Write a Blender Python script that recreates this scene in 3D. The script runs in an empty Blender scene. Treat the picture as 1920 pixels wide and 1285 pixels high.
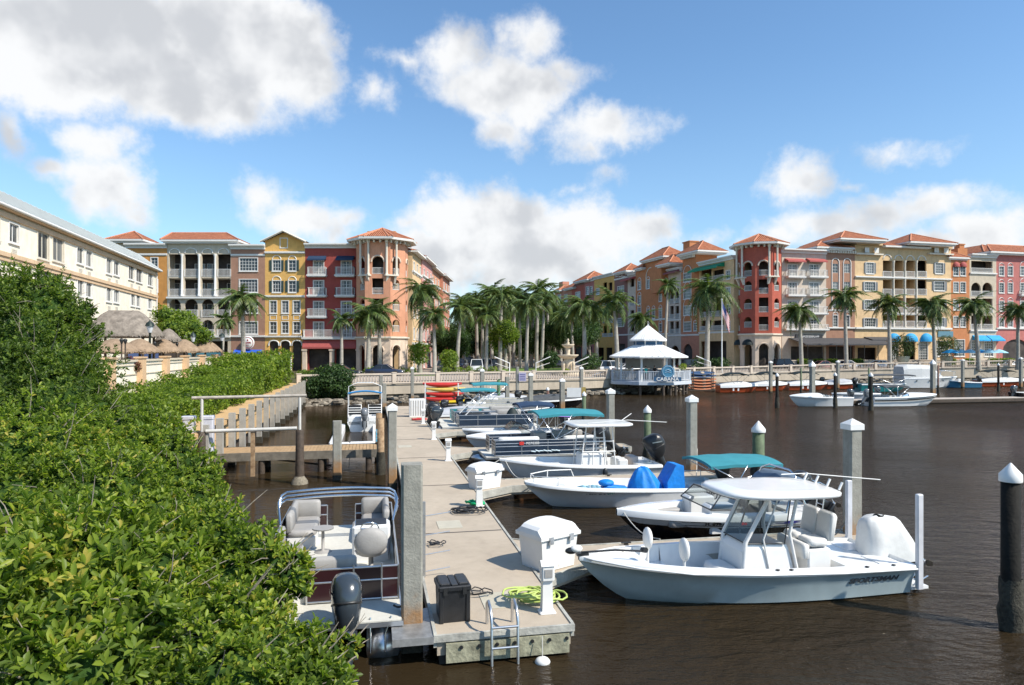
import bpy, math, random
import numpy as np
from mathutils import Vector, Matrix
R = math.radians
SC = bpy.context.scene
random.seed(7); rng = np.random.default_rng(11)
# ---------------------------------------------------------------- camera
F, CX, YH, CH = 1280.0, 960.0, 656.0, 5.2
cam_d = bpy.data.cameras.new("camera"); cam = bpy.data.objects.new("camera", cam_d)
SC.collection.objects.link(cam); SC.camera = cam
cam.location = (0, 0, CH); cam.rotation_euler = (R(90), 0, 0)
cam_d.sensor_width = 36; cam_d.lens = 36 * F / 1920; cam_d.shift_y = 13.5 / 1920
cam_d.clip_start = .1; cam_d.clip_end = 6000
# ---------------------------------------------------------------- light
SUN = Vector((.620, -.330, .712)).normalized()
sd = bpy.data.lights.new("sun", 'SUN'); sd.energy = 4.7; sd.angle = R(.53); sd.color = (1, .935, .83)
so = bpy.data.objects.new("sun", sd); SC.collection.objects.link(so)
so.rotation_euler = (-SUN).to_track_quat('-Z', 'Y').to_euler(); so.location = (40, -20, 60)
SC.view_settings.view_transform = 'Standard'; SC.view_settings.look = 'None'
SC.view_settings.exposure = 0.34; SC.view_settings.gamma = 1
SC.cycles.max_bounces = 6; SC.cycles.diffuse_bounces = 2; SC.cycles.glossy_bounces = 3
SC.cycles.transmission_bounces = 4; SC.cycles.transparent_max_bounces = 8
SC.cycles.use_denoising = True
try: SC.cycles.denoiser = 'OPENIMAGEDENOISE'
except Exception: pass
SC.cycles.sample_clamp_indirect = 6; SC.cycles.caustics_reflective = False; SC.cycles.caustics_refractive = False

W = bpy.data.worlds.new("World"); SC.world = W; W.use_nodes = True
nt = W.node_tree; nt.nodes.clear()
def N(t, **k):
    n = nt.nodes.new(t)
    for a, b in k.items(): setattr(n, a, b)
    return n
def L(a, b): nt.links.new(a, b)
def mth(op, a, b=None, c=None):
    n = N('ShaderNodeMath', operation=op)
    for i, x in enumerate((a, b, c)):
        if x is None: continue
        if isinstance(x, (int, float)): n.inputs[i].default_value = x
        else: L(x, n.inputs[i])
    return n.outputs[0]
def vmth(op, a, b=None, c=None):
    n = N('ShaderNodeVectorMath', operation=op)
    for i, x in enumerate((a, b, c)):
        if x is None: continue
        if isinstance(x, tuple): n.inputs[i].default_value = x
        else: L(x, n.inputs[i])
    return n
sky = N('ShaderNodeTexSky', sky_type='NISHITA'); sky.sun_disc = False
sky.sun_elevation = math.asin(SUN.z); sky.sun_rotation = math.atan2(SUN.x, SUN.y)
sky.air_density = 1.0; sky.dust_density = .45; sky.ozone_density = 2.2; sky.altitude = 0
tc = N('ShaderNodeTexCoord'); G = tc.outputs['Generated']
sep = N('ShaderNodeSeparateXYZ'); L(G, sep.inputs[0])
az = mth('ARCTAN2', sep.outputs[0], sep.outputs[1]); el = mth('ARCSINE', sep.outputs[2])
cmb = N('ShaderNodeCombineXYZ'); L(az, cmb.inputs[0]); L(el, cmb.inputs[1])
def noise(scale, det, rough=.55, vec=G):
    n = N('ShaderNodeTexNoise'); n.inputs['Scale'].default_value = scale
    n.inputs['Detail'].default_value = det; n.inputs['Roughness'].default_value = rough
    L(vec, n.inputs['Vector']); return n
n1 = noise(9, 5, .6)
w1 = vmth('SUBTRACT', n1.outputs['Color'], (.5, .5, .5))
n1b = noise(2.8, 2, .5)
w1b = vmth('SUBTRACT', n1b.outputs['Color'], (.5, .5, .5))
w2 = vmth('MULTIPLY_ADD', w1.outputs[0], (.14, .10, 0), cmb.outputs[0])
w2 = vmth('MULTIPLY_ADD', w1b.outputs[0], (.05, .03, 0), w2.outputs[0])
CL = [(130,50,330,120,1),(450,70,200,120,1),(330,150,230,90,1),(570,130,80,90,1),(390,215,100,40,1),(70,130,180,80,1),
 (190,265,60,45,1),(215,340,100,70,1),(110,320,110,45,.8),(275,390,40,32,1),(10,240,50,50,1),
 (850,105,65,55,1),(985,90,60,55,1),(900,165,105,60,1),(985,180,90,60,1),(930,240,62,42,1),(1045,140,60,30,1),(770,110,55,22,1),
 (708,180,40,38,.9),(1140,240,95,40,1),(1100,270,55,27,1),(1205,230,50,20,.9),
 (515,385,50,50,1),(580,430,85,42,1),(640,425,50,27,1),(870,420,100,62,1),(960,412,150,58,1),(1100,428,150,58,1),(1000,455,260,50,1),(1215,420,60,38,1),
 (1000,490,230,60,1),(850,490,110,60,1),(1330,440,80,30,.8),(1500,345,60,42,1),(1590,345,48,20,.85),(1690,280,95,26,.85),
 (1650,400,110,38,1),(1760,375,130,32,1),(1560,425,120,42,1),(1480,445,90,34,.9),(1860,420,130,42,1),(1905,395,50,40,1),(1740,460,260,45,1),
 (1075,355,42,15,.9),(1135,328,22,10,1),(780,430,60,50,.8),(930,520,330,40,.9),(1120,500,160,40,.9),(1400,470,110,30,.85)]
acc = None
for (x, y, rx, ry, wt) in CL:
    a0 = math.atan((x - CX) / F); ca = math.cos(a0); e0 = math.atan((YH - y) / F * ca)
    sx = F / rx * (1 / ca ** 2); sy = F / ry * (1 / ca)
    sx /= wt; sy /= wt
    v = vmth('MULTIPLY_ADD', w2.outputs[0], (sx, sy, 0), (-a0 * sx, -e0 * sy, 0))
    l = vmth('LENGTH', v.outputs[0]).outputs['Value']
    l = mth('ADD', mth('MULTIPLY', mth('SUBTRACT', l, 1.0), min(rx, ry * 1.6) / 90.0), 1 - wt) if True else l
    acc = l if acc is None else mth('SMOOTH_MIN', acc, l, .22)
n2 = noise(22, 7, .66)
dens = mth('SUBTRACT', mth('MULTIPLY_ADD', n2.outputs['Fac'], .95, -.40), acc)
def mr(v, a, b, c=0, d=1, typ='SMOOTHSTEP'):
    n = N('ShaderNodeMapRange', interpolation_type=typ); L(v, n.inputs[0])
    for i, x in enumerate((a, b, c, d)): n.inputs[1 + i].default_value = x
    return n.outputs[0]
cov = mr(dens, -.16, .60)
# soft relief: the noise compared with the same noise a little towards the sun
off = vmth('ADD', G, (.030, 0, .030)); n3 = noise(9, 4, .5); n4 = noise(9, 4, .5, off.outputs[0])
rel = mth('SUBTRACT', n3.outputs['Fac'], n4.outputs['Fac'])
shade = mth('ADD', mth('MULTIPLY', rel, 1.7), mr(dens, .1, 1.1, .17, -.16, 'LINEAR'))
br = mr(shade, -.38, .20, .62, 1.0, 'LINEAR')
ccol = N('ShaderNodeMix', data_type='RGBA'); L(mr(br, .62, 1.0), ccol.inputs[0])
CS = 8.6
ccol.inputs[6].default_value = (.50 * CS, .515 * CS, .54 * CS, 1); ccol.inputs[7].default_value = (.76 * CS, .765 * CS, .77 * CS, 1)
# thin milky veil near the horizon
hz = mr(el, .0, .42, .28, .0)
skc = N('ShaderNodeMix', data_type='RGBA'); L(hz, skc.inputs[0]); tint = N('ShaderNodeMix', data_type='RGBA', blend_type='MULTIPLY'); tint.inputs[0].default_value = 1; L(sky.outputs[0], tint.inputs[6]); tint.inputs[7].default_value = (.98, 1.20, 1.30, 1); L(tint.outputs[2], skc.inputs[6]); skc.inputs[7].default_value = (.38 * CS, .52 * CS, .64 * CS, 1)
mx = N('ShaderNodeMix', data_type='RGBA'); L(mth('MULTIPLY', cov, .97), mx.inputs[0]); L(skc.outputs[2], mx.inputs[6]); L(ccol.outputs[2], mx.inputs[7])
bg = N('ShaderNodeBackground'); bg.inputs[1].default_value = .12; L(mx.outputs[2], bg.inputs[0])
wo = N('ShaderNodeOutputWorld'); L(bg.outputs[0], wo.inputs[0])
W.cycles.sampling_method = 'MANUAL'; W.cycles.sample_map_resolution = 256

# ---------------------------------------------------------------- materials
MATS = {}
def mat(key, rgb=None, rough=.6, metal=0, var=.12, vs=3.0, bump=0, bs=20, spec=.5, kind=None, grime=0, coat=0, col2=None):
    if key in MATS: return MATS[key]
    m = bpy.data.materials.new(key); m.use_nodes = True; t = m.node_tree; b = t.nodes['Principled BSDF']
    b.inputs['Roughness'].default_value = rough; b.inputs['Metallic'].default_value = metal
    b.inputs['Specular IOR Level'].default_value = spec
    if coat: b.inputs['Coat Weight'].default_value = coat; b.inputs['Coat Roughness'].default_value = .08
    tcn = t.nodes.new('ShaderNodeTexCoord'); V = tcn.outputs['Object']
    if kind == 'world': V = t.nodes.new('ShaderNodeNewGeometry').outputs['Position']
    c = (*rgb, 1)
    if var or col2:
        n = t.nodes.new('ShaderNodeTexNoise'); n.inputs['Scale'].default_value = vs; n.inputs['Detail'].default_value = 6
        n.inputs['Roughness'].default_value = .62; t.links.new(V, n.inputs['Vector'])
        r = t.nodes.new('ShaderNodeValToRGB'); r.color_ramp.elements[0].position = .32; r.color_ramp.elements[1].position = .68
        lo = tuple(x * (1 - var) for x in rgb); hi = tuple(min(1, x * (1 + var)) for x in rgb)
        if col2: hi = col2
        r.color_ramp.elements[0].color = (*lo, 1); r.color_ramp.elements[1].color = (*hi, 1)
        t.links.new(n.outputs['Fac'], r.inputs[0]); out = r.outputs[0]
        if grime:   # vertical streaks of dirt
            mp = t.nodes.new('ShaderNodeMapping'); mp.inputs['Scale'].default_value = (1.0, 1.0, .12); t.links.new(V, mp.inputs[0])
            g = t.nodes.new('ShaderNodeTexNoise'); g.inputs['Scale'].default_value = 5; g.inputs['Detail'].default_value = 5
            t.links.new(mp.outputs[0], g.inputs['Vector'])
            gr = t.nodes.new('ShaderNodeMapRange'); gr.inputs[1].default_value = .5; gr.inputs[2].default_value = .75; gr.inputs[3].default_value = 0; gr.inputs[4].default_value = grime
            t.links.new(g.outputs['Fac'], gr.inputs[0])
            x = t.nodes.new('ShaderNodeMix'); x.data_type = 'RGBA'; t.links.new(gr.outputs[0], x.inputs[0]); t.links.new(out, x.inputs[6])
            x.inputs[7].default_value = (*(v * .45 for v in rgb), 1); out = x.outputs[2]
        t.links.new(out, b.inputs['Base Color'])
        m['out'] = 1
    else: b.inputs['Base Color'].default_value = c
    if bump:
        n = t.nodes.new('ShaderNodeTexNoise'); n.inputs['Scale'].default_value = bs; n.inputs['Detail'].default_value = 4
        t.links.new(V, n.inputs['Vector']); bp = t.nodes.new('ShaderNodeBump'); bp.inputs['Strength'].default_value = bump
        bp.inputs['Distance'].default_value = .03; t.links.new(n.outputs['Fac'], bp.inputs['Height']); t.links.new(bp.outputs[0], b.inputs['Normal'])
    MATS[key] = m; return m
def stucco(key, rgb): return mat(key, rgb, .85, var=.10, vs=1.3, bump=.25, bs=14, spec=.25, grime=.25)

# ---------------------------------------------------------------- mesh builder
class MB:
    def __init__(s, T=None): s.v = []; s.f = []; s.m = []; s.s = []; s.T = T
    def add(s, vs, fs, mi=0, sm=False):
        n = len(s.v)
        if s.T is not None: vs = [tuple(s.T @ Vector(v)) for v in vs]
        s.v += [tuple(v) for v in vs]; s.f += [tuple(i + n for i in f) for f in fs]
        s.m += [mi] * len(fs); s.s += [sm] * len(fs); return s
    def box(s, x0, x1, y0, y1, z0, z1, mi=0):
        v = [(x, y, z) for z in (z0, z1) for y in (y0, y1) for x in (x0, x1)]
        return s.add(v, [(0, 2, 3, 1), (4, 5, 7, 6), (0, 1, 5, 4), (2, 6, 7, 3), (0, 4, 6, 2), (1, 3, 7, 5)], mi)
    def bbox(s, x0, x1, y0, y1, z0, z1, b=.02, mi=0):   # box with chamfered vertical edges and top
        p = [(x0+b,y0),(x1-b,y0),(x1,y0+b),(x1,y1-b),(x1-b,y1),(x0+b,y1),(x0,y1-b),(x0,y0+b)]
        q = [(x0+2*b,y0+b),(x1-2*b,y0+b),(x1-b,y0+2*b),(x1-b,y1-2*b),(x1-2*b,y1-b),(x0+2*b,y1-b),(x0+b,y1-2*b),(x0+b,y0+2*b)]
        return s.loft([[(x, y, z0) for x, y in p], [(x, y, z1-b) for x, y in p], [(x, y, z1) for x, y in q]], True, True, mi, False)
    def prism(s, poly, z0, z1, mi=0, ax='z'):
        f = {'z': lambda a, b, c: (a, b, c), 'y': lambda a, b, c: (a, c, b), 'x': lambda a, b, c: (c, a, b)}[ax]
        n = len(poly); v = [f(a, b, z0) for a, b in poly] + [f(a, b, z1) for a, b in poly]
        fs = [tuple(range(n))[::-1], tuple(range(n, 2*n))] + [(i, (i+1) % n, n+(i+1) % n, n+i) for i in range(n)]
        return s.add(v, fs, mi)
    def loft(s, rings, closed=True, cap=True, mi=0, sm=True):
        n = len(rings[0]); v = [p for r in rings for p in r]; fs = []
        for k in range(len(rings) - 1):
            for i in range(n if closed else n - 1):
                j = (i + 1) % n; fs.append((k*n+i, k*n+j, (k+1)*n+j, (k+1)*n+i))
        s.add(v, fs, mi, sm)
        if cap:
            s.add(rings[0], [tuple(range(n))[::-1]], mi); s.add(rings[-1], [tuple(range(n))], mi)
        return s
    def tube(s, pts, r, n=6, mi=0, cap=True, r2=None, closed=False):
        P = [Vector(p) for p in pts]; rings = []; m = len(P)
        up = Vector((0, 0, 1)); last = None
        for i in range(m):
            if closed: t = P[(i+1) % m] - P[i-1]
            else: t = P[min(i+1, m-1)] - P[max(i-1, 0)]
            if t.length < 1e-9: t = Vector((0, 0, 1))
            t.normalize()
            if last is None:
                a = t.cross(up) if abs(t.z) < .95 else t.cross(Vector((1, 0, 0)))
            else: a = last - t * last.dot(t)
            if a.length < 1e-6: a = t.cross(Vector((1, 0, 0)))
            a.normalize(); b = t.cross(a); last = a
            rr = r if r2 is None else r + (r2 - r) * i / (m - 1)
            rings.append([tuple(P[i] + (a * math.cos(q) + b * math.sin(q)) * rr) for q in [2*math.pi*k/n for k in range(n)]])
        if closed: rings.append(rings[0]); cap = False
        return s.loft(rings, True, cap, mi, n > 4)
    def lathe(s, prof, c=(0, 0, 0), n=16, mi=0, cap=True, sm=True, rot=0):
        rings = [[(c[0] + r * math.cos(2*math.pi*k/n + rot), c[1] + r * math.sin(2*math.pi*k/n + rot), c[2] + z) for k in range(n)] for r, z in prof]
        return s.loft(rings, True, cap, mi, sm)
    def ell(s, c, r, n=12, m=8, mi=0):
        rings = [[(c[0] + r[0]*math.sin(a)*math.cos(2*math.pi*k/n), c[1] + r[1]*math.sin(a)*math.sin(2*math.pi*k/n), c[2] - r[2]*math.cos(a)) for k in range(n)]
                 for a in [math.pi*(.03+.94*j/m) for j in range(m+1)]]
        return s.loft(rings, True, True, mi)
    def quad(s, a, b, c, d, mi=0): return s.add([a, b, c, d], [(0, 1, 2, 3)], mi)
    def build(s, name, mats, parent=None, **tags):
        if not isinstance(mats, (list, tuple)): mats = [mats]
        me = bpy.data.meshes.new(name); me.from_pydata(s.v, [], s.f)
        for m in mats: me.materials.append(m)
        me.polygons.foreach_set('material_index', s.m); me.polygons.foreach_set('use_smooth', s.s); me.update()
        o = bpy.data.objects.new(name, me); SC.collection.objects.link(o)
        if parent: o.parent = parent
        if tags: tag(o, **tags)
        return o
def tag(o, label=None, cat=None, group=None, kind=None):
    if label: o['label'] = label
    if cat: o['category'] = cat
    if group: o['group'] = group
    if kind: o['kind'] = kind
    return o
def empty(name, label=None, cat=None, loc=(0, 0, 0), rz=0, group=None):
    o = bpy.data.objects.new(name, None); SC.collection.objects.link(o); o.location = loc; o.rotation_euler = (0, 0, rz)
    o.empty_display_size = .2
    return tag(o, label, cat, group)
def kids(o): return [c for c in bpy.data.objects if c.parent == o]
CH_CACHE = {}
def copy_tree(o, parent=None, **tags):
    key = o.name
    if key not in CH_CACHE:
        def tree(x): return (x, [tree(k) for k in x.children])
        CH_CACHE[key] = tree(o)
    def rec(t, par):
        c = t[0].copy(); SC.collection.objects.link(c)
        c.parent = par
        for k in t[1]: rec(k, c)
        return c
    c = rec(CH_CACHE[key], parent)
    if tags: tag(c, **tags)
    return c
def share(name, src, parent, loc=(0, 0, 0), rz=0, scale=None):
    o = bpy.data.objects.new(name, src); SC.collection.objects.link(o); o.parent = parent; o.location = loc; o.rotation_euler = (0, 0, rz)
    if scale: o.scale = scale
    return o
def text(s, size, mt, parent=None, M=None, name='lettering', ext=.004, bold=0, xs=1.0, shear=0, align='CENTER'):
    c = bpy.data.curves.new('t', 'FONT'); c.body = s; c.size = size; c.extrude = ext; c.align_x = align; c.align_y = 'CENTER'
    c.offset = bold; c.shear = shear; c.resolution_u = 2
    o = bpy.data.objects.new('t', c); SC.collection.objects.link(o); bpy.context.view_layer.update()
    me = bpy.data.meshes.new_from_object(o.evaluated_get(bpy.context.evaluated_depsgraph_get()))
    bpy.data.objects.remove(o); me.materials.clear(); me.materials.append(mt)
    me.transform(Matrix.Diagonal((xs, 1, 1, 1)))
    if M is not None: me.transform(M)
    me.name = name; q = bpy.data.objects.new(name, me); SC.collection.objects.link(q)
    if parent: q.parent = parent
    return q
def strokes(parent, M, n, w, h, mt, name='lettering'):
    """writing too small to read in the photograph: a row of letter-like strokes"""
    rr = random.Random(n); b = MB(M)
    for i in range(n):
        x = i*w*1.32; b.box(x, x+w*.28, 0, h, 0, .006)
        if rr.random() < .8: b.box(x+w*.28, x+w, h*.78, h, 0, .006)
        if rr.random() < .6: b.box(x+w*.28, x+w, 0, h*.2, 0, .006)
        if rr.random() < .6: b.box(x+w*.75, x+w, h*.2, h*.78, 0, .006)
    return b.build(name, mt, parent)
# pixel of the photograph -> point of the world, used only to measure where things stand
def D(px, py, d): return Vector(((px - CX) / F * d, d, CH - (py - YH) / F * d))
def Wz(px, py, z):
    d = F * (CH - z) / (py - YH); return Vector(((px - CX) / F * d, d, z))
UX, UY = -.199, .980
def DK(s, t, z=0): return Vector((s*UX + t*UY, s*UY - t*UX, z))
DROT = math.atan2(-UX, UY)     # turns local +y into the dock direction
# ---------------------------------------------------------------- setting
CONC = mat('weathered_concrete', (.36, .34, .30), .9, var=.16, vs=2.5, bump=.35, bs=30, grime=.35, spec=.25)
DECKC = mat('dock_concrete', (.46, .385, .295), .88, var=.09, vs=.9, bump=.25, bs=40, spec=.25, grime=.16)
PILEC = mat('pile_concrete', (.30, .29, .25), .9, var=.18, vs=4, bump=.4, bs=25, grime=.45, spec=.2)
TAN = mat('tan_cap', (.58, .38, .19), .9, var=.14, vs=2, bump=.3, bs=20, grime=.2, spec=.2)
CREAM = stucco('cream_stucco', (.62, .53, .40))
QWALL = mat('quay_wall_stucco', (.47, .40, .31), .9, var=.12, vs=.7, bump=.3, bs=8, grime=.3, spec=.2)
BALM = mat('balustrade_stone', (.60, .50, .40), .85, var=.1, vs=1, bump=.2, grime=.2, spec=.3)
WHITE = mat('white_gelcoat', (.80, .80, .78), .22, var=.03, vs=3, spec=.5, coat=.3)
WHITEP = mat('white_paint', (.78, .77, .74), .5, var=.05, vs=2)
BLACK = mat('black_plastic', (.018, .019, .021), .35, var=.2, vs=6, bump=.1, bs=60)
DKMETAL = mat('dark_metal', (.05, .05, .05), .4, .6, var=.1)
ALU = mat('brushed_aluminium', (.62, .63, .64), .3, .9, var=.05, vs=8)
WOOD = mat('deck_wood', (.42, .28, .15), .8, var=.22, vs=5, bump=.4, bs=18, spec=.2)
DKWOOD = mat('dark_wet_wood', (.07, .05, .035), .7, var=.4, vs=6, bump=.5, bs=18)
ROCK = mat('riprap_rock', (.22, .19, .15), .9, var=.5, vs=2.2, bump=.8, bs=6, spec=.2)
MOSS = mat('barnacle_crust', (.045, .04, .028), .9, var=.5, vs=14, bump=1, bs=22)

def water_mat():
    m = bpy.data.materials.new('tannin_water'); m.use_nodes = True; t = m.node_tree; t.nodes.clear()
    n = t.nodes.new
    out = n('ShaderNodeOutputMaterial'); d = n('ShaderNodeBsdfDiffuse'); g = n('ShaderNodeBsdfGlossy'); mix = n('ShaderNodeMixShader')
    geo = n('ShaderNodeNewGeometry'); lk = t.links.new
    nz = n('ShaderNodeTexNoise'); nz.inputs['Scale'].default_value = .06; nz.inputs['Detail'].default_value = 3; lk(geo.outputs['Position'], nz.inputs['Vector'])
    rp = n('ShaderNodeValToRGB'); rp.color_ramp.elements[0].color = (.022, .0145, .0065, 1); rp.color_ramp.elements[1].color = (.040, .028, .015, 1)
    lk(nz.outputs['Fac'], rp.inputs[0]); lk(rp.outputs[0], d.inputs[0])
    g.inputs[0].default_value = (.78, .72, .69, 1); g.inputs[1].default_value = .045
    fr = n('ShaderNodeFresnel'); fr.inputs[0].default_value = 1.33
    lim = n('ShaderNodeMapRange'); lim.inputs[1].default_value = .0; lim.inputs[2].default_value = .9; lim.inputs[3].default_value = .0; lim.inputs[4].default_value = .70
    lk(fr.outputs[0], lim.inputs[0]); lk(lim.outputs[0], mix.inputs[0]); lk(d.outputs[0], mix.inputs[1]); lk(g.outputs[0], mix.inputs[2]); lk(mix.outputs[0], out.inputs[0])
    # ripples: fine chop in the open basin, nearly still in the canal on the left
    sp = n('ShaderNodeSeparateXYZ'); lk(geo.outputs['Position'], sp.inputs[0])
    def M2(op, a, b, c=None):
        q = n('ShaderNodeMath'); q.operation = op
        for i, x in enumerate((a, b, c)):
            if x is None: continue
            if isinstance(x, (int, float)): q.inputs[i].default_value = x
            else: lk(x, q.inputs[i])
        return q.outputs[0]
    tt = M2('ADD', M2('MULTIPLY', sp.outputs[0], .98), M2('MULTIPLY', sp.outputs[1], .199))
    calm = n('ShaderNodeMapRange'); calm.inputs[1].default_value = .0; calm.inputs[2].default_value = 6.0; calm.inputs[3].default_value = .10; calm.inputs[4].default_value = 1.0; lk(tt, calm.inputs[0])
    mp = n('ShaderNodeMapping'); mp.inputs['Rotation'].default_value = (0, 0, R(14)); mp.inputs['Scale'].default_value = (.75, 1.5, 1); lk(geo.outputs['Position'], mp.inputs[0])
    a1 = n('ShaderNodeTexNoise'); a1.inputs['Scale'].default_value = 2.3; a1.inputs['Detail'].default_value = 5; a1.inputs['Roughness'].default_value = .6; lk(mp.outputs[0], a1.inputs['Vector'])
    a2 = n('ShaderNodeTexNoise'); a2.inputs['Scale'].default_value = .5; a2.inputs['Detail'].default_value = 2; lk(mp.outputs[0], a2.inputs['Vector'])
    gust = n('ShaderNodeMapRange'); gust.inputs[1].default_value = .35; gust.inputs[2].default_value = .65; gust.inputs[3].default_value = .45; gust.inputs[4].default_value = 1.2
    a3 = n('ShaderNodeTexNoise'); a3.inputs['Scale'].default_value = .09; lk(geo.outputs['Position'], a3.inputs['Vector']); lk(a3.outputs['Fac'], gust.inputs[0])
    h = M2('ADD', M2('MULTIPLY', a1.outputs['Fac'], .17), M2('MULTIPLY', a2.outputs['Fac'], .16))
    h = M2('MULTIPLY', h, M2('MULTIPLY', calm.outputs[0], gust.outputs[0]))
    bp = n('ShaderNodeBump'); bp.inputs['Strength'].default_value = 1; bp.inputs['Distance'].default_value = 1.0; lk(h, bp.inputs['Height'])
    lk(bp.outputs[0], g.inputs['Normal']); lk(bp.outputs[0], fr.inputs['Normal']); lk(bp.outputs[0], d.inputs['Normal'])
    return m
b = MB(); b.quad((-400, -60, 0), (600, -60, 0), (600, 125, 0), (-400, 125, 0)); b.build('water', water_mat(), kind='structure')

# quay line measured along the photograph, with the rail height there
QP = [(560,64.5,2.85),(820,70.5,2.85),(1000,75.5,2.85),(1090,78,2.85),(1300,90,2.85),(1440,98,2.9),(1560,104,3.05),(1680,107,3.2),(1935,110.5,3.6),(2400,118,3.9)]
Q = [Vector(((p-CX)/F*d, d, z)) for p, d, z in QP]
GROUND = mat('paved_promenade', (.40, .34, .28), .9, var=.12, vs=.5, bump=.2, bs=4, spec=.2)
LAWN = mat('bank_soil', (.09, .085, .04), .95, var=.4, vs=.8, bump=.6, bs=6, spec=.1)
ROADM = mat('pale_brick_road', (.30, .26, .23), .9, var=.12, vs=.4, spec=.2)
b = MB()   # street level behind the quay, slightly rising to the right
top = [(p.x, p.y+.3, p.z-.85) for p in Q]
far = [(p.x*6 - 20, 900, p.z-.85) for p in Q]
n = len(top); b.add(top + far, [(i, i+1, n+i+1, n+i) for i in range(n-1)])
b.build('ground', GROUND, kind='structure')
b = MB()   # land on the left behind the seawall
def LS(s, t, z): return tuple(DK(s, t, z))
rows = []
for s_ in (-30, 0, 12, 18, 24, 64.5, 68, 72, 300):
    k = -5.2 if s_ < 20 else -6.6
    zz = 0.2 if s_ < 20 else 1.9
    if s_ <= 0: k = -4.6
    if s_ == 24: zz = 1.2
    if s_ > 66: k = -7.2; zz = 1.99
    rows.append([LS(s_, k, zz - (.5 if s_ < 20 else 0)), LS(s_, k-2.5, zz+.5 if s_ < 66 else 1.99), LS(s_, -13.9, 2.6 if s_ < 66 else 1.99), LS(s_, -60, 2.8 if s_ < 66 else 1.99), LS(s_, -500, 2.8 if s_ < 66 else 1.99)])
b.loft(rows, False, False, 0, False)
b.build('bank', LAWN, kind='structure')

# quay wall
rt = empty('quay_wall', 'long cream seawall below the promenade balustrade across the basin', 'seawall')
b = MB()
for i in range(len(Q)-1):
    a, c = Q[i], Q[i+1]
    b.add([(a.x,a.y,a.z-1.05),(c.x,c.y,c.z-1.05),(c.x,c.y,.75),(a.x,a.y,.75)], [(0,1,2,3)])
    b.add([(a.x,a.y,.75),(c.x,c.y,.75),(c.x,c.y+.5,.72),(a.x,a.y+.5,.72)], [(0,1,2,3)])
    b.add([(a.x,a.y,a.z-1.05),(c.x,c.y,c.z-1.05),(c.x,c.y+.5,c.z-1.05),(a.x,a.y+.5,a.z-1.05)], [(0,1,2,3)])
b.build('wall_face', QWALL, rt)
b = MB()
for i in range(len(Q)-1):
    a, c = Q[i], Q[i+1]; d = (c-a).normalized(); nrm = Vector((d.y, -d.x, 0))
    for z0, z1, o in ((-1.16, -1.02, .10),):
        A = a + nrm*o; C = c + nrm*o
        b.add([(A.x,A.y,a.z+z0),(C.x,C.y,c.z+z0),(C.x,C.y,c.z+z1),(A.x,A.y,a.z+z1),(a.x,a.y+.1,a.z+z1),(c.x,c.y+.1,c.z+z1),(a.x,a.y,a.z+z0),(c.x,c.y,c.z+z0)],
              [(0,1,2,3),(3,2,5,4),(6,7,1,0)])
    b.add([(a.x,a.y+.45,-.5),(c.x,c.y+.45,-.5),(c.x,c.y+.45,.8),(a.x,a.y+.45,.8)], [(0,1,2,3)], 1)
b.build('ledge', [QWALL, ROCK], rt)

# balustrade
rt = empty('balustrade', 'pale stone balustrade along the promenade above the seawall', 'balustrade')
rail = MB(); base = MB(); allbal = []
bprof = [(.05,0),(.05,.05),(.03,.10),(.06,.24),(.065,.32),(.035,.50),(.028,.58),(.05,.62),(.05,.68)]
piers = []
for i in range(len(Q)-1):
    a, c = Q[i], Q[i+1]; v = c-a; ln = v.length; ang = math.atan2(v.y, v.x)
    T = Matrix.Translation(a) @ Matrix.Rotation(ang, 4, 'Z')
    sl = (c.z-a.z)/ln
    for mb, z0, z1, w in ((rail, -.16, 0, .15), (rail, -.22, -.16, .10), (base, -1.04, -.9, .15)):
        P = [(0,-w,z0),(ln,-w,z0+sl*ln),(ln,w,z0+sl*ln),(0,w,z0)]; Z = z1-z0
        V = [T @ Vector((x, y+.0, z-0)) for x, y, z in P] + [T @ Vector((x, y, z+Z)) for x, y, z in P]
        mb.add(V, [(0,3,2,1),(4,5,6,7),(0,1,5,4),(1,2,6,5),(2,3,7,6),(3,0,4,7)])
    npier = max(1, round(ln/4.2)); st = ln/npier
    for k in range(npier):
        piers.append((a + v*(k/npier), ang))
        nb = int((st-.5)/.30)
        for j in range(nb):
            u = k*st + .42 + j*.30; p = a + v*(u/ln); allbal.append((p.x, p.y, p.z-.9))
rail.build('rail', BALM, rt); base.build('plinth', BALM, rt)
b = MB(); b.box(-.2,.2,-.2,.2,-1.05,.03); b.box(-.24,.24,-.24,.24,.03,.1); pm = b.build('pier', BALM, rt); pme = pm.data
pm.location = piers[0][0]; pm.rotation_euler = (0,0,piers[0][1])
for p, an in piers[1:]: share('pier', pme, rt, p, an)
b = MB(); b.lathe(bprof, n=6, cap=False); bo = b.build('baluster', BALM, rt); bme = bo.data
inview = [p for p in allbal if -700 < p[0]/p[1]*F < 975]
inview.sort(key=lambda p: p[1]); near = inview[40:140]
bo.location = near[0]
for p in near[1:]: share('baluster', bme, rt, p)
ns = set(near); b = MB()
for p in allbal:
    if p not in ns and p[0] / p[1] * F < 1000: b.lathe(bprof, p, n=5, cap=False)
o = b.build('balusters_beyond', BALM, rt); tag(o, kind='stuff')

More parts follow.
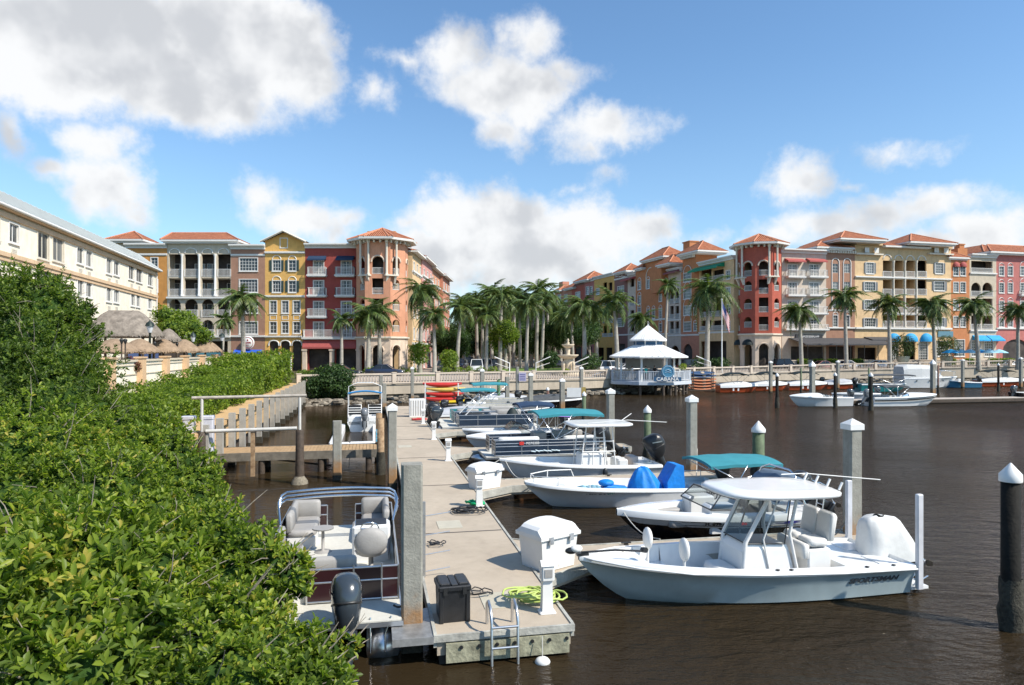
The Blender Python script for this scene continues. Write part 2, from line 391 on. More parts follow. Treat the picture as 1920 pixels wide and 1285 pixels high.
# riprap rocks at the foot of the quay
b = MB()
def rockmesh(b, c, r):
    V = []; n_, m_ = 6, 4; off = [random.uniform(.65, 1.15) for _ in range(40)]
    rings = [[(c[0]+r*1.3*off[(k+j*5) % 40]*math.sin(a)*math.cos(1.05*k), c[1]+r*off[(k+j*3) % 40]*math.sin(a)*math.sin(1.05*k), c[2]-r*.7*math.cos(a)*off[j]) for k in range(n_)] for j, a in enumerate([.3, 1.0, 1.7, 2.5])]
    b.loft(rings, True, True, 0, False)
for i in range(len(Q)-2):
    a, c = Q[i], Q[i+1]; v = c-a; nn = int(v.length*4.5)
    for k in range(nn):
        u = random.random(); w = random.uniform(.1, 2.3); p = a + v*u
        d = v.normalized(); q = p + Vector((d.y, -d.x, 0))*w
        rockmesh(b, (q.x, q.y, .55 - w*.25 + random.uniform(-.1, .1)), random.uniform(.16, .42))
for k in range(120):
    s_ = random.uniform(66, 69); p = DK(s_, random.uniform(-6, -3), 0); rockmesh(b, (p.x, p.y, random.uniform(-.1, .4)), random.uniform(.2, .5))
tag(b.build('riprap', ROCK), kind='stuff')

# seawall on the left with its row of concrete piles
rt = empty('canal_seawall', 'tan capped concrete seawall with a row of square piles below the clipped hedge', 'seawall')
b = MB(); s0, s1 = 23.0, 67.5
def pr(b, pts, z0, z1, mi=0): b.prism([(p.x, p.y) for p in pts], z0, z1, mi)
pr(b, [DK(s0,-7.9), DK(s1,-7.9), DK(s1,-6.45), DK(s0,-6.45)], 1.86, 2.04); b.build('cap', TAN, rt)
b = MB(); pr(b, [DK(s0,-7.6), DK(s1,-7.6), DK(s1,-6.62), DK(s0,-6.62)], .75, 1.86); b.build('panel_wall', TAN, rt)
b = MB(); pr(b, [DK(s0,-7.4), DK(s1,-7.4), DK(s1,-6.9), DK(s0,-6.9)], -.5, .75); b.build('footing', DKWOOD, rt)
b = MB(); b.box(-.13,.13,-.13,.13,-.5,2.35); b.box(-.16,.16,-.16,.16,-.5,.35,1); me = b.build('pile', [CONC, MOSS], rt); me.rotation_euler=(0,0,DROT)
ss = [27.7 + 2.5*i for i in range(17)]; me.location = DK(ss[0], -6.25)
for q in ss[1:]: share('pile', me.data, rt, DK(q, -6.25), DROT)

# floating main dock
rt = empty('floating_dock', 'long concrete floating dock running from the foreground to the quay', 'dock')
DS0, DS1, T0, T1 = 11.25, 57.6, .97, 3.37
b = MB(); segs = [DS0, 17.5, 23.7, 29.9, 36.1, 42.3, 48.5, 54.0, DS1]
for a, c in zip(segs[:-1], segs[1:]): pr(b, [DK(a+.012,T0+.06), DK(a+.012,T1-.06), DK(c-.012,T1-.06), DK(c-.012,T0+.06)], .16, .50)
b.build('deck_slab', DECKC, rt)
b = MB()
pr(b, [DK(DS0-.05,T0), DK(DS0-.05,T1), DK(DS0,T1), DK(DS0,T0)], .40, .515)
pr(b, [DK(DS0,T0), DK(DS0,T0+.055), DK(DS1,T0+.055), DK(DS1,T0)], .30, .525)
pr(b, [DK(DS0,T1-.055), DK(DS0,T1), DK(DS1,T1), DK(DS1,T1-.055)], .30, .525)
b.build('waler', mat('pale_waler', (.42,.41,.36), .8, var=.25, vs=3, bump=.4, grime=.5), rt)
b = MB()
pr(b, [DK(DS0-.06,T0+.2), DK(DS0-.06,T1-.1), DK(DS0,T1-.1), DK(DS0,T0+.2)], .05, .37)
b.build('end_panel', mat('algae_concrete', (.30,.29,.20), .9, var=.45, vs=5, bump=.5, grime=.6), rt)
b = MB()
for k in range(7):
    t_ = T0+.45+k*.3; p = DK(DS0-.062, t_, .30); q = DK(DS0-.085, t_, .30); b = MB(); b.tube([p, q], .03, 8); b.build('bolt', BLACK, rt)
b = MB(); pr(b, [DK(DS0+.05,T0+.1), DK(DS0+.05,T1-.1), DK(DS1-.1,T1-.1), DK(DS1-.1,T0+.1)], -.35, .16); b.build('float', mat('float_black', (.02,.02,.018), .8, var=.3), rt)
b = MB()   # bracket that holds the corner pile
pr(b, [DK(11.2,.30), DK(11.2,T0), DK(12.5,T0), DK(12.3,.30)], .38, .50); 
b.build('corner_bracket', mat('galvanised', (.38,.38,.37), .5, .6, var=.25, vs=6), rt)
b = MB(); b.box(-.32,.32,-.4,.4,.502,.512); 
hp = b.build('hatch_plate', mat('hatch_plate', (.50,.46,.36), .7, var=.08), rt)
hp.location = DK(12.6, 2.3); hp.rotation_euler = (0,0,DROT)
for s_ in (18.3, 26.0, 33.5): share('hatch_plate', hp.data, rt, DK(s_, 2.0 if s_ < 20 else 1.5), DROT)
b = MB()
for s_ in segs[1:-1]: pr(b, [DK(s_-.03,T0+.1), DK(s_-.03,T1-.1), DK(s_+.03,T1-.1), DK(s_+.03,T0+.1)], .502, .508)
b.build('joint_strip', mat('joint_rubber', (.10,.09,.08), .9), rt)

# finger piers
fingers = [(14.5,15.7,12.6,'first'),(23.1,24.3,12.6,'second'),(31.2,32.4,12.2,'third'),(39.0,40.1,11.5,'fourth'),(45.8,46.8,11.0,'fifth')]
cleat_me = None
flab = ['finger pier between the grey hulled bay boat and the black hulled jet boat','finger pier behind the open skiff with blue covers','finger pier behind the blue and silver pontoon boat','finger pier between the white runabouts and the dark pontoon boats','far finger pier nearest the kayak rack']
for (a, c, te, w), lb in zip(fingers, flab):
    rt = empty('finger_pier', lb, 'dock', DK(a, T1, 0), DROT, 'finger piers along the dock')
    Lf = te - T1; h = c-a
    b = MB(); b.prism([(.0,-.9),(1.3,0),(Lf,0),(Lf,h),(1.3,h),(0,h+.9)], .20, .492)
    b.build('deck_slab', DECKC, rt)
    b = MB(); P = [(.0,-.9),(1.3,0),(Lf,0),(Lf,h),(1.3,h),(0,h+.9)]
    for (x0,y0),(x1,y1) in zip(P[:-1], P[1:]):
        d = Vector((x1-x0,y1-y0,0)).normalized(); nn = Vector((d.y,-d.x,0))*.05
        b.prism([(x0,y0),(x1,y1),(x1+nn.x,y1+nn.y),(x0+nn.x,y0+nn.y)], .28, .515)
    b.build('waler', mat('pale_waler'), rt)
    b = MB(); b.box(1.6, Lf-.3, .12, h-.12, -.3, .20); b.build('float', mat('rusty_float', (.30,.13,.05), .85, var=.5, vs=4, bump=.4), rt)
    for xx in (2.6, 5.2, 7.6):
        for yy in (.12, h-.12):
            if cleat_me is None:
                b = MB(); b.box(-.12, .12, -.025, .025, .535, .56); b.box(-.05, .05, -.02, .02, .49, .54); o = b.build('cleat', DKMETAL, rt); cleat_me = o.data; o.location = (xx, yy, 0)
            else: share('cleat', cleat_me, rt, (xx, yy, 0))

# piles -------------------------------------------------------------
def stain_pile(m):
    t = m.node_tree; b = t.nodes['Principled BSDF']; l = t.links.new; n = t.nodes.new; src = b.inputs['Base Color'].links[0].from_socket
    tc_ = n('ShaderNodeTexCoord'); sp = n('ShaderNodeSeparateXYZ'); l(tc_.outputs['Object'], sp.inputs[0]); nz = n('ShaderNodeTexNoise'); nz.inputs['Scale'].default_value = 5; nz.inputs['Detail'].default_value = 5; l(tc_.outputs['Object'], nz.inputs['Vector'])
    a = n('ShaderNodeMath'); a.operation = 'MULTIPLY_ADD'; l(nz.outputs['Fac'], a.inputs[0]); a.inputs[1].default_value = -.9; l(sp.outputs[2], a.inputs[2])
    r = n('ShaderNodeMapRange'); r.inputs[1].default_value = .0; r.inputs[2].default_value = .55; r.inputs[3].default_value = .85; r.inputs[4].default_value = 0; r.interpolation_type = 'SMOOTHSTEP'; l(a.outputs[0], r.inputs[0])
    x = n('ShaderNodeMix'); x.data_type = 'RGBA'; l(r.outputs[0], x.inputs[0]); l(src, x.inputs[6]); x.inputs[7].default_value = (.33, .17, .065, 1); l(x.outputs[2], b.inputs['Base Color'])
stain_pile(PILEC)
STAIN = mat('rust_stained_pile', (.42,.20,.07), .9, var=.5, vs=9, bump=.5, col2=(.16,.13,.10))
GREENP = mat('green_coated_pile', (.10,.14,.07), .7, var=.35, vs=3, grime=.5, bump=.2)
DKP = mat('creosote_pile', (.012,.011,.009), .75, var=.5, vs=4, grime=.5, bump=.4, spec=.2)
REDP = mat('reddish_brown_pile', (.16,.08,.06), .8, var=.4, vs=5, bump=.4)
def sq_pile(loc, top, w, label, cap=True, rot=None, grp='square concrete dock piles', low=.45, cone=False):
    rt = empty('concrete_pile', label, 'pile', loc, DROT if rot is None else rot, grp); h = w/2; zt = top - loc[2]; zb = -loc[2] - 1
    c = .035
    P = [(-h+c,-h),(h-c,-h),(h,-h+c),(h,h-c),(h-c,h),(-h+c,h),(-h,h-c),(-h,-h+c)]
    b = MB(); b.prism(P, zb, zt - (.0 if not cap else .12)); b.build('shaft', PILEC, rt)
    b = MB(); P2 = [(x*1.05, y*1.05) for x, y in P]; b.prism(P2, -.6, low-.02 if low > .3 else .2, 0); b.build('waterline_crust', MOSS, rt)
    if cap:
        b = MB(); hh = h+.03; hc = .42*w if not cone else 1.0*w
        b.box(-hh,hh,-hh,hh,zt-.14,zt); b.add([(-hh,-hh,zt),(hh,-hh,zt),(hh,hh,zt),(-hh,hh,zt),(0,0,zt+hc)], [(0,1,4),(1,2,4),(2,3,4),(3,0,4)])
        b.build('pyramid_cap', WHITEP, rt)
    return rt
def rd_pile(loc, top, r, label, m, cap=True, grp='round wooden piles in the basin', mossr=1.0):
    rt = empty('round_pile', label, 'pile', loc, random.random()*6, grp)
    b = MB(); b.lathe([(r*1.05,-1.2),(r,.3),(r*.96,top-.02),(0.01,top)], n=14, cap=False); b.build('shaft', m, rt)
    b = MB(); rings=[]
    for z in (-.5,.0,.15,.35,.5,.75,.95):
        rings.append([((r*(1.22 if z < .5 else 1.05)+random.uniform(-.02,.05)*mossr)*math.cos(a)*(1 if z<.9 else .94), (r*(1.22 if z < .5 else 1.05)+random.uniform(-.02,.05)*mossr)*math.sin(a)*(1 if z<.9 else .94), z) for a in [2*math.pi*k/14 for k in range(14)]])
    b.loft(rings, True, False, 0, True); b.build('waterline_crust', MOSS, rt)
    if cap:
        b = MB(); b.lathe([(r*1.12,top-.10),(r*1.15,top-.08),(r*1.12,top+.04),(.01,top+r*1.5)], n=18, cap=False); b.build('cone_cap', WHITEP, rt)
    return rt
def at_base(px, by, z=0.0): p = Wz(px, by, z); return (p.x, p.y, 0)
def topz(px_y, d): return CH - (px_y - YH)/F*d
# near, by the foreground pontoon
sq_pile((-1.745,11.88,0), 3.22, .36, 'bare flat topped concrete pile rising in the foreground at the dock corner', cap=False, low=.5)
p = DK(26.1,.70); sq_pile((p.x,p.y,0), 3.05, .33, 'white capped concrete pile at the left dock edge behind the boardwalk end', low=.3)
for px, ty, d_, lb in ((714.5,703,66,'tall thin concrete pile beside the blue canopied boat, left of a pair'),(720.5,719,57,'shorter concrete pile beside the blue canopied boat, right of a pair')):
    sq_pile((((px-CX)/F*d_), d_, 0), topz(ty,d_), .34, lb, cap=False)
PL = [(1598,1003,790,.34,.5,'white capped concrete pile at the end of the first finger behind the bay boat'),
      (1297,884,742,.33,.3,'white capped concrete pile rising behind the blue covers of the open skiff'),
      (1144.5,838,728,.33,.3,'white capped concrete pile behind the hardtop of the second white boat'),
      (995,775,700,.34,.0,'white capped concrete pile in front of the quay wall right of a brown pile gap'),
      (1054,770,711,.40,.0,'thick white capped concrete pile holding the white notice board'),
      (951,765,705,.36,.0,'flat concrete pile right of the green pile by the teal canopies'),
      (904,765,692,.34,.0,'tall concrete pile behind the teal canopied boats'),
      (970,752,686,.30,.0,'concrete pile carrying the small lilac sign'),
      (1090,748,688,.34,.0,'concrete pile left of the gazebo ramp'),
      (773,757,688,.30,.0,'slim concrete pile at the far dock end'),
      (1523,757,683,.42,.3,'concrete pile with tall white cone in front of the moored white runabout'),
      (1445,737,677,.34,.0,'concrete pile between the orange rental boats'),
      (1571,730,676,.34,.0,'concrete pile with box fixed to it behind the teal hull'),
      (1749,742,679,.42,.3,'concrete pile with pale cone in front of the grey covered cruiser'),
      (1805,728,673,.34,.0,'concrete pile right of the blue hulled boat'),
      (1914,728,670,.36,.0,'concrete pile at the right edge behind the orange boat')]
for px, by, ty, w, low, lb in PL:
    p = at_base(px, by, .45 if by > 800 else 0); sq_pile(p, topz(ty+ (5 if by>800 else 2), p[1]), w, lb, cap=('flat' not in lb and 'lilac' not in lb), low=low, cone=('cone' in lb))
RP = [(1214,862,770,.17,GREENP,'dark green round pile with white cone left of the tall pile behind the hardtop'),
      (1422,900,806,.24,GREENP,'stout green round pile with white cone beside the teal canopy'),
      (1895,1180,893,.165,DKP,'stout black round pile with white cone standing alone on the right'),
      (1095,800,740,.14,GREENP,'green round pile behind the teal canopied pontoon'),
      (1027,762,730,.13,REDP,'short reddish brown pile with white cap'),
      (1457,765,704,.14,DKP,'dark round pile in open water left of the moored runabouts'),
      (1633,770,704,.16,DKP,'dark round pile at the stern of the large white runabout'),
      (1566,765,703,.14,DKP,'dark round pile between the two moored runabouts'),
      (1872,734,684,.13,DKP,'dark round pile in front of the far right orange boat')]
for px, by, ty, r_, m_, lb in RP:
    p = at_base(px, by); rd_pile(p, topz(ty, p[1]), r_, lb, m_)
for px, by, ty, r_, m_, lb in [(935,762,712,.16,mat('bright_green_pile',(.05,.13,.05),.7,var=.3),'bright green uncapped pile at the end of the teal canopy'),
      (1502,738,690,.10,GREENP,'thin green pole in front of the orange and white boat'),(1629,738,690,.10,GREENP,'thin green pole beside the teal hull'),(1759,738,685,.10,REDP,'thin brown pole behind the coned concrete pile')]:
    p = at_base(px, by); rd_pile(p, topz(ty, p[1]), r_, lb, m_, cap=False, grp='uncapped poles in the basin', mossr=.5)
# ---------------------------------------------------------------- buildings
TRIM = mat('cream_trim', (.66, .60, .50), .8, var=.06, vs=2, spec=.3)
WTRIM = mat('white_trim', (.72, .70, .66), .7, var=.05, vs=2, spec=.3)
GLASS = mat('window_glass', (.045, .055, .06), .12, var=.5, vs=.9, spec=.6)
def vary_glass(m):
    t = m.node_tree; b = t.nodes['Principled BSDF']; l = t.links.new; n = t.nodes.new; src = b.inputs['Base Color'].links[0].from_socket
    oi = n('ShaderNodeObjectInfo'); r = n('ShaderNodeValToRGB'); r.color_ramp.interpolation = 'CONSTANT'; e = r.color_ramp.elements; e[0].position = 0; e[0].color = (0,0,0,1); e[1].position = .45; e[1].color = (.35,.35,.35,1); q = e.new(.75); q.color = (.8,.8,.8,1)
    x = n('ShaderNodeMix'); x.data_type = 'RGBA'; l(oi.outputs['Random'], r.inputs[0]); l(r.outputs[0], x.inputs[0]); l(src, x.inputs[6]); x.inputs[7].default_value = (.19,.20,.20,1); l(x.outputs[2], b.inputs['Base Color'])
vary_glass(GLASS)
DGLASS = mat('shop_glass', (.012, .012, .013), .15, var=.4, vs=.5, spec=.5)
DARKIN = mat('recess_shade', (.055, .045, .04), .9, var=.5, vs=.8)  # shade of recesses and openings put into a dark colour
CURT = mat('pale_curtain', (.32, .31, .29), .8, var=.25, vs=2)
BODY = mat('building_back', (.40, .34, .27), .9, var=.1)
GREY_F = mat('flat_roof_grey', (.35, .33, .30), .9, var=.1)
def tile_mat():
    m = bpy.data.materials.new('terracotta_tile'); m.use_nodes = True; t = m.node_tree; b = t.nodes['Principled BSDF']; n = t.nodes.new; l = t.links.new
    b.inputs['Roughness'].default_value = .8; b.inputs['Specular IOR Level'].default_value = .25
    uv = n('ShaderNodeUVMap'); v = uv.outputs[0]
    tco = n('ShaderNodeTexCoord'); nz = n('ShaderNodeTexNoise'); nz.inputs['Scale'].default_value = 1.7; nz.inputs['Detail'].default_value = 8; nz.inputs['Roughness'].default_value = .75; l(tco.outputs['Object'], nz.inputs['Vector'])
    r = n('ShaderNodeValToRGB'); e = r.color_ramp.elements; e[0].position = .3; e[1].position = .7; e[0].color = (.36, .10, .045, 1); e[1].color = (.66, .27, .14, 1)
    l(nz.outputs['Fac'], r.inputs[0]); l(r.outputs[0], b.inputs['Base Color'])
    w = n('ShaderNodeTexWave'); w.inputs['Scale'].default_value = 1.05; w.bands_direction = 'X'; l(v, w.inputs['Vector'])
    bp = n('ShaderNodeBump'); bp.inputs['Strength'].default_value = 1; bp.inputs['Distance'].default_value = .25; l(w.outputs['Fac'], bp.inputs['Height']); l(bp.outputs[0], b.inputs['Normal'])
    return m
TILE = tile_mat()
def roof_obj(faces, parent, name='tiled_roof', m=None, mats=None):
    # faces: lists of 3-D points, first edge = eave; UV x runs along the eave
    me = bpy.data.meshes.new(name); V = []; FF = []; UVs = []
    for f in faces:
        P = [Vector(p) for p in f]; e = (P[1]-P[0]).normalized(); nn = e.cross(P[2]-P[0]).normalized(); g = nn.cross(e)
        FF.append(tuple(range(len(V), len(V)+len(P)))); V += [tuple(p) for p in P]; UVs += [((p-P[0]).dot(e), (p-P[0]).dot(g)) for p in P]
    me.from_pydata(V, [], FF); uv = me.uv_layers.new(name='UVMap')
    for i, c in enumerate(UVs): uv.data[i].uv = c
    me.materials.append(m or TILE); me.update(); o = bpy.data.objects.new(name, me); SC.collection.objects.link(o); o.parent = parent; return o

def sheet(b, x0, x1, z0, z1, holes, t=.28, mi=0, y=0.0):
    xs = sorted({x0, x1, *[h[0] for h in holes], *[h[1] for h in holes]}); zs = sorted({z0, z1, *[h[2] for h in holes], *[h[3] for h in holes]})
    xs = [x for x in xs if x0-1e-6 <= x <= x1+1e-6]; zs = [z for z in zs if z0-1e-6 <= z <= z1+1e-6]
    for a, c in zip(zs[:-1], zs[1:]):
        zc = (a+c)/2; run = None
        for p, q in zip(xs[:-1], xs[1:]):
            xc = (p+q)/2; ins = any(h[0] < xc < h[1] and h[2] < zc < h[3] for h in holes)
            if not ins: run = (run[0], q) if run else (p, q)
            if (ins or q == xs[-1]) and run: b.quad((run[0],y,a),(run[1],y,a),(run[1],y,c),(run[0],y,c),mi); run = None
    for h in holes:
        a, c, p, q = h[:4]; k = h[4] if len(h) > 4 else None
        b.quad((a,y,p),(a,y,q),(a,y+t,q),(a,y+t,p),mi); b.quad((c,y,q),(c,y,p),(c,y+t,p),(c,y+t,q),mi); b.quad((a,y+t,p),(c,y+t,p),(c,y,p),(a,y,p),mi)
        if not k: b.quad((a,y,q),(c,y,q),(c,y+t,q),(a,y+t,q),mi)
        else:
            w = (c-a)/2; rise = h[5] if len(h) > 5 else w; m = (a+c)/2; n = 8
            if k == 'pt': arc = [(m + w*math.cos(math.pi*i/n)*(1), q-rise + rise*(math.sin(math.pi*i/n)**.62)) for i in range(n+1)]
            else: arc = [(m + w*math.cos(math.pi*i/n), q-rise + rise*math.sin(math.pi*i/n)) for i in range(n+1)]
            for i in range(n):
                (ax, az_), (bx, bz) = arc[i], arc[i+1]; cx = c if i < n/2 else a
                b.add([(cx,y,q),(bx,y,bz),(ax,y,az_)], [(0,1,2)], mi)
                b.quad((ax,y,az_),(bx,y,bz),(bx,y+t,bz),(ax,y+t,az_),mi)
            b.add([(a,y,q),(c,y,q),(m,y,q)], [(0,1,2)], mi)
WC = {}
def win_meshes(w, h, kind, tk):
    """window frame with its glazing bars, and its pane"""
    key = (round(w, 1), round(h, 1), kind, tk.name)
    if key in WC: return WC[key]
    w, h = key[0], key[1]; b = MB(); c = .10
    if 'plain' not in kind:
        for x0, x1, z0, z1 in ((-w/2-c, -w/2, -c, h+c), (w/2, w/2+c, -c, h+c), (-w/2, w/2, h, h+c), (-w/2, w/2, -c, 0)): b.box(x0, x1, -.06, .04, z0, z1)
        b.box(-w/2-c-.05, w/2+c+.05, -.12, .03, -c-.07, -c)
    f = .055
    for x0, x1, z0, z1 in ((-w/2, -w/2+f, 0, h), (w/2-f, w/2, 0, h), (-w/2+f, w/2-f, h-f, h), (-w/2+f, w/2-f, 0, f)): b.box(x0, x1, .05, .13, z0, z1)
    nx = max(1, round(w/.45)); nz = max(2, round(h/.5))
    if 'door' in kind: nx = 2; nz = 4
    if 'slide' in kind: nx = 2; nz = 1
    for i in range(1, nx):
        x = -w/2 + w*i/nx; g = .05 if ('door' in kind or 'slide' in kind) else .022; b.box(x-g, x+g, .07, .12, f, h-f)
    for i in range(1, nz): z = h*i/nz; b.box(-w/2+f, w/2-f, .075, .115, z-.022, z+.022)
    if 'arch' in kind:
        P = [((w/2+c/2)*math.cos(a), -.02, h+.1+(w/2)*math.sin(a)) for a in [math.pi*i/10 for i in range(11)]]; b.tube(P, .07, 4, cap=True)
    o = b.build('frame', [WTRIM if 'white' in kind else TRIM]); me = o.data; bpy.data.objects.remove(o)
    p = MB(); p.box(-w/2, w/2, .10, .12, 0, h)
    if 'curt' in kind: p.box(-w/2+.1, -w/2+w*.28, .085, .095, .1, h-.1, 1); p.box(w/2-w*.28, w/2-.1, .085, .095, .1, h-.1, 1)
    o = p.build('pane', [GLASS, CURT]); pe = o.data; bpy.data.objects.remove(o)
    me.name = 'window_frame'; pe.name = 'window_pane'
    WC[key] = (me, pe); return WC[key]
RC = {}
def rail_mesh(w, h, dx=0):
    key = (round(w, 1), round(h, 2), dx)
    if key in RC: return RC[key]
    b = MB(); w = key[0]
    def run(x0, y0, x1, y1):
        v = Vector((x1-x0, y1-y0, 0)); n = max(2, int(v.length/.17)); d = v.normalized(); T = Matrix.Translation((x0, y0, 0)) @ Matrix.Rotation(math.atan2(v.y, v.x), 4, 'Z'); b.T = T
        b.box(0, v.length, -.035, .035, h-.06, h); b.box(0, v.length, -.025, .025, .07, .12)
        for i in range(n+1): x = v.length*i/n; q = .02 if i not in (0, n) else .045; b.box(x-q, x+q, -q, q, 0, h-.05)
        b.T = None
    if dx: run(-w/2, 0, -w/2, -dx); run(w/2, -dx, w/2, 0)
    run(-w/2, -dx, w/2, -dx)
    o = b.build('railing', WTRIM); me = o.data; bpy.data.objects.remove(o); RC[key] = me; return me

class Bld:
    def __init__(s, name, label, cat, p0, ang, px0, px1, ytop, color, zb=2.0, depth=12, loggia=0, sides=True, group=None, zt=None):
        s.ang = ang; s.d = Vector((math.cos(ang), math.sin(ang))); s.n = Vector((-math.sin(ang), math.cos(ang))); s.P = Vector(p0); s.zb = zb
        s.rt = empty(name, label, cat, (p0[0], p0[1], zb), ang, group)
        s.x0, s.x1 = s.u(px0), s.u(px1); s.z1 = s.z((px0+px1)/2, ytop) if zt is None else zt
        s.color = color; s.holes = []; s.depth = depth; s.log = loggia; s.bands = []; s.sides = sides
    def u(s, px, off=0):
        k = (px-CX)/F; o = s.P + s.n*off
        return (k*o.y - o.x)/(s.d.x - k*s.d.y)
    def dep(s, px, off=0): return s.P.y + s.u(px, off)*s.d.y + off*s.n.y
    def z(s, px, py, off=0): return CH - (py-YH)/F*s.dep(px, off) - s.zb
    def hole(s, a, c, t, bt, k=None, rise=None, zl=None):
        x0, x1 = s.u(a), s.u(c); m = (a+c)/2; z0, z1 = (s.z(m, bt), s.z(m, t)); z0 = max(z0, 0)
        h = [x0, x1, z0, z1]
        if k: h += [k, rise if rise is not None else min((x1-x0)/2, (z1-z0)*.8)]
        s.holes.append(h); return h
    def win(s, a, c, t, bt, kind='', name='window', hole=True):
        x0, x1 = s.u(a), s.u(c); m = (a+c)/2; z0, z1 = s.z(m, bt), s.z(m, t); w, h = x1-x0, z1-z0
        if w < .2 or h < .3: return
        me, pe = win_meshes(w, h, kind, WTRIM if 'white' in kind else TRIM); w, h = round(w, 1), round(h, 1); xc = (x0+x1)/2
        if hole: s.holes.append([xc-w/2, xc+w/2, z0, z0+h])
        o = share(name, me, s.rt, (xc, 0, z0)); share('pane', pe, o)
        return xc, z0, w, h
    def shut(s, wr, m, sw=.35):
        if not wr: return
        xc, z0, w, h = wr
        for sg in (-1, 1):
            b = MB(); x = sg*(w/2+.12+sw/2); b.box(x-sw/2, x+sw/2, -.09, -.03, 0, h)
            for i in range(int(h/.12)): b.box(x-sw/2+.04, x+sw/2-.04, -.11, -.09, .05+i*.12, .10+i*.12)
            o = b.build('shutter', m, s.rt); o.location = (xc, 0, z0)
    def belt(s, y, px=None, h=.22, out=.14, m=None, a=None, c=None, name='belt_course'):
        x0 = s.x0 if a is None else s.u(a); x1 = s.x1 if c is None else s.u(c)
        z = s.z((px if px is not None else (a+c)/2 if a is not None else 0), y) if px is not None or a is not None else y
        b = MB(); b.box(x0-.003, x1+.003, -out, .06, z-h/2, z+h/2); b.box(x0-.003, x1+.003, -out*.5, .05, z-h/2-.10, z-h/2-.002)
        return b.build(name, m or WTRIM, s.rt)
    def cornice(s, m=None, out=.6, h=.5, ext=.0):
        z = s.z1; b = MB()
        for i, (o, q) in enumerate(((.22, .30), (.38, .18), (out, .22))):
            b.box(s.x0-ext*(o/out), s.x1+ext*(o/out), -o, .35, z, z+q-.002); z += q
        return b.build('cornice', m or WTRIM, s.rt)
    def rail(s, a, c, top, bt, y=-.02, dx=0, slab=True):
        x0, x1 = s.u(a), s.u(c); m = (a+c)/2; z0, z1 = s.z(m, bt), s.z(m, top)
        me = rail_mesh(x1-x0, max(.8, min(1.15, z1-z0)), dx)
        if dx:
            b = MB(); b.box(x0-.15, x1+.15, -dx-.12, .02, z0-.22, z0); b.box(x0-.05, x1+.05, -dx-.02, .02, z0-.34, z0-.222)
            o = b.build('balcony', WTRIM, s.rt); share('railing', me, o, ((x0+x1)/2, 0, z0))
        else: share('railing', me, s.rt, ((x0+x1)/2, y, z0))
    def awn(s, a, c, top, bt, m, out=1.0, name='awning', off=-.03):
        x0, x1 = s.u(a), s.u(c); mm = (a+c)/2; z1, z0 = s.z(mm, top), s.z(mm, bt); b = MB(); v = .25
        b.prism([(off, z1), (off-out, z0+v), (off-out, z0), (off-out+.03, z0), (off-out+.03, z0+v-.02), (off, z1-.05)], x0, x1, 0, 'x')
        b.prism([(off, z1-.06), (off-out+.04, z0+v-.03), (off, z0+v-.03)], x0+.01, x0+.04, 0, 'x'); b.prism([(off, z1-.06), (off-out+.04, z0+v-.03), (off, z0+v-.03)], x1-.04, x1-.01, 0, 'x')
        return b.build(name, m, s.rt)
    def dome(s, a, c, top, bt, m, out=.9, name='dome_awning'):
        x0, x1 = s.u(a), s.u(c); mm = (a+c)/2; z1, z0 = s.z(mm, top), s.z(mm, bt); xc, w = (x0+x1)/2, (x1-x0)/2; rings = []
        for j in range(9):
            f = math.pi/2*j/8; rings.append([(xc + w*math.cos(math.pi*k/12)*math.cos(f), -.03-out*math.sin(math.pi*k/12)*math.cos(f), z0+(z1-z0)*math.sin(f)) for k in range(13)])
        b = MB(); b.loft(rings, False, False); b.add([(x, y, z-.18) for x, y, z in rings[0]] + rings[0], [(i, i+1, 14+i, 13+i) for i in range(12)]); return b.build(name, m, s.rt)
    def hip(s, a, c, ye, yr, ra=None, rc=None, deep=None, over=.8, off=0, m=None, name='tiled_roof', fm=None, y0=None):
        """hip roof: a..c eave ends, ye eave line, yr ridge line in the photograph; front edge overhangs the wall"""
        yo = (off - over) if y0 is None else y0
        x0, x1 = s.u(a, yo), s.u(c, yo); mm = (a+c)/2; ze = s.z(mm, ye, yo); deep = deep or s.depth + 2*over; y1 = yo + deep
        ym = yo + min(deep/2, (x1-x0)/2 if ra is None else deep/2); zr = s.z(mm, yr, ym)
        if ra is None: r0, r1 = (x0+x1)/2 - max(0, (x1-x0)/2-deep/2), (x0+x1)/2 + max(0, (x1-x0)/2-deep/2)
        else: r0, r1 = s.u(ra, ym), s.u(rc, ym)
        ym2 = max(ym, y1-(ym-yo))
        A, B_, C_, D_ = (x0,yo,ze), (x1,yo,ze), (x1,y1,ze), (x0,y1,ze); r0a = (r0,ym,zr); r1a = (r1,ym,zr); r0b = (r0,ym2,zr); r1b = (r1,ym2,zr)
        fs = [[A, B_, r1a, r0a], [B_, C_, r1b, r1a], [C_, D_, r0b, r1b], [D_, A, r0a, r0b]]
        if ym2 > ym + .01: fs.append([r0a, r1a, r1b, r0b])
        fs = [[p for i, p in enumerate(f) if p != f[i-1]] for f in fs]; fs = [f for f in fs if len(set(f)) > 2]
        o = roof_obj(fs, s.rt, name, m)
        b = MB(); b.box(x0+.02, x1-.02, yo+.02, y1-.02, ze-.30, ze-.015); b.box(x0+.3, x1-.3, yo+.3, y1-.3, ze-.55, ze-.302); b.build('eave_fascia', fm or WTRIM, o)
        if m is None:   # ridge tiles
            b = MB()
            for p, q in ((A, r0a), (B_, r1a), (r0a, r1a)):
                if (Vector(p)-Vector(q)).length > .2: b.tube([p, q], .13, 6)
            b.build('ridge_tiles', TILE2, o)
        return o, (x0, x1, ze, zr)
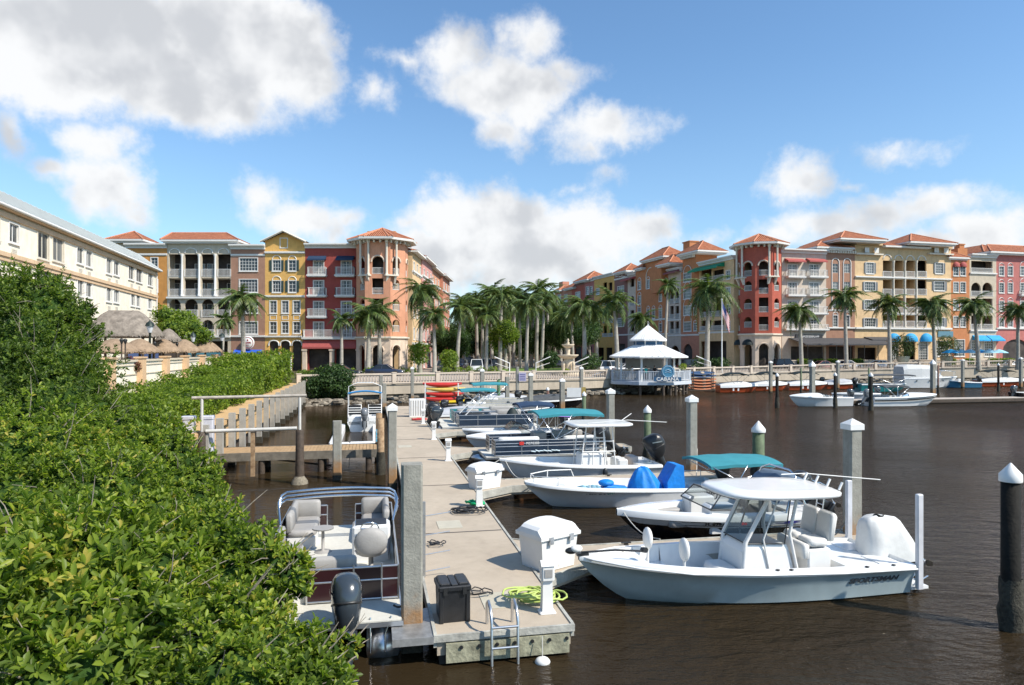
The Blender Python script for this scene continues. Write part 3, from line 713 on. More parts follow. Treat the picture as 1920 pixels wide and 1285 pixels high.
    def finish(s, z0=0.0, wmats=None, groundcol=None, yg=None, body=None, flat=True):
        b = MB(); hs = s.holes; mats = [s.color, groundcol or s.color, body or BODY]
        if yg is not None:
            zg = yg
            hl = []
            for h in hs:
                if h[2] < zg < h[3]: hl.append(h)
            sheet(b, s.x0, s.x1, zg, s.z1, [h for h in hs if h[2] >= zg-.01], mi=0); sheet(b, s.x0, s.x1, z0, zg, [h for h in hs if h[2] < zg-.01], mi=1)
        else: sheet(b, s.x0, s.x1, z0, s.z1, hs)
        b.build('wall', mats, s.rt)
        yb = s.log or .32; b = MB()
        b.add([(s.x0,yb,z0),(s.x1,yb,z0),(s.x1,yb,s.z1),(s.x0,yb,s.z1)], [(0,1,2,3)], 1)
        x0, x1, D_ = s.x0, s.x1, s.depth
        b.add([(x0,0,z0),(x0,D_,z0),(x0,D_,s.z1),(x0,0,s.z1)], [(0,3,2,1)], 0); b.add([(x1,0,z0),(x1,D_,z0),(x1,D_,s.z1),(x1,0,s.z1)], [(0,1,2,3)], 0)
        b.add([(x0,D_,z0),(x1,D_,z0),(x1,D_,s.z1),(x0,D_,s.z1)], [(0,3,2,1)], 0); b.add([(x0,0,s.z1),(x1,0,s.z1),(x1,D_,s.z1),(x0,D_,s.z1)], [(0,1,2,3)], 2)
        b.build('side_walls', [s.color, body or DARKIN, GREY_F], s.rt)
    def floors(s, zs, m=None, a=None, c=None):
        b = MB(); x0 = s.x0+.02 if a is None else s.u(a); x1 = s.x1-.02 if c is None else s.u(c)
        for z in zs: b.box(x0, x1, .285, s.log-.01, z-.26, z)
        b.build('balcony_floors', m or TRIM, s.rt)
    def backdoors(s, xs, zs, h=2.2, w=1.6):
        for i, x in enumerate(xs):
            for z in zs:
                me, pe = win_meshes(w, h, 'plain slide white', WTRIM); o = share('balcony_door', me, s.rt, (x + (.3 if (i % 2) else -.3), s.log-.15, z)); share('pane', pe, o)
TILE2 = mat('ridge_tile', (.52, .22, .12), .85, var=.25, vs=6)

OCH = stucco('orange_ochre', (.56, .26, .075)); BEI = stucco('beige_stucco', (.55, .47, .36)); BRN = stucco('brown_stucco', (.36, .20, .135))
YEL = stucco('mustard_stucco', (.70, .405, .125)); RED = stucco('red_stucco', (.35, .075, .06)); COR = stucco('coral_stucco', (.60, .29, .175))
STN = stucco('pale_stone', (.64, .51, .40)); YE2 = stucco('sand_yellow_stucco', (.67, .47, .265)); PNK = stucco('pink_stucco', (.46, .165, .145)); PN2 = stucco('pale_pink_stucco', (.60, .30, .26))
RD2 = stucco('brick_red_stucco', (.42, .105, .07)); CO2 = stucco('burnt_orange_stucco', (.50, .205, .09)); PLM = stucco('plum_brown_stucco', (.24, .12, .10))
SLM = stucco('salmon_stucco', (.52, .23, .15)); BE2 = stucco('greyish_beige_stucco', (.56, .47, .385))
NAVY = mat('navy_canvas', (.015, .04, .09), .8, var=.15); REDC = mat('red_canvas', (.38, .085, .075), .8, var=.12); BLUC = mat('bright_blue_canvas', (.01, .30, .60), .7, var=.15)
GRNC = mat('green_canvas', (.0, .22, .11), .7, var=.15); SHUT = mat('dark_green_shutter', (.04, .07, .06), .6, var=.1); GSH = mat('grey_shutter', (.20, .21, .22), .6, var=.1)
GRYC = mat('charcoal_canopy', (.06, .06, .065), .7, var=.2); DKC = mat('black_green_canvas', (.01, .02, .02), .7, var=.1)
LP = ((-58, 103), 0.0)
def gshop(B, holes):
    for a, c, t, bt, *k in holes: B.hole(a, c, t, bt, *(k or []))

# --- left block, parallel to the picture
B = Bld('ochre_building', 'ochre orange building at the left end behind the cream hotel', 'building', *LP, 236, 313, 466, OCH)
B.win(283,296,484,506,'white'); B.win(283,296,525,547,'white'); B.cornice(out=.7, ext=0); B.belt(477, px=290); B.finish()
B.hip(196,268,448,434,deep=7,y0=4); b = MB(); b.box(B.u(210,4),B.u(256,4),5,10,B.z1,B.z(230,448,4)-.3); b.build('roof_tower', BEI, B.rt)
B = Bld('loggia_building', 'beige building with four storeys of columned balconies under a wide tiled roof', 'building', *LP, 313.5, 433, 455, BEI, loggia=2.4)
cols = [312.5,342,374,404,434.5]
for a, c in zip(cols[:-1], cols[1:]):
    B.hole(a+4,c-2,477,519); B.hole(a+4,c-2,522,556); B.hole(a+4,c-3,561,596,'arch',1.0); B.hole(a+4,c-3,600,628,'arch',1.0)
    B.rail(a+4,c-2,503,519); B.rail(a+4,c-2,542,556); B.rail(a+4,c-3,581,595); B.rail(a+4,c-3,619,628)
    x0, x1 = B.u(a+5), B.u(c-5); m_ = (x0+x1)/2; w = (x1-x0)/2; zz = B.z(373,476); b = MB()
    b.tube([(m_+w*math.cos(math.pi*k/12), -.03, zz+.1+w*.85*math.sin(math.pi*k/12)) for k in range(13)], .09, 5); b.build('blind_arch', WTRIM, B.rt)
for c in cols[1:-1]:
    x = B.u(c); b = MB(); b.lathe([(.26,0),(.26,.2),(.19,.3),(.17,3),(.16,B.z(373,477)-B.z(373,556)-.4),(.26,B.z(373,477)-B.z(373,556)-.1),(.26,B.z(373,477)-B.z(373,556))], (x,-.12,B.z(373,556)), 12); b.build('column', WTRIM, B.rt)
B.hole(320,427,640,697); B.belt(631,px=373,out=.5,h=.3); B.belt(558.5,px=373,out=.35,h=.25)
B.finish(); B.floors([B.z(373,519),B.z(373,556),B.z(373,596),B.z(373,628)]); B.backdoors([B.u(x) for x in (327,358,389,420)], [B.z(373,519)+.02,B.z(373,556)+.02,B.z(373,596)+.02,B.z(373,628)+.02])
B.hip(300,447,449,437,322,425,deep=9)
BSGN = MB()
B = Bld('brown_building', 'brown building with wide white framed windows and a round sign', 'building', *LP, 433, 497, 468, BRN)
for t, bt in ((485,508),(524,548),(563,587),(604,626)): B.win(449,483,t,bt,'white')
B.cornice(out=.8, ext=.1); B.belt(478,px=465); B.belt(630.5,px=465,out=.3); B.hole(441,491,658,697); B.finish()
B.awn(440,492,656,664,mat('royal_blue_canvas',(.02,.10,.55),.7,var=.15),.7)
# round sign
o = MB(); o.lathe([(.01,-.05),(.98,-.05),(1.0,0),(.98,.05),(.01,.05)], n=28, cap=False); q = o.build('round_sign', WHITEP, B.rt); q.data.transform(Matrix.Rotation(R(90),4,'X')); q.location = (B.u(467),-.5,B.z(467,643))
SR = mat('sign_red', (.45,.03,.03), .6)
b = MB(); b.tube([(.82*math.cos(a),-.06,.82*math.sin(a)) for a in [2*math.pi*k/28 for k in range(28)]], .035, 4, closed=True); b.build('ring', SR, q)
strokes(q, Matrix.Translation((-.62,-.07,-.12)) @ Matrix.Rotation(R(90),4,'X'), 8, .115, .26, SR)
strokes(q, Matrix.Translation((-.3,-.07,-.42)) @ Matrix.Rotation(R(90),4,'X'), 6, .06, .12, SR)
b = MB(); b.ell((0,-.07,.4),(.12,.03,.12)); b.build('emblem', SR, q)

B = Bld('gabled_yellow_building', 'mustard yellow building with a pointed gable and dark green shutters', 'building', *LP, 497, 572, 452, YEL)
for t, bt in ((488,508),(527,548)):
    for a, c in ((511.5,526),(541,555)): B.shut(B.win(a,c,t,bt,'white arch'), SHUT)
for t, bt in ((565,587),(604,625)):
    for a, c in ((506,519),(528.5,541),(550,562.5)): B.win(a,c,t,bt,'white')
for a, c in ((506,519),(528.5,541),(550,562.5)):
    x0, x1, z0, z1 = B.u(a), B.u(c), B.z(535,600), B.z(535,591); b = MB()
    for p in ((x0,x1,z0,z0+.08),(x0,x1,z1-.08,z1),(x0,x0+.08,z0+.08,z1-.08),(x1-.08,x1,z0+.08,z1-.08)): b.box(p[0],p[1],-.05,.0,p[2],p[3])
    b.build('panel_moulding', WTRIM, B.rt)
for a, c in ((505,522),(526.5,543.5),(548.5,565.5)):
    h = B.hole(a,c,640,697,'pt'); w = (h[1]-h[0])/2; m_ = (h[0]+h[1])/2; r_ = h[5]; b = MB()
    b.tube([(m_+(w+.08)*math.cos(math.pi*i/12), -.05, h[3]-r_+(r_+.1)*(math.sin(math.pi*i/12)**.62)) for i in range(13)], .11, 5); b.build('arch_moulding', WTRIM, B.rt)
for c in (524.2,546): b = MB(); b.lathe([(.2,0),(.13,.2),(.12,2.6),(.2,2.8)], (B.u(c),-.1,0), 10); b.build('column', WTRIM, B.rt)
B.belt(473.5,px=535,out=.3); B.belt(555.5,px=535,out=.25); B.belt(631,px=535,out=.3); B.finish()
za = B.z(535,433)+.0; xm = B.u(533.5); b = MB(); b.prism([(B.x0,B.z1),(B.x1,B.z1),(xm,za-.25)], 0.0, 12, 0, 'y'); b.build('gable', YEL, B.rt)
xl, xr = B.u(491), B.u(576); zl = B.z(535,452)-.1
o = roof_obj([[(xl,12,zl),(xl,-.7,zl),(xm,-.7,za),(xm,12,za)],[(xr,-.7,zl),(xr,12,zl),(xm,12,za),(xm,-.7,za)]], B.rt)
b = MB(); b.tube([(xl,-.7,zl-.12),(xm,-.7,za-.12),(xr,-.7,zl-.12)], .16, 4); b.build('barge_board', TRIM, o)
w_ = B.u(540)-B.u(524); b = MB(); z0, z1 = B.z(532,466), B.z(532,446); x0 = B.u(524.5); x1 = B.u(540)
for p in ((x0,x1,z0,z0+.12),(x0,x1,z1-.12,z1),(x0,x0+.12,z0+.12,z1-.12),(x1-.12,x1,z0+.12,z1-.12)): b.box(p[0],p[1],-.06,-.0,p[2],p[3])
b.build('gable_moulding', WTRIM, B.rt)

B = Bld('red_building', 'dark red building with white french doors, small balconies and navy awnings', 'building', *LP, 572, 679, 466, RED)
for t, bt in ((490,516),(527,554),(566,593),(604,633)):
    for a, c in ((588,607),(640,659)): B.win(a,c,t,bt,'white door curt')
for t, bt in ((501,516),(540,554),(579,593.5)):
    for a, c in ((579.5,612),(631,665)): B.rail(a,c,t,bt,dx=.75)
for a, c in ((579,612),(632,665)): B.awn(a,c,480,490,NAVY,.95)
B.rail(571,678,618,633,dx=1.0); B.awn(570.5,679,637,654,REDC,.5,'fascia_awning',off=-.55)
B.hole(579,620,655,697); B.hole(630,669,655,697); B.cornice(out=.8)
for a, c in ((570.5,578),(621,629),(670.5,678.5)):
    b = MB(); x0, x1 = B.u(a), B.u(c); zt = B.z(625,655); b.bbox(x0,x1,-1.05,-.5,0,zt-.25,.03); b.box(x0-.08,x1+.08,-1.12,-.43,zt-.25,zt); b.build('pillar', STN, B.rt)
B.finish()

def arch_face(b, w, z0, z1, holes, mi=0, t=.3): sheet(b, -w/2, w/2, z0, z1, holes, t, mi)
def tower(label, c, rot, faces, Rr, zt, zledge, zbelt, col, stone, ze, zapex, over, nvis, awn=None, span=None):
    """polygonal corner tower; faces = list of (angle, halfwidth, apothem, holes)"""
    rt = empty('corner_tower', label, 'building', (c[0], c[1], 2.0), rot)
    for (an, w, ap, holes, panel) in faces:
        T = Matrix.Rotation(an, 4, 'Z') @ Matrix.Translation((0, -ap, 0))
        b = MB(T); sheet(b, -w, w, zbelt, zt, [h for h in holes if h[2] >= zbelt]); sheet(b, -w, w, 0, zbelt, [h for h in holes if h[2] < zbelt], mi=1)
        if panel: b.box(-w*.62, w*.62, -.03, -.005, panel[0], panel[1], 1) if False else None
        b.build('wall', [col, stone], rt)
        for h in holes:
            if h[2] < zbelt or h[1]-h[0] < .3: continue
            me = rail_mesh(h[1]-h[0], .95); M_ = T @ Vector(((h[0]+h[1])/2, .12, h[2])); share('railing', me, rt, M_, an)
        for h in holes:
            if len(h) > 4 and (h[2] > zledge or h[2] < zbelt):
                b = MB(T); ww = (h[1]-h[0])/2; mm = (h[0]+h[1])/2; rr = h[5]; b.tube([(mm+(ww+.12)*math.cos(math.pi*i/12), -.04, h[3]-rr+(rr+.12)*math.sin(math.pi*i/12)) for i in range(13)], .14, 5); b.build('arch_moulding', STN, rt)
    # ring profiles
    vs = []
    for (an, w, ap, *_r) in faces:
        for sg in (-1, 1): vs.append((Matrix.Rotation(an, 4, 'Z') @ Vector((sg*w, -ap, 0))))
    P = []
    for v in vs:
        if not P or (v-P[-1]).length > .1: P.append(v)
    def ring(o, z): return [((p.x*(1+o/Rr)), (p.y*(1+o/Rr)), z) for p in P]
    b = MB(); b.loft([ring(.05, zbelt-.2), ring(.25, zbelt-.1), ring(.25, zbelt+.12), ring(.05, zbelt+.15)], True, True, 0, False); b.build('belt_course', TRIM, rt)
    b = MB(); b.loft([ring(.1, zledge-1.0), ring(.25, zledge-.7), ring(.75, zledge-.2), ring(.8, zledge), ring(.1, zledge+.02)], True, True, 0, False); b.build('ledge', TRIM, rt) if span is None else None
    if span is not None:
        for k in span:   # bracketed ledges under column pairs
            T = Matrix.Rotation(k, 4, 'Z'); b = MB(T); ap = Rr; b.prism([(-ap-.62, zledge-.18), (-ap+.3, zledge-.18), (-ap+.3, zledge), (-ap-.62, zledge)], -1.05, 1.05, 0, 'x') if False else b.box(-1.0, 1.0, -ap-.55, -ap+.5, zledge-.2, zledge)
            b.prism([(-ap-.45, zledge-.2), (-ap+.1, zledge-1.3), (-ap+.3, zledge-1.3), (-ap+.3, zledge-.2)], -.75, -.45, 0, 'x'); b.prism([(-ap-.45, zledge-.2), (-ap+.1, zledge-1.3), (-ap+.3, zledge-1.3), (-ap+.3, zledge-.2)], .45, .75, 0, 'x')
            b.build('ledge', TRIM, rt)
            for sx in (-.75, .75):
                b = MB(T); b.lathe([(.24,0),(.17,.3),(.16,ze-zledge-.9),(.27,ze-zledge-.55),(.27,ze-zledge-.3)], (sx, -ap-.25, zledge), 12); b.build('column', TRIM, rt)
    # eave brackets
    b = MB()
    for (an, w, ap, *_r) in faces:
        T = Matrix.Rotation(an, 4, 'Z') @ Matrix.Translation((0, -ap, 0)); b.T = T; nb = max(2, int(2*w/.75))
        for i in range(nb): x = -w + 2*w*(i+.5)/nb; b.box(x-.11, x+.11, -.6, .0, ze-.75, ze-.33)
    b.T = None; b.build('eave_brackets', TRIM, rt)
    E = ring(over, ze); A = (0, 0, zapex); n = len(E)
    f = [[E[i], E[(i+1) % n], A] for i in range(n)]
    o = roof_obj(f, rt); b = MB(); b.loft([ring(over-.05, ze-.32), ring(over-.01, ze-.01)], True, True, 0, False); b.build('eave_fascia', WTRIM, o)
    b = MB()
    for e in E: b.tube([e, A], .12, 6)
    b.build('ridge_tiles', TILE2, o)
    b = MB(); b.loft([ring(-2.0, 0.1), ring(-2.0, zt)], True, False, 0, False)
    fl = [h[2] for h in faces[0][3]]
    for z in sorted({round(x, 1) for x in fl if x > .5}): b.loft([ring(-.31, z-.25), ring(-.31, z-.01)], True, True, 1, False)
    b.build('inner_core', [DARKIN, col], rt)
    return rt, ring
# coral corner tower: centre around px 717, front at depth ~99.5
dc = 99.0; pxm = dc/F
def zz(py, d=dc): return CH-(py-YH)/F*d-2.0
c_ = ((717-CX)/F*(dc+3.6), dc+3.6)
H0 = [[-.82,.82,zz(514),zz(481),'arch',.8],[-.82,.82,zz(552),zz(522)],[-.82,.82,zz(590),zz(560)],[-.82,.82,zz(630),zz(599)],[-.75,.75,.0,zz(648),'arch',.75]]
H1 = [[-.62,.62,zz(514),zz(482),'arch',.6],[-.62,.62,zz(543),zz(523),'arch',.6],[-.62,.62,zz(582),zz(560),'arch',.6],[-.62,.62,zz(622),zz(599),'arch',.6],[-.62,.62,.0,zz(648),'arch',.6]]
FA = [(R(-90),1.35,3.62,H1,None),(R(-45),1.62,3.5,H1,None),(0,1.85,3.62,H0,None),(R(45),1.62,3.5,H1,None),(R(90),1.35,3.62,H1,None),(R(180),1.9,3.6,[],None)]
tw, ring = tower('tall coral octagonal corner tower with arched openings left of the palm avenue', c_, 0.0, FA, 3.7, zz(452), zz(515), zz(633), COR, STN, zz(447)+.1, zz(428,dc+3.6), 1.35, 5, span=(R(-30), R(30)))

# --- street side of the left block, running away from the camera
SX = [(-15.4,105.5,114,YE2,'yellow house with a tiled roof just right of the coral tower',480,454),(-15.0,114,126,PN2,'pink house, second along the receding left side of the palm avenue',492,487),
      (-14.9,126,138,COR,'coral house, third along the receding left side of the palm avenue',509,500),(-14.0,138,150,SLM,'salmon house, farthest along the receding left side of the palm avenue',523,516)]
for x, d0, d1, m, lb, ye, yr in SX:
    px0 = CX + F*x/d0; px1 = CX + F*(x+.3)/d1; dm = (d0+d1)/2
    B = Bld('street_house', lb, 'building', (x, d0), R(88.6), px0, px1, ye, m, depth=11, zt=CH-(ye-YH)/F*dm-2.0)
    L_ = B.x1-B.x0; nb = 3
    for k in range(nb):
        for fl in range(5):
            w, h = (1.1, 1.7) if fl else (1.5, 2.5); xc = B.x0 + L_*(k+.5)/nb; z0 = .3 if fl == 0 else 1.4+3.45*fl
            me, pe = win_meshes(w, h, 'white', WTRIM); B.holes.append([xc-w/2,xc+w/2,z0,z0+h]); o = share('window', me, B.rt, (xc,0,z0)); share('pane', pe, o)
            if fl in (1,3) and k == 1: share('railing', rail_mesh(2.2,1.0,.7), B.rt, (xc,0,z0-.1))
    B.belt(4.2, h=.3, out=.3); B.belt(B.z1-2.9, h=.25, out=.25); B.finish()
    o = MB(); z = B.z1; e = .9
    x0,x1,y0,y1 = B.x0-e*.3,B.x1+e*.3,-e,11+e; rr = 2.0
    roof_obj([[(x0,y0,z+.3),(x1,y0,z+.3),(x1-3,5.5,z+rr),(x0+3,5.5,z+rr)],[(x1,y0,z+.3),(x1,y1,z+.3),(x1-3,5.5,z+rr)],[(x1,y1,z+.3),(x0,y1,z+.3),(x0+3,5.5,z+rr),(x1-3,5.5,z+rr)],[(x0,y1,z+.3),(x0,y0,z+.3),(x0+3,5.5,z+rr)]], B.rt)
    b = MB(); b.box(x0+.02,x1-.02,y0+.02,y1-.02,z-.0,z+.285); b.build('eave_fascia', WTRIM, B.rt)
    if d0 < 110:
        b = MB(); b.box(B.x0+1,B.x0+4.5,3,7,z,z+3.2); b.box(B.x0+.8,B.x0+4.7,2.8,7.2,z+3.2,z+3.4); b.build('roof_block', OCH, B.rt)
    b = MB(); b.prism([(-1.3,z-5.6),(-.02,z-5.6),(-.02,z-5.3),(-1.3,z-5.3)], B.x0+.5, B.x0+3.5, 0, 'x'); b.build('bay_ledge', TRIM, B.rt)

# --- right row, receding towards the left
pA, pB = Vector((12.2,195)), Vector((37.2,115)); an = math.atan2(pB.y-pA.y, pB.x-pA.x); RP_ = (tuple(pA), an)
def rrow(name, lb, a, c, yt, m, wins, kind='white', log=0, holes=(), belts=(), zg=None, gcol=None, rails=(), ex=None, corn=True, shopy=640):
    B = Bld(name, lb, 'building', *RP_, a, c, yt, m, loggia=log, depth=14)
    for w in wins: B.win(*w, kind)
    for h in holes: B.hole(*h)
    for r_ in rails: B.rail(*r_)
    for y in belts: B.belt(y, px=(a+c)/2)
    if corn: B.cornice(out=.6)
    B.finish(yg=zg, groundcol=gcol)
    return B
B = rrow('tan_balcony_building', 'tan building with green awning and balconies left of the red corner tower', 1311, 1376, 493, YE2,
    [(1362,1369,508,523),(1362,1369,540,555),(1362,1369,572,588),(1362,1369,603,617)], log=2.2,
    holes=[(1314,1334,506,528),(1337,1357,506,528),(1314,1334,536,557),(1337,1357,536,557),(1314,1334,571,594),(1337,1357,571,594),(1314,1334,601,620),(1337,1357,601,620),(1314,1362,640,692)],
    rails=[(1313,1358,518,528),(1313,1358,547,557),(1313,1358,584,594),(1313,1358,611,620)], belts=(623,))
B.floors([B.z(1335,528),B.z(1335,557),B.z(1335,594),B.z(1335,620)]); B.awn(1303,1359,497,508,GRNC,1.6)
B = rrow('burnt_orange_tower_building', 'burnt orange building with square tiled tower and chimney beside the green awning', 1277, 1311, 508, CO2,
    [(1282,1296,512,528),(1282,1296,543,560),(1282,1296,574,591),(1282,1296,604,621),(1301,1306,578,590),(1301,1306,607,620)], kind='white arch', holes=[(1281,1298,645,692,'arch')], belts=(628,), gcol=SLM, zg=6.5, corn=False)
z0, z1 = B.z1, B.z(1294,477); x0, x1 = B.u(1279), B.u(1304,0); b = MB(); b.box(x0,x1,.1,4.6,z0,z1); b.build('tower_shaft', CO2, B.rt)
b = MB(); nb = 9
for i in range(nb): x = x0+(x1-x0)*(i+.5)/nb; b.box(x-.13,x+.13,-.55,0,z1-.75,z1-.05)
b.build('eave_brackets', TRIM, B.rt)
B.hip(1268,1308,473,460,deep=6.6,over=1.0); b = MB(); b.box(B.u(1281,3),B.u(1293,3),3,5,z1,B.z(1290,454,3)); b.box(B.u(1280,3)-.1,B.u(1293,3)+.1,2.9,5.1,B.z(1290,454,3),B.z(1290,452,3)); b.build('chimney', CO2, B.rt)
B = rrow('narrow_beige_loggia', 'narrow beige balcony building with maroon awning between the two orange buildings', 1253, 1277, 510, BE2, [], log=2.2,
    holes=[(1256,1263,541,570),(1266,1273,541,570),(1256,1263,574,598),(1266,1273,574,598),(1256,1263,603,626),(1266,1273,603,626),(1257,1274,648,692,'arch')], rails=[(1255,1275,560,569),(1255,1275,589,598),(1255,1275,617,626)], belts=(600,629))
B.floors([B.z(1265,570),B.z(1265,598),B.z(1265,626)]); B.awn(1253,1276,506,514,mat('maroon_canvas',(.22,.07,.08),.8),1.2); 
B = rrow('orange_building', 'large orange building with stacked tiled roofs and a tall arched window', 1192, 1253, 498, CO2,
    [(1196,1202,528,543),(1196,1202,555,570),(1196,1202,577,597),(1213,1218,525,541),(1222,1227,525,541),(1213,1218,580,597),(1223,1228,580,597),(1236,1241,548,565),(1236,1241,578,597),(1196,1202,607,622),(1213,1218,607,622),(1236,1241,607,622)],
    kind='white arch', holes=[(1200,1215,646,692,'arch'),(1222,1240,646,692,'arch')], belts=(600,627), gcol=BE2, zg=6.5, corn=False)
b = MB(); xx0, xx1 = B.u(1204), B.u(1238); z0 = B.z1; z1 = B.z(1225,486); b.box(xx0,xx1,.1,5.4,z0,z1); b.box(B.u(1231),B.u(1250),-1.2,1.8,z0-6,B.z(1240,496)-.3); b.build('upper_storey', CO2, B.rt)
B.hip(1199,1243,484.5,472,deep=7,y0=-.8); B.hip(1228,1255,495,484,deep=4.5,y0=-2.0); B.hip(1187,1203,503,496,deep=4,y0=-1.0)
xx0, xx1 = B.u(1212), B.u(1228); m_ = (xx0+xx1)/2; w = (xx1-xx0)/2; b = MB(); b.tube([(xx0,-.04,B.z(1220,541))]+[(m_-w*math.cos(math.pi*i/12), -.04, B.z(1220,520)+w*1.1*math.sin(math.pi*i/12)) for i in range(13)]+[(xx1,-.04,B.z(1220,541))], .12, 5); b.build('arch_moulding', TRIM, B.rt)
B = rrow('slim_beige_loggia', 'slim beige balcony building with small red awning right of the plum tower', 1177, 1192, 516, BE2, [], log=2.0,
    holes=[(1182,1189,520,538),(1182,1189,555,574,'arch'),(1182,1189,582,598),(1182,1189,605,622),(1180,1190,648,692,'arch')], rails=[(1181,1190,567,574),(1181,1190,590,598)], belts=(627,))
B.awn(1172,1192,520,527,REDC,1.3)
B = rrow('plum_tower_building', 'plum brown building with a small tiled belvedere roof in the receding row', 1152, 1177, 520, PLM, [(1158,1170,537,552),(1158,1170,567,582),(1158,1170,597,612)], belts=(522,628), holes=[(1155,1172,645,692)], corn=False)
x0, x1 = B.u(1152), B.u(1177); z1 = B.z(1165,511); b = MB(); b.box(x0,B.u(1172),0,4.5,B.z1,z1); b.build('belvedere', PLM, B.rt); B.hip(1149,1173,509.5,500,deep=6,over=1.0)
for a in (1155,1161.5,1168): B.win(a,a+4.5,512.5,518,'white',hole=False)
B = rrow('yellow_row_building', 'ochre yellow building with recessed balconies in the receding right row', 1114, 1152, 521, YEL, [(1118,1124,541,552),(1118,1124,568,580),(1118,1124,594,606),(1118,1124,617,628)], log=2,
    holes=[(1131,1138,530,545),(1141,1148,530,545),(1131,1138,552,573),(1141,1148,552,573),(1131,1138,582,606),(1141,1148,582,606),(1131,1138,611,632),(1141,1148,611,632),(1120,1132,652,690),(1136,1148,652,690)], rails=[(1130,1149,566,573),(1130,1149,598,606),(1130,1149,625,632)])
B = rrow('pink_row_building', 'pinkish red building with narrow windows in the receding right row', 1096, 1114, 529, PNK, [(1099,1104,538,552),(1106,1111,538,552),(1099,1104,565,580),(1106,1111,565,580),(1101,1110,600,620)], holes=[(1099,1110,650,688)], belts=(635,))
B = rrow('red_brown_row_building', 'red brown building with tiled tower near the far end of the right row', 1072, 1096, 536, RD2, [(1079,1088,548,560),(1079,1088,575,588),(1079,1088,600,615)], holes=[(1078,1090,650,688)], belts=(635,), corn=False)
x0, x1 = B.u(1078), B.u(1096); z1 = B.z(1088,527); b = MB(); b.box(x0,x1,0,7,B.z1,z1); b.build('belvedere', PLM, B.rt); B.hip(1074,1100,526,516,deep=8,over=1.2)
B = rrow('far_coral_row_building', 'coral building with chimney, farthest in the receding right row', 1040, 1072, 542, SLM, [(1046,1052,553,565),(1058,1064,553,565),(1046,1052,580,592),(1058,1064,580,592),(1046,1052,605,618),(1058,1064,605,618)], holes=[(1046,1062,650,686)], belts=(632,), corn=False)
B.hip(1054,1074,540,532,deep=7,over=1.0); B.hip(1036,1048,545,540,deep=6,over=1.0)
b = MB(); b.box(B.u(1048,2),B.u(1055,2),2,4,B.z1-1,B.z(1051,529,2)); b.build('chimney', SLM, B.rt)

# --- right block
RB = ((47.0,117.0), math.atan(.25))
B = Bld('beige_building', 'greyish beige building with french balconies and two red awnings', 'building', *RB, 1466, 1549, 476, BE2)
for t, bt in ((496,518),(530,553),(565,587),(599,617)):
    for a, c in ((1477,1494),(1517,1535)): B.win(a,c,t,bt,'white door curt')
for t, bt in ((507,519),(541,553.5),(575,587.5)):
    for a, c in ((1474,1504.5),(1514,1546)): B.rail(a,c,t,bt,dx=.75)
for a, c in ((1471,1505),(1511,1545)): B.awn(a,c,485,493,REDC,1.0)
B.cornice(out=.8); B.rail(1471,1549,609,617,dx=.6); B.hole(1483,1545,650,692); B.finish()
b = MB(); b.box(B.u(1491),B.u(1541),-.2,-.02,B.z(1516,635),B.z(1516,627.5)); sg = b.build('shop_sign', mat('sign_black',(.03,.03,.035),.5), B.rt)
SW = mat('sign_white', (.75,.75,.75), .5)
strokes(sg, Matrix.Translation((B.u(1500),-.21,B.z(1516,633.0))) @ Matrix.Rotation(R(90),4,'X'), 14, .2, .3, SW)
B2 = Bld('brown_arched_building', 'brown building with two tall white outlined arches and a low tiled roof', 'building', *RB, 1549, 1603, 467, BRN)
for a, c in ((1559.5,1573),(1581,1595)):
    x0, x1 = B2.u(a), B2.u(c); m_, w = (x0+x1)/2, (x1-x0)/2; zb_ = B2.z(1575,581); b = MB()
    b.tube([(x0,-.04,zb_)]+[(m_-w*math.cos(math.pi*i/12), -.04, B2.z(1575,493)+w*math.sin(math.pi*i/12)) for i in range(13)]+[(x1,-.04,zb_),(x0,-.04,zb_)], .09, 5); b.build('tall_arch_moulding', WTRIM, B2.rt)
    for t, bt in ((495,512),(529,545),(562,578)): B2.win(a+1.5,c-1.5,t,bt,'plain white')
    B2.win(a+2.5,c-2.5,592,613,'white arch')
B2.belt(615,px=1575,out=.25); B2.belt(582,px=1575,out=.12,h=.12); B2.hole(1554,1600,650,692); B2.finish()
b = MB(); 
for i in range(12): x = B2.x0+(B2.x1-B2.x0)*(i+.5)/12; b.box(x-.16,x+.16,-.45,0,B2.z1-.8,B2.z1-.3)
b.build('eave_brackets', TRIM, B2.rt); B2.hip(1532,1604,463,454,deep=11,over=.9)
# long charcoal canopy in front of both
rt = empty('restaurant_canopy', 'long charcoal canopy over the terrace in front of the beige and brown buildings', 'canopy', (B.P.x,B.P.y,2), B.ang)
x0, x1 = B.u(1478), B.u(1640); b = MB(); zt, zb_ = B.z(1560,634), B.z(1560,648)
b.prism([(-.05,zt),(-4.5,zb_+.25),(-4.5,zb_),(-4.45,zb_),(-.05,zt-.08)], x0, x1, 0, 'x'); b.build('canvas', GRYC, rt)
for k in range(7): b = MB(); x = x0+.5+(x1-x0-1)*k/6; b.tube([(x,-4.4,0),(x,-4.4,zb_+.02)], .06, 6); b.build('post', DKMETAL, rt)

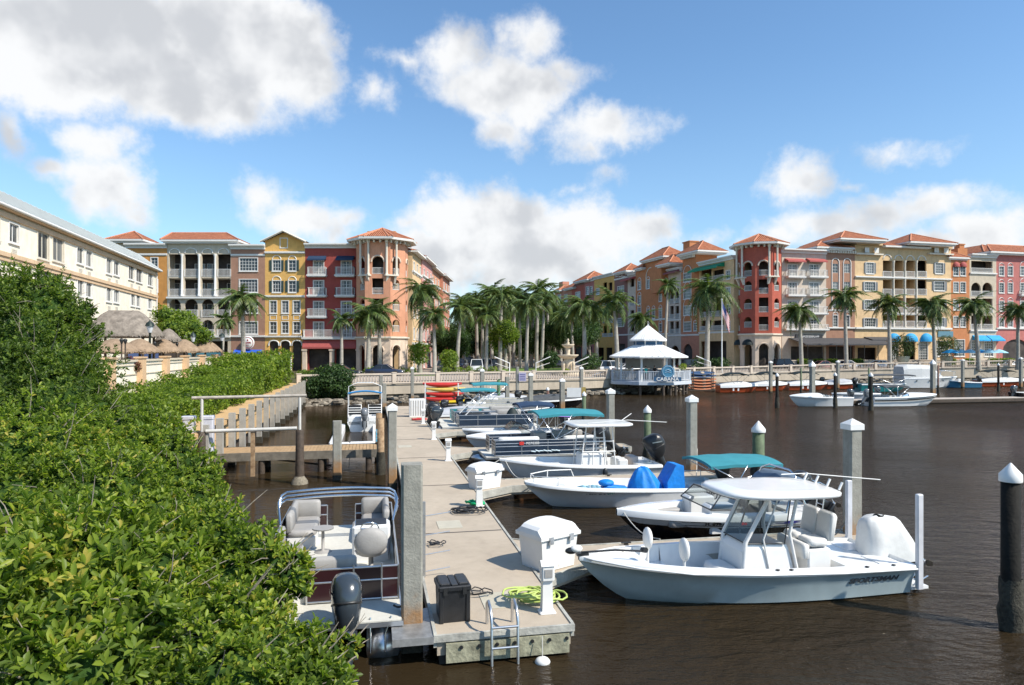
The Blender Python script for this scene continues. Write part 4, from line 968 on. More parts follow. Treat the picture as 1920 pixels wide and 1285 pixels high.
B = Bld('sand_yellow_building', 'long sand yellow building with twin tiled towers and columned balconies', 'building', *RB, 1603, 1783, 463, YE2, loggia=2.4)
for a, c in ((1603,1652),(1739,1783)):
    o_ = 0 if a < 1700 else 135; w0 = 1622 if a < 1700 else 1752
    B.shut(B.win(w0+2,w0+16,493,513,'white'), GSH, .3)
    for t, bt in ((529,545),(563,580),(597,613)): B.shut(B.win(w0-.5,w0+19,t,bt,'white'), GSH, .35)
    zt = B.z((a+c)/2, 449 if a < 1700 else 455); b = MB(); x0, x1 = B.u(a+.3), B.u(c-.3); b.box(x0,x1,-.45,7.5,B.z1-.02,zt); 
    b.box(x0,x1,-.45,-.012,0,B.z1-.022) if False else None
    b.build('tower_top', YE2, B.rt)
    for q in (w0-4.5, w0+13.5): B.win(q,q+8.5,464,473,'plain white',hole=False) if False else None
    for q in (w0-4, w0+14): b = MB(); xq0, xq1 = B.u(q), B.u(q+8); b.box(xq0,xq1,-.5,-.452,B.z(w0,474.5),B.z(w0,465)); b.build('louvre_panel', WTRIM, B.rt)
    b = MB(); zc = B.z((a+c)/2,477); b.box(x0-.1,x1+.1,-.6,.05,zc-.15,zc+.1); b.build('belt_course', TRIM, B.rt)
    pr_ = ((1576,1666,447.5,435.5) if a < 1700 else (1707,1797,454,441)); B.hip(*pr_,deep=11,y0=-2.2)
cl = [1652,1673.5,1695,1716.5,1738.5]
for a, c in zip(cl[:-1], cl[1:]):
    for t, bt, r_ in ((489,520,509),(525,554,542),(559,588,576),(592,614,602)): B.hole(a+3.5,c-1.5,t,bt); B.rail(a+3.5,c-1.5,r_,bt)
    x0, x1 = B.u(a+4), B.u(c-3); m_, w = (x0+x1)/2, (x1-x0)/2; b = MB(); b.tube([(m_+w*math.cos(math.pi*k/10), -.03, B.z(1695,487)+w*.9*math.sin(math.pi*k/10)) for k in range(11)], .1, 5); b.build('blind_arch', WTRIM, B.rt)
for c in cl[1:-1]:
    b = MB(); H_ = B.z(c,489)-B.z(c,614); b.lathe([(.24,0),(.17,.3),(.16,H_-.5),(.25,H_-.1),(.25,H_)], (B.u(c+1),-.1,B.z(c,614)), 10); b.build('column', TRIM, B.rt)
B.belt(521.5,a=1603,c=1783,out=.3); B.belt(616,a=1603,c=1783,out=.35,h=.3); B.belt(589,a=1655,c=1738,out=.12,h=.15)
x0, x1 = B.u(1653), B.u(1738); roof_obj([[(x0,-1.0,B.z(1695,463)),(x1,-1.0,B.z(1695,463)),(x1,5,B.z(1695,455.5,5)),(x0,5,B.z(1695,455.5,5))]], B.rt); b = MB(); b.box(x0,x1,-.98,.02,B.z1-.3,B.z1-.02); b.build('eave_fascia', WTRIM, B.rt)
for a, c in ((1664,1687),(1695,1719),(1725,1747)): B.dome(a,c,625,639,BLUC)
for a, c, t, bt in ((1665,1683,640,690),(1723,1739,640,690),(1757,1778,640,668)):
    h = B.win(a,c,t,bt,'white'); 
B.hole(1608,1643,652,690); B.hole(1694,1716,642,690); B.awn(1620,1664,632,640,GRYC,2.0)
b = MB(); b.box(B.u(1758),B.u(1786),-.15,-.02,B.z(1772,632),B.z(1772,621.5)); q = b.build('shop_sign', mat('sign_teal',(.10,.22,.28),.6), B.rt)
B.finish(); B.floors([B.z(1695,520),B.z(1695,554),B.z(1695,588),B.z(1695,614)],a=1653,c=1738,m=YE2); B.backdoors([B.u(x) for x in (1662,1684,1706,1727)], [B.z(1695,y)+.02 for y in (520,554,588,614)], w=1.2)
b = MB()
for c in cl[1:-1]: x = B.u(c+1); b.box(x-.1,x+.1,.29,2.3,B.z(c,614),B.z(c,489))
b.build('partition_walls', YE2, B.rt)
B = Bld('coral_narrow_building', 'narrow coral building with paired windows and an arched chimney', 'building', *RB, 1783, 1818, 484, CO2)
for t, bt in ((500,517),(530,548),(563,581),(594,613)):
    for a, c in ((1788,1797),(1801,1810)): B.win(a,c,t,bt,'white')
for a in (1786.5,1799.5): B.dome(a,a+12,491,499,REDC,.5)
B.win(1790,1808,638,668,'white'); B.finish(); B.hip(1780,1820,482,472,deep=10,over=.5)
b = MB(); b.box(B.u(1796,3),B.u(1814,3),3,4.6,B.z1,B.z(1805,466,3)); b.box(B.u(1801,3),B.u(1810,3),3.2,4.4,B.z(1805,466,3),B.z(1805,459,3)); b.box(B.u(1800,3),B.u(1811,3),3.1,4.5,B.z(1805,459,3),B.z(1805,457,3)); b.build('chimney', CO2, B.rt)
B = Bld('beige_arcade_building', 'beige building with arched loggias between the coral and pink buildings', 'building', *RB, 1818, 1868, 484, BEI, loggia=2.2)
B.hole(1821,1861,490,511); B.rail(1821,1861,503,511)
for a, c in ((1821,1839),(1842,1861)): B.hole(a,c,530,556,'arch'); B.hole(a,c,560,587); B.hole(a,c,592,618); B.rail(a,c,546,556); B.rail(a,c,578,587); B.rail(a,c,608,618)
B.cornice(out=.6); B.belt(513,px=1843,out=.25); B.belt(620,px=1843,out=.3); B.win(1822,1838,640,668,'white'); B.win(1846,1862,640,668,'white'); B.awn(1823,1847,629,640,BLUC,1.2); B.awn(1849,1874,629,640,BLUC,1.2); B.finish(); B.floors([B.z(1843,y) for y in (511,556,587,618)])
B = Bld('pink_building', 'pink building with paired arched windows at the right edge of the photo', 'building', *RB, 1868, 2010, 478, PNK)
for a, c in ((1873.5,1882),(1890,1898.5),(1913,1926),(1940,1953),(1968,1980)):
    for t, bt in ((500,517),(531,549),(565,583),(597,613)): B.win(a,c,t,bt,'white arch')
B.rail(1911,1930,545,553,dx=.5); B.belt(616,px=1900,out=.25); B.hole(1880,1932,636,697,'arch',2.2); B.hole(1945,1990,636,697,'arch',2.2); B.finish(yg=None); B.hip(1858,2020,474,463,deep=12,over=1.0); B.hip(1845,1905,473,461,deep=14,y0=.5)
# red corner tower
dc = 110.8
def zz(py, d=dc): return CH-(py-YH)/F*d-2.0
c_ = ((1423-CX)/F*(dc+3.2), dc+3.2)
HB = [[-.72,.72,zz(517),zz(490),'arch',.7],[-.72,.72,zz(545),zz(526),'arch',.7],[-.72,.72,zz(579),zz(559),'arch',.7],[-.72,.72,zz(614),zz(594),'arch',.7],[-.75,.75,.0,zz(645),'arch',.75]]
HC = [[-.75,.75,zz(517),zz(490),'arch',.7],[-.75,.75,zz(551),zz(524)],[-.75,.75,zz(586),zz(558)],[-.75,.75,zz(620),zz(594)],[-.75,.75,.0,zz(645),'arch',.75]]
ap = 3.5*math.cos(R(22.5)); hw = 3.5*math.sin(R(22.5))
va = math.atan2(c_[0], c_[1])   # view angle; C face normal is turned 13 degrees
FA = [(R(45*k), hw, ap, (HC if k % 2 == 1 else HB) if k not in (3,4,5) else [], None) for k in (-3,-2,-1,0,1,2,3,4)]
tw2, ring = tower('tall brick red octagonal corner tower at the centre right of the quay', c_, -va+R(32-45)-R(0)+R(0)+R(-19), FA, 3.5, zz(461), zz(518), zz(627), RD2, STN, zz(456)+.1, zz(439,dc+3.2), 1.35, 5, span=(R(-22.5),R(67.5)))
for k in (-1, 0):
    T = Matrix.Rotation(R(45*k),4,'Z')@Matrix.Translation((0,-ap,0)); b = MB(T); w = .95; z0 = zz(647); z1 = zz(636); rings = []
    for j in range(7):
        f = math.pi/2*j/6; rings.append([(w*math.cos(math.pi*i/10)*math.cos(f), -.03-.8*math.sin(math.pi*i/10)*math.cos(f), z0+(z1-z0)*math.sin(f)) for i in range(11)])
    b.loft(rings, False, False); b.build('dome_awning', DKC, tw2)

# --- cream hotel on the left
hp0 = (-33.4, 40.0); ha = math.atan2(.972, -.2354)
B = Bld('cream_hotel', 'long cream hotel with pale metal roof receding on the left', 'building', hp0, ha, -110, 293, 500, stucco('hotel_cream', (.88,.79,.64)), zb=2.6, depth=14, zt=15.1-2.6)
HW = [(17,34,420,455),(70,91,438,485),(98,119,447,490),(144,156,465,494),(161,172,471,500),(199,209,485,513),(213,223,490,516),(240.5,251,499,524),(255,266,504,529),(277,286,512,536),(-22,-2,405,446)]
LW = [(17,34,0,0),(72,92,505,545),(98,118,512,550),(145,156,525,554),(161,172,530,557),(199,208.5,539,565),(213,222.5,543,567),(245,252,551,573),(255,262,553,575),(277,284,558,579),(-22,-2,488,520)]
for q in HW+LW[1:]:
    r_ = B.win(*q, 'slide' if (q[1]-q[0] > 17) else 'white slide')
    if r_ and q[0] not in (70,98,72):
        xc, z0, w, h = r_; b = MB(); b.box(xc-.42,xc+.42,-.05,-.004,z0-1.05,z0-.45)
        for i in range(5): b.box(xc-.36,xc+.36,-.07,-.05,z0-1.0+i*.11,z0-.95+i*.11)
        b.build('ac_grille', TRIM, B.rt)
TANT = stucco('hotel_tan_trim', (.66,.47,.30))
b = MB(); b.box(B.x0,B.x1+.1,-.22,.05,9.05,9.35); b.box(B.x0,B.x1+.1,-.12,.05,8.75,9.05); b.build('belt_course', TANT, B.rt)
b = MB(); b.box(B.x0,B.x1+.12,-.16,.05,11.75,12.05); b.box(B.x0,B.x1+.3,-.45,.05,12.25,12.5); b.build('cornice', TANT, B.rt)
b = MB(); b.tube([(B.x0,-.55,12.42),(B.x1+.4,-.55,12.42)], .11, 6); b.build('gutter', WTRIM, B.rt)
B.finish()
MR = mat('pale_metal_roof', (.44,.47,.46), .42, .25, var=.06, vs=1)
x0, x1 = B.x0, B.x1+.5; z = 12.52
roof_obj([[(x0,-.6,z),(x1,-.6,z),(x1-1.0,2.0,z+1.9),(x0,2.0,z+1.9)],[(x1,-.6,z),(x1,14.6,z),(x1-1.0,12,z+1.9),(x1-1.0,2.0,z+1.9)],[(x0,2.0,z+1.9),(x1-1.0,2.0,z+1.9),(x1-6,7,z+3.6),(x0,7,z+3.6)],[(x1-1,2,z+1.9),(x1-1,12,z+1.9),(x1-6,7,z+3.6)]], B.rt, 'metal_roof', MR)
b = MB()
for i in range(int((x1-x0)/.9)): x = x0+.4+i*.9; b.tube([(x,-.6,z+.03),(min(x,x1-1.1),2.0,z+1.93)], .03, 4)
b.build('roof_seams', MR, B.rt)
b = MB(); b.tube([(B.x1-.2,-.12,0),(B.x1-.2,-.12,12.3)], .07, 6); b.build('downpipe', WTRIM, B.rt)
# ---------------------------------------------------------------- vegetation
def leaf_mat(key, cols, trans=.25, rough=.55):
    m = bpy.data.materials.new(key); m.use_nodes = True; t = m.node_tree; b = t.nodes['Principled BSDF']; n = t.nodes.new; l = t.links.new
    g = n('ShaderNodeNewGeometry'); r = n('ShaderNodeValToRGB'); r.color_ramp.interpolation = 'LINEAR'
    while len(r.color_ramp.elements) < len(cols): r.color_ramp.elements.new(.5)
    for e, (p, c) in zip(r.color_ramp.elements, cols): e.position = p; e.color = (*c, 1)
    nz = n('ShaderNodeTexNoise'); nz.inputs['Scale'].default_value = .9; nz.inputs['Detail'].default_value = 4; l(g.outputs['Position'], nz.inputs['Vector'])
    ma = n('ShaderNodeMath'); ma.operation = 'MULTIPLY_ADD'; l(nz.outputs['Fac'], ma.inputs[0]); ma.inputs[1].default_value = 1.5; ma.inputs[2].default_value = -.75; mb_ = n('ShaderNodeMath'); mb_.operation = 'ADD'; mb_.use_clamp = True; l(g.outputs['Random Per Island'], mb_.inputs[0]); l(ma.outputs[0], mb_.inputs[1])
    l(mb_.outputs[0], r.inputs[0]); l(r.outputs[0], b.inputs['Base Color']); b.inputs['Roughness'].default_value = rough; b.inputs['Specular IOR Level'].default_value = .35
    tr = n('ShaderNodeBsdfTranslucent'); hs = n('ShaderNodeMix'); hs.data_type = 'RGBA'; hs.blend_type = 'MULTIPLY'; hs.inputs[0].default_value = 1
    l(r.outputs[0], hs.inputs[6]); hs.inputs[7].default_value = (1.6, 1.8, .7, 1); l(hs.outputs[2], tr.inputs[0])
    mx = n('ShaderNodeMixShader'); mx.inputs[0].default_value = trans; l(b.outputs[0], mx.inputs[1]); l(tr.outputs[0], mx.inputs[2]); l(mx.outputs[0], t.nodes['Material Output'].inputs[0]); return m
LEAF = leaf_mat('mangrove_leaf', [(0,(.07,.105,.018)),(.3,(.125,.185,.028)),(.6,(.195,.265,.035)),(.85,(.28,.345,.045)),(.97,(.38,.41,.06)),(1,(.42,.36,.07))], .45, .45)
TLEAF = leaf_mat('tree_leaf', [(0,(.045,.075,.015)),(.4,(.08,.13,.022)),(.75,(.13,.19,.03)),(1,(.20,.26,.04))], .4, .45)
HLEAF = leaf_mat('hedge_leaf', [(0,(.08,.125,.018)),(.4,(.13,.20,.024)),(.8,(.20,.275,.035)),(1,(.29,.35,.05))], .4)
DLEAF = leaf_mat('dark_tree_leaf', [(0,(.018,.045,.012)),(.5,(.035,.075,.018)),(1,(.075,.13,.03))], .2)
PALMM = leaf_mat('palm_frond', [(0,(.03,.05,.014)),(.4,(.06,.092,.022)),(.8,(.105,.145,.034)),(1,(.18,.20,.05))], .25, .45)
BARK = mat('grey_bark', (.22,.19,.15), .9, var=.35, vs=5, bump=.6, bs=16)
PTRUNK = mat('palm_trunk', (.36,.33,.28), .9, var=.22, vs=2.5, bump=.5, bs=9)
CSHAFT = mat('crown_shaft', (.14,.24,.06), .5, var=.2)
DRYF = mat('dry_frond', (.36,.24,.11), .9, var=.3)

def leaves_mesh(name, C, Nn, size, asp, mt, parent, fold=.25, jit=.8, droop=0):
    """C centres (n,3), Nn preferred normals (n,3); one bent leaf blade at each"""
    n = len(C); nr = Nn + rng.normal(0, jit, (n, 3)); nr /= np.linalg.norm(nr, axis=1)[:, None]
    t = rng.normal(0, 1, (n, 3)); t[:, 2] -= droop; t -= nr * (t*nr).sum(1)[:, None]; t /= np.linalg.norm(t, axis=1)[:, None]
    bt = np.cross(nr, t); L_ = size * rng.uniform(.65, 1.25, n)[:, None]; Wd = L_*asp
    mid = C + t*L_*.55; p0 = C; p2 = C + t*L_ - nr*L_*.12
    a = mid + bt*Wd*.5 + nr*Wd*fold; c = mid - bt*Wd*.5 + nr*Wd*fold
    V = np.stack([p0, a, p2, c], 1).reshape(-1, 3)
    me = bpy.data.meshes.new(name); me.vertices.add(4*n); me.vertices.foreach_set('co', V.astype(np.float32).ravel())
    me.loops.add(4*n); me.loops.foreach_set('vertex_index', np.arange(4*n, dtype=np.int32)); me.polygons.add(n)
    me.polygons.foreach_set('loop_start', np.arange(0, 4*n, 4, dtype=np.int32)); me.polygons.foreach_set('loop_total', np.full(n, 4, dtype=np.int32))
    me.materials.append(mt); me.update(calc_edges=True)
    o = bpy.data.objects.new(name, me); SC.collection.objects.link(o)
    if parent: o.parent = parent
    return o
def blob_points(blobs, dens, shell=.35, up=.35, clump=.5):
    """points near the lumpy surface of ellipsoids; dens = leaves per square metre of surface"""
    CC, NN = [], []
    for (c, r) in blobs:
        r = np.array(r if hasattr(r, '__len__') else (r, r, r*.8)); c = np.array(c)
        A = 4*math.pi*((r[0]*r[1])**1.6/3 + (r[0]*r[2])**1.6/3 + (r[1]*r[2])**1.6/3)**(1/1.6); n = int(A*dens)
        d = rng.normal(0, 1, (n, 3)); d /= np.linalg.norm(d, axis=1)[:, None]
        # lumps: push along sum of random waves
        k = rng.normal(0, 3.5, (5, 3)); ph = rng.uniform(0, 6.28, 5); lump = sum(np.sin(d@k[i]+ph[i]) for i in range(5))/5
        k2 = rng.normal(0, 9, (5, 3)); lump2 = sum(np.sin(d@k2[i]+ph[i]*2) for i in range(5))/5
        rad = 1 + lump*.26*clump*2 + lump2*.15*clump*2 - np.abs(rng.normal(0, 1, n))*shell*.45 + rng.normal(0, .03, n)
        CC.append(c + d*r*rad[:, None]); nn = d/r; nn /= np.linalg.norm(nn, axis=1)[:, None]; nn[:, 2] += up; NN.append(nn)
    return np.vstack(CC), np.vstack(NN)
def rosettes(C, Nn, k=8, spread=.62, tw=.10):
    """each centre becomes the tip of a twig with k leaves standing round it"""
    n = len(C); ax = Nn + rng.normal(0, .45, (n, 3)); ax /= np.linalg.norm(ax, axis=1)[:, None]
    ref = np.tile([0., 0, 1], (n, 1)); ref[np.abs(ax[:, 2]) > .9] = [1, 0, 0]; u = np.cross(ax, ref); u /= np.linalg.norm(u, axis=1)[:, None]; v = np.cross(ax, u)
    P, T = [], []; ph = rng.uniform(0, 6.28, n)
    for i in range(k):
        a = ph + i*2.4; sp = spread*(1.25 - .75*i/k) + rng.normal(0, .12, n); d = ax*np.cos(sp*1.5)[:, None] + (u*np.cos(a)[:, None] + v*np.sin(a)[:, None])*np.sin(sp*1.5)[:, None]
        P.append(C - ax*(tw*(1 - i/k)*rng.uniform(.6, 1.4, n))[:, None]); T.append(d)
    return np.vstack(P), np.vstack(T), np.tile(ax, (k, 1))
def leaves_dir(name, P, T, AX, size, asp, mt, parent, fold=.22):
    n = len(P); t = T/np.linalg.norm(T, axis=1)[:, None]; bt = np.cross(AX, t) + rng.normal(0, .15, (n, 3)); bt -= t*(bt*t).sum(1)[:, None]; bt /= np.linalg.norm(bt, axis=1)[:, None]+1e-9; nr = np.cross(t, bt)
    L_ = size*rng.uniform(.6, 1.25, n)[:, None]; W_ = L_*asp; up = np.sign(nr[:, 2])[:, None]; nr = nr*up
    V = np.stack([P, P+t*L_*.38+bt*W_*.44+nr*W_*fold, P+t*L_*.72+bt*W_*.42+nr*W_*fold*.8, P+t*L_-nr*L_*.08, P+t*L_*.72-bt*W_*.42+nr*W_*fold*.8, P+t*L_*.38-bt*W_*.44+nr*W_*fold, ], 1).reshape(-1, 3)
    idx = np.arange(6*n).reshape(n, 6); q = np.concatenate([idx[:, [0, 1, 2, 3]], idx[:, [0, 3, 4, 5]]], 1).ravel().astype(np.int32)
    me = bpy.data.meshes.new(name); me.vertices.add(6*n); me.vertices.foreach_set('co', V.astype(np.float32).ravel()); me.loops.add(8*n); me.loops.foreach_set('vertex_index', q); me.polygons.add(2*n)
    me.polygons.foreach_set('loop_start', np.arange(0, 8*n, 4, dtype=np.int32)); me.polygons.foreach_set('loop_total', np.full(2*n, 4, dtype=np.int32)); me.materials.append(mt); me.update(calc_edges=True)
    o = bpy.data.objects.new(name, me); SC.collection.objects.link(o); o.parent = parent; return o
def core(blobs, parent, mt, f=.72, name='shade_core'):
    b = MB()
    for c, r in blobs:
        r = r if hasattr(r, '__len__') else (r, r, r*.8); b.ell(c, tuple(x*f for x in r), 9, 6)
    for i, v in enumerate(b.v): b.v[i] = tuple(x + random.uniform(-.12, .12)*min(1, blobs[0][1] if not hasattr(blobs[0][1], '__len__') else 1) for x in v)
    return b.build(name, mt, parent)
def branches(parent, base, tips, r=.06, m=None, name='branches'):
    b = MB()
    for t in tips:
        B0 = Vector(base); T = Vector(t); M1 = B0.lerp(T, .45) + Vector((random.uniform(-.3,.3), random.uniform(-.3,.3), random.uniform(.1,.5)))
        b.tube([B0, M1, T], r, 5, r2=r*.3)
    return b.build(name, m or BARK, parent)
CORE = mat('leaf_gap_shade', (.03,.06,.014), .95, var=.5, vs=9, bump=1, bs=14, spec=.05)  # darkened solid green: the shade of leaf gaps is put into its colour
def bush(label, pix, base, cat='tree', name='mangrove_tree', size=.095, asp=.5, dens=420, mt=None, f=.7, group=None, clump=.5, twigs=0, trunk=.09, rad=None, shell=.35):
    rt = empty(name, label, cat, base, 0, group); bl = []
    for px, py, d, r in pix:
        p = D(px, py, d) - Vector(base); bl.append((tuple(p), r))
    C, Nn = blob_points(bl, dens/8.2, clump=clump*1.7, shell=shell*1.7, up=.4); P_, T_, A_ = rosettes(C, Nn); leaves_dir('foliage', P_, T_, A_, size*1.12, asp*.92, mt or LEAF, rt)
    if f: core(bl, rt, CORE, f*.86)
    branches(rt, (0, 0, 0), [c for c, r in bl], trunk)
    if twigs:
        b = MB()
        for _ in range(twigs):
            c, r = random.choice(bl); r = r if not hasattr(r, '__len__') else r[0]
            d = Vector((random.gauss(0,1), random.gauss(0,1), random.gauss(.3,.6))).normalized(); p = Vector(c) + d*r*.6; q = Vector(c) + d*r*random.uniform(.95,1.25) + Vector((random.uniform(-.2,.2),)*3)
            b.tube([p, p.lerp(q,.5)+Vector((.03,0,.04)), q], .012, 4, r2=.004)
        tag(b.build('twigs', BARK, rt), kind='stuff')
    return rt
# back left tree and middle masses
bush('tall leafy mangrove tree at the left edge covering the hotel windows', [(20,605,19,1.8),(82,585,19,1.15),(55,650,18.5,1.8),(105,640,19,1.0),(130,605,19.5,.5),(140,668,18.5,.65),(30,560,19.5,1.1),(95,540,19.5,.55),(165,625,19,.35),(165,580,19.5,.25)], (-12.6,19.5,.4), size=.095, dens=400, trunk=.14, twigs=90, mt=TLEAF)
bush('leafy mangrove under the tall tree, left of the clipped hedge', [(40,740,17,1.8),(115,765,16.5,1.4),(135,738,17.5,.85),(90,700,17.5,1.5),(170,790,16.5,.9)], (-11,17,.3), size=.09, dens=430, twigs=70, mt=TLEAF)
bush('rounded mangrove spreading beside the end of the tan seawall', [(215,830,15.5,1.25),(285,850,15.2,1.05),(345,880,14.8,.75),(380,900,14.5,.4),(240,880,14.5,1.2),(310,930,14,1.0),(160,850,15,1.4),(368,960,13.5,.65),(300,800,16.2,.45)], (-8.4,14.8,.1), size=.095, dens=420, twigs=60)
bush('broad mangrove at the left edge halfway down the slope', [(40,880,13,1.6),(120,930,12.5,1.4),(200,960,12,1.2),(30,980,11.5,1.5),(270,990,11.8,.9),(330,1010,11.6,.6)], (-8,12.5,.1), size=.09, dens=460, twigs=60)
bush('mangrove reaching towards the swim deck of the pontoon boat', [(400,1010,11.2,.75),(470,1030,10.8,.5),(520,1060,10.4,.42),(545,1080,10.2,.32),(350,1060,10.8,.8),(440,1090,10.4,.6),(510,1100,10.2,.38),(555,1055,10.3,.2),(560,1100,10.2,.18),(515,1135,10,.22)], (-4.6,10.6,.0), size=.10, dens=520, twigs=90)
bush('large leaved shrub filling the bottom left corner', [(70,1090,9.2,1.25),(180,1080,9.4,1.1),(60,1220,8.2,1.1),(200,1200,8.4,1.0),(120,1290,7.6,.9),(280,1110,9.6,.9)], (-5.6,8.6,.0), name='leafy_shrub', cat='shrub', size=.145, asp=.42, dens=390, twigs=90)
bush('low mangrove thicket along the bottom edge beside the outboard motor', [(330,1170,9.2,.85),(430,1170,9.2,.7),(350,1260,8.4,.8),(480,1240,8.7,.65),(545,1220,9,.45),(590,1250,8.9,.38),(630,1215,9.2,.24),(655,1212,9.2,.16),(620,1270,8.8,.3),(500,1180,9.4,.35),(560,1290,8.4,.5),(420,1290,8,.7)], (-3.7,8.9,.0), size=.10, dens=540, twigs=120)
# clipped hedge behind the seawall
rt = empty('clipped_hedge', 'long clipped mangrove hedge behind the tan seawall', 'hedge', DK(24,-9), 0)
def hpts(s0, s1, z0, z1, t0, t1, dens):
    out, nn = [], []
    o0 = rt.location
    def put(n, fs, ft, fz, nv):
        s_ = rng.uniform(s0, s1, n) if fs is None else fs(n); t_ = ft(n); z_ = fz(n, s_)
        wob = .28*np.sin(s_*1.1+t_*.8)+.2*np.sin(s_*2.7+z_*2)+.12*np.sin(s_*6.1+t_*5)
        z_ = z_ + wob*(nv[2] > 0)*.9; t2 = t_ + wob*(nv[0] != 0)
        P = np.stack([s_*UX + t2*UY, s_*UY - t2*UX, z_], 1) - np.array(o0); out.append(P); v = np.array(nv); nn.append(np.tile(np.array([v[0]*UY + v[1]*UX, -v[0]*UX + v[1]*UY, v[2]]), (n, 1)))
    top = lambda s_: z0 + (z1-z0)*(s_-s0)/(s1-s0)
    A = (s1-s0)
    put(int(A*(t1-t0)*dens), None, lambda n: rng.uniform(t0, t1, n), lambda n, s_: top(s_) - np.abs(rng.normal(0, .12, n)), (0, 0, 1))
    put(int(A*3.0*dens), None, lambda n: t1 - np.abs(rng.normal(0, .12, n)), lambda n, s_: 1.95 + rng.uniform(0, 1, n)*(top(s_)-1.95), (1, 0, .25))
    put(int(3*(t1-t0)*dens*1.3), lambda n: s0 + np.abs(rng.normal(0, .15, n)), lambda n: rng.uniform(t0, t1, n), lambda n, s_: 1.9 + rng.uniform(0, 1, n)*(z0-1.9), (0, -1, .2))
    return out, nn
a1, b1 = hpts(22, 34, 2.55, 3.05, -12.6, -7.6, 120); a3, b3 = hpts(34, 50, 2.95, 3.6, -12.8, -7.6, 105); a2, b2 = hpts(50, 65.5, 3.8, 4.8, -12.5, -7.6, 80); a1 += a3; b1 += b3
leaves_mesh('foliage', np.vstack(a1), np.vstack(b1), .17, .5, HLEAF, rt); leaves_mesh('foliage', np.vstack(a2), np.vstack(b2), .24, .5, HLEAF, rt)
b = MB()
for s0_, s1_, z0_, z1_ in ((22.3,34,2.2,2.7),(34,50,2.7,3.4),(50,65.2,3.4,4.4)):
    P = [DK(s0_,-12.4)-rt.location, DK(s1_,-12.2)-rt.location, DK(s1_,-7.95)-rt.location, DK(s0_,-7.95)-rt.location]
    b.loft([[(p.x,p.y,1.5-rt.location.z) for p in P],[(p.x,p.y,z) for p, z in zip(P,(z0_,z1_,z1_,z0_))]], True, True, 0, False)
b.build('shade_core', CORE, rt)
def tuft(label, c, rs, n, size, mt, name='shrub', cat='shrub', dens=90, group=None, f=.7):
    rt = empty(name, label, cat, c, 0, group); bl = [((random.uniform(-1,1)*rs[0]*.5, random.uniform(-1,1)*rs[1]*.4, rs[2]*random.uniform(.4,.9)), rs[0]*random.uniform(.45,.65)) for _ in range(n)]
    C, Nn = blob_points(bl, dens); leaves_mesh('foliage', C, Nn, size, .5, mt, rt); 
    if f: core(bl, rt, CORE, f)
    return rt
p = D(612,722,66); tuft('round mangrove bush at the foot of the quay wall left of the blue canopied boat', (p.x,66,.3), (2.8,2.2,2.3), 9, .22, DLEAF, 'mangrove_bush', 'bush', 120)

# palms ---------------------------------------------------------------
def frond_mesh(L_=2.9, n=26, droop=1.0, w=.62, seed=0):
    rr = random.Random(seed); V = []; Fc = []
    def pt(u): x = L_*(u - .12*u*u*droop); z = L_*(.38*u - .80*droop*u*u); return Vector((x, 0, z))
    for i in range(n):
        u = .12 + .88*i/(n-1); p = pt(u); q = pt(min(1, u+.02)); tdir = (q-p).normalized() if i < n-1 else (p-pt(.97)).normalized()
        ll = w*math.sin(math.pi*min(1, .18+.82*u)**.8)*rr.uniform(.85,1.15) + .08
        for sg in (-1, 1):
            d = (tdir*.45 + Vector((0, sg, 0))*.8 + Vector((0, 0, rr.uniform(-.75, -.1)))).normalized()*ll; wv = tdir*.062
            k = len(V); V += [p-wv, p+wv, p+d*.6+wv*.7+Vector((0,0,-.02)), p+d+Vector((0,0,-.12*ll)), p+d*.6-wv*.7+Vector((0,0,-.02))]; Fc.append((k,k+1,k+2,k+3,k+4))
    return V, Fc, [pt(i/8) for i in range(9)]
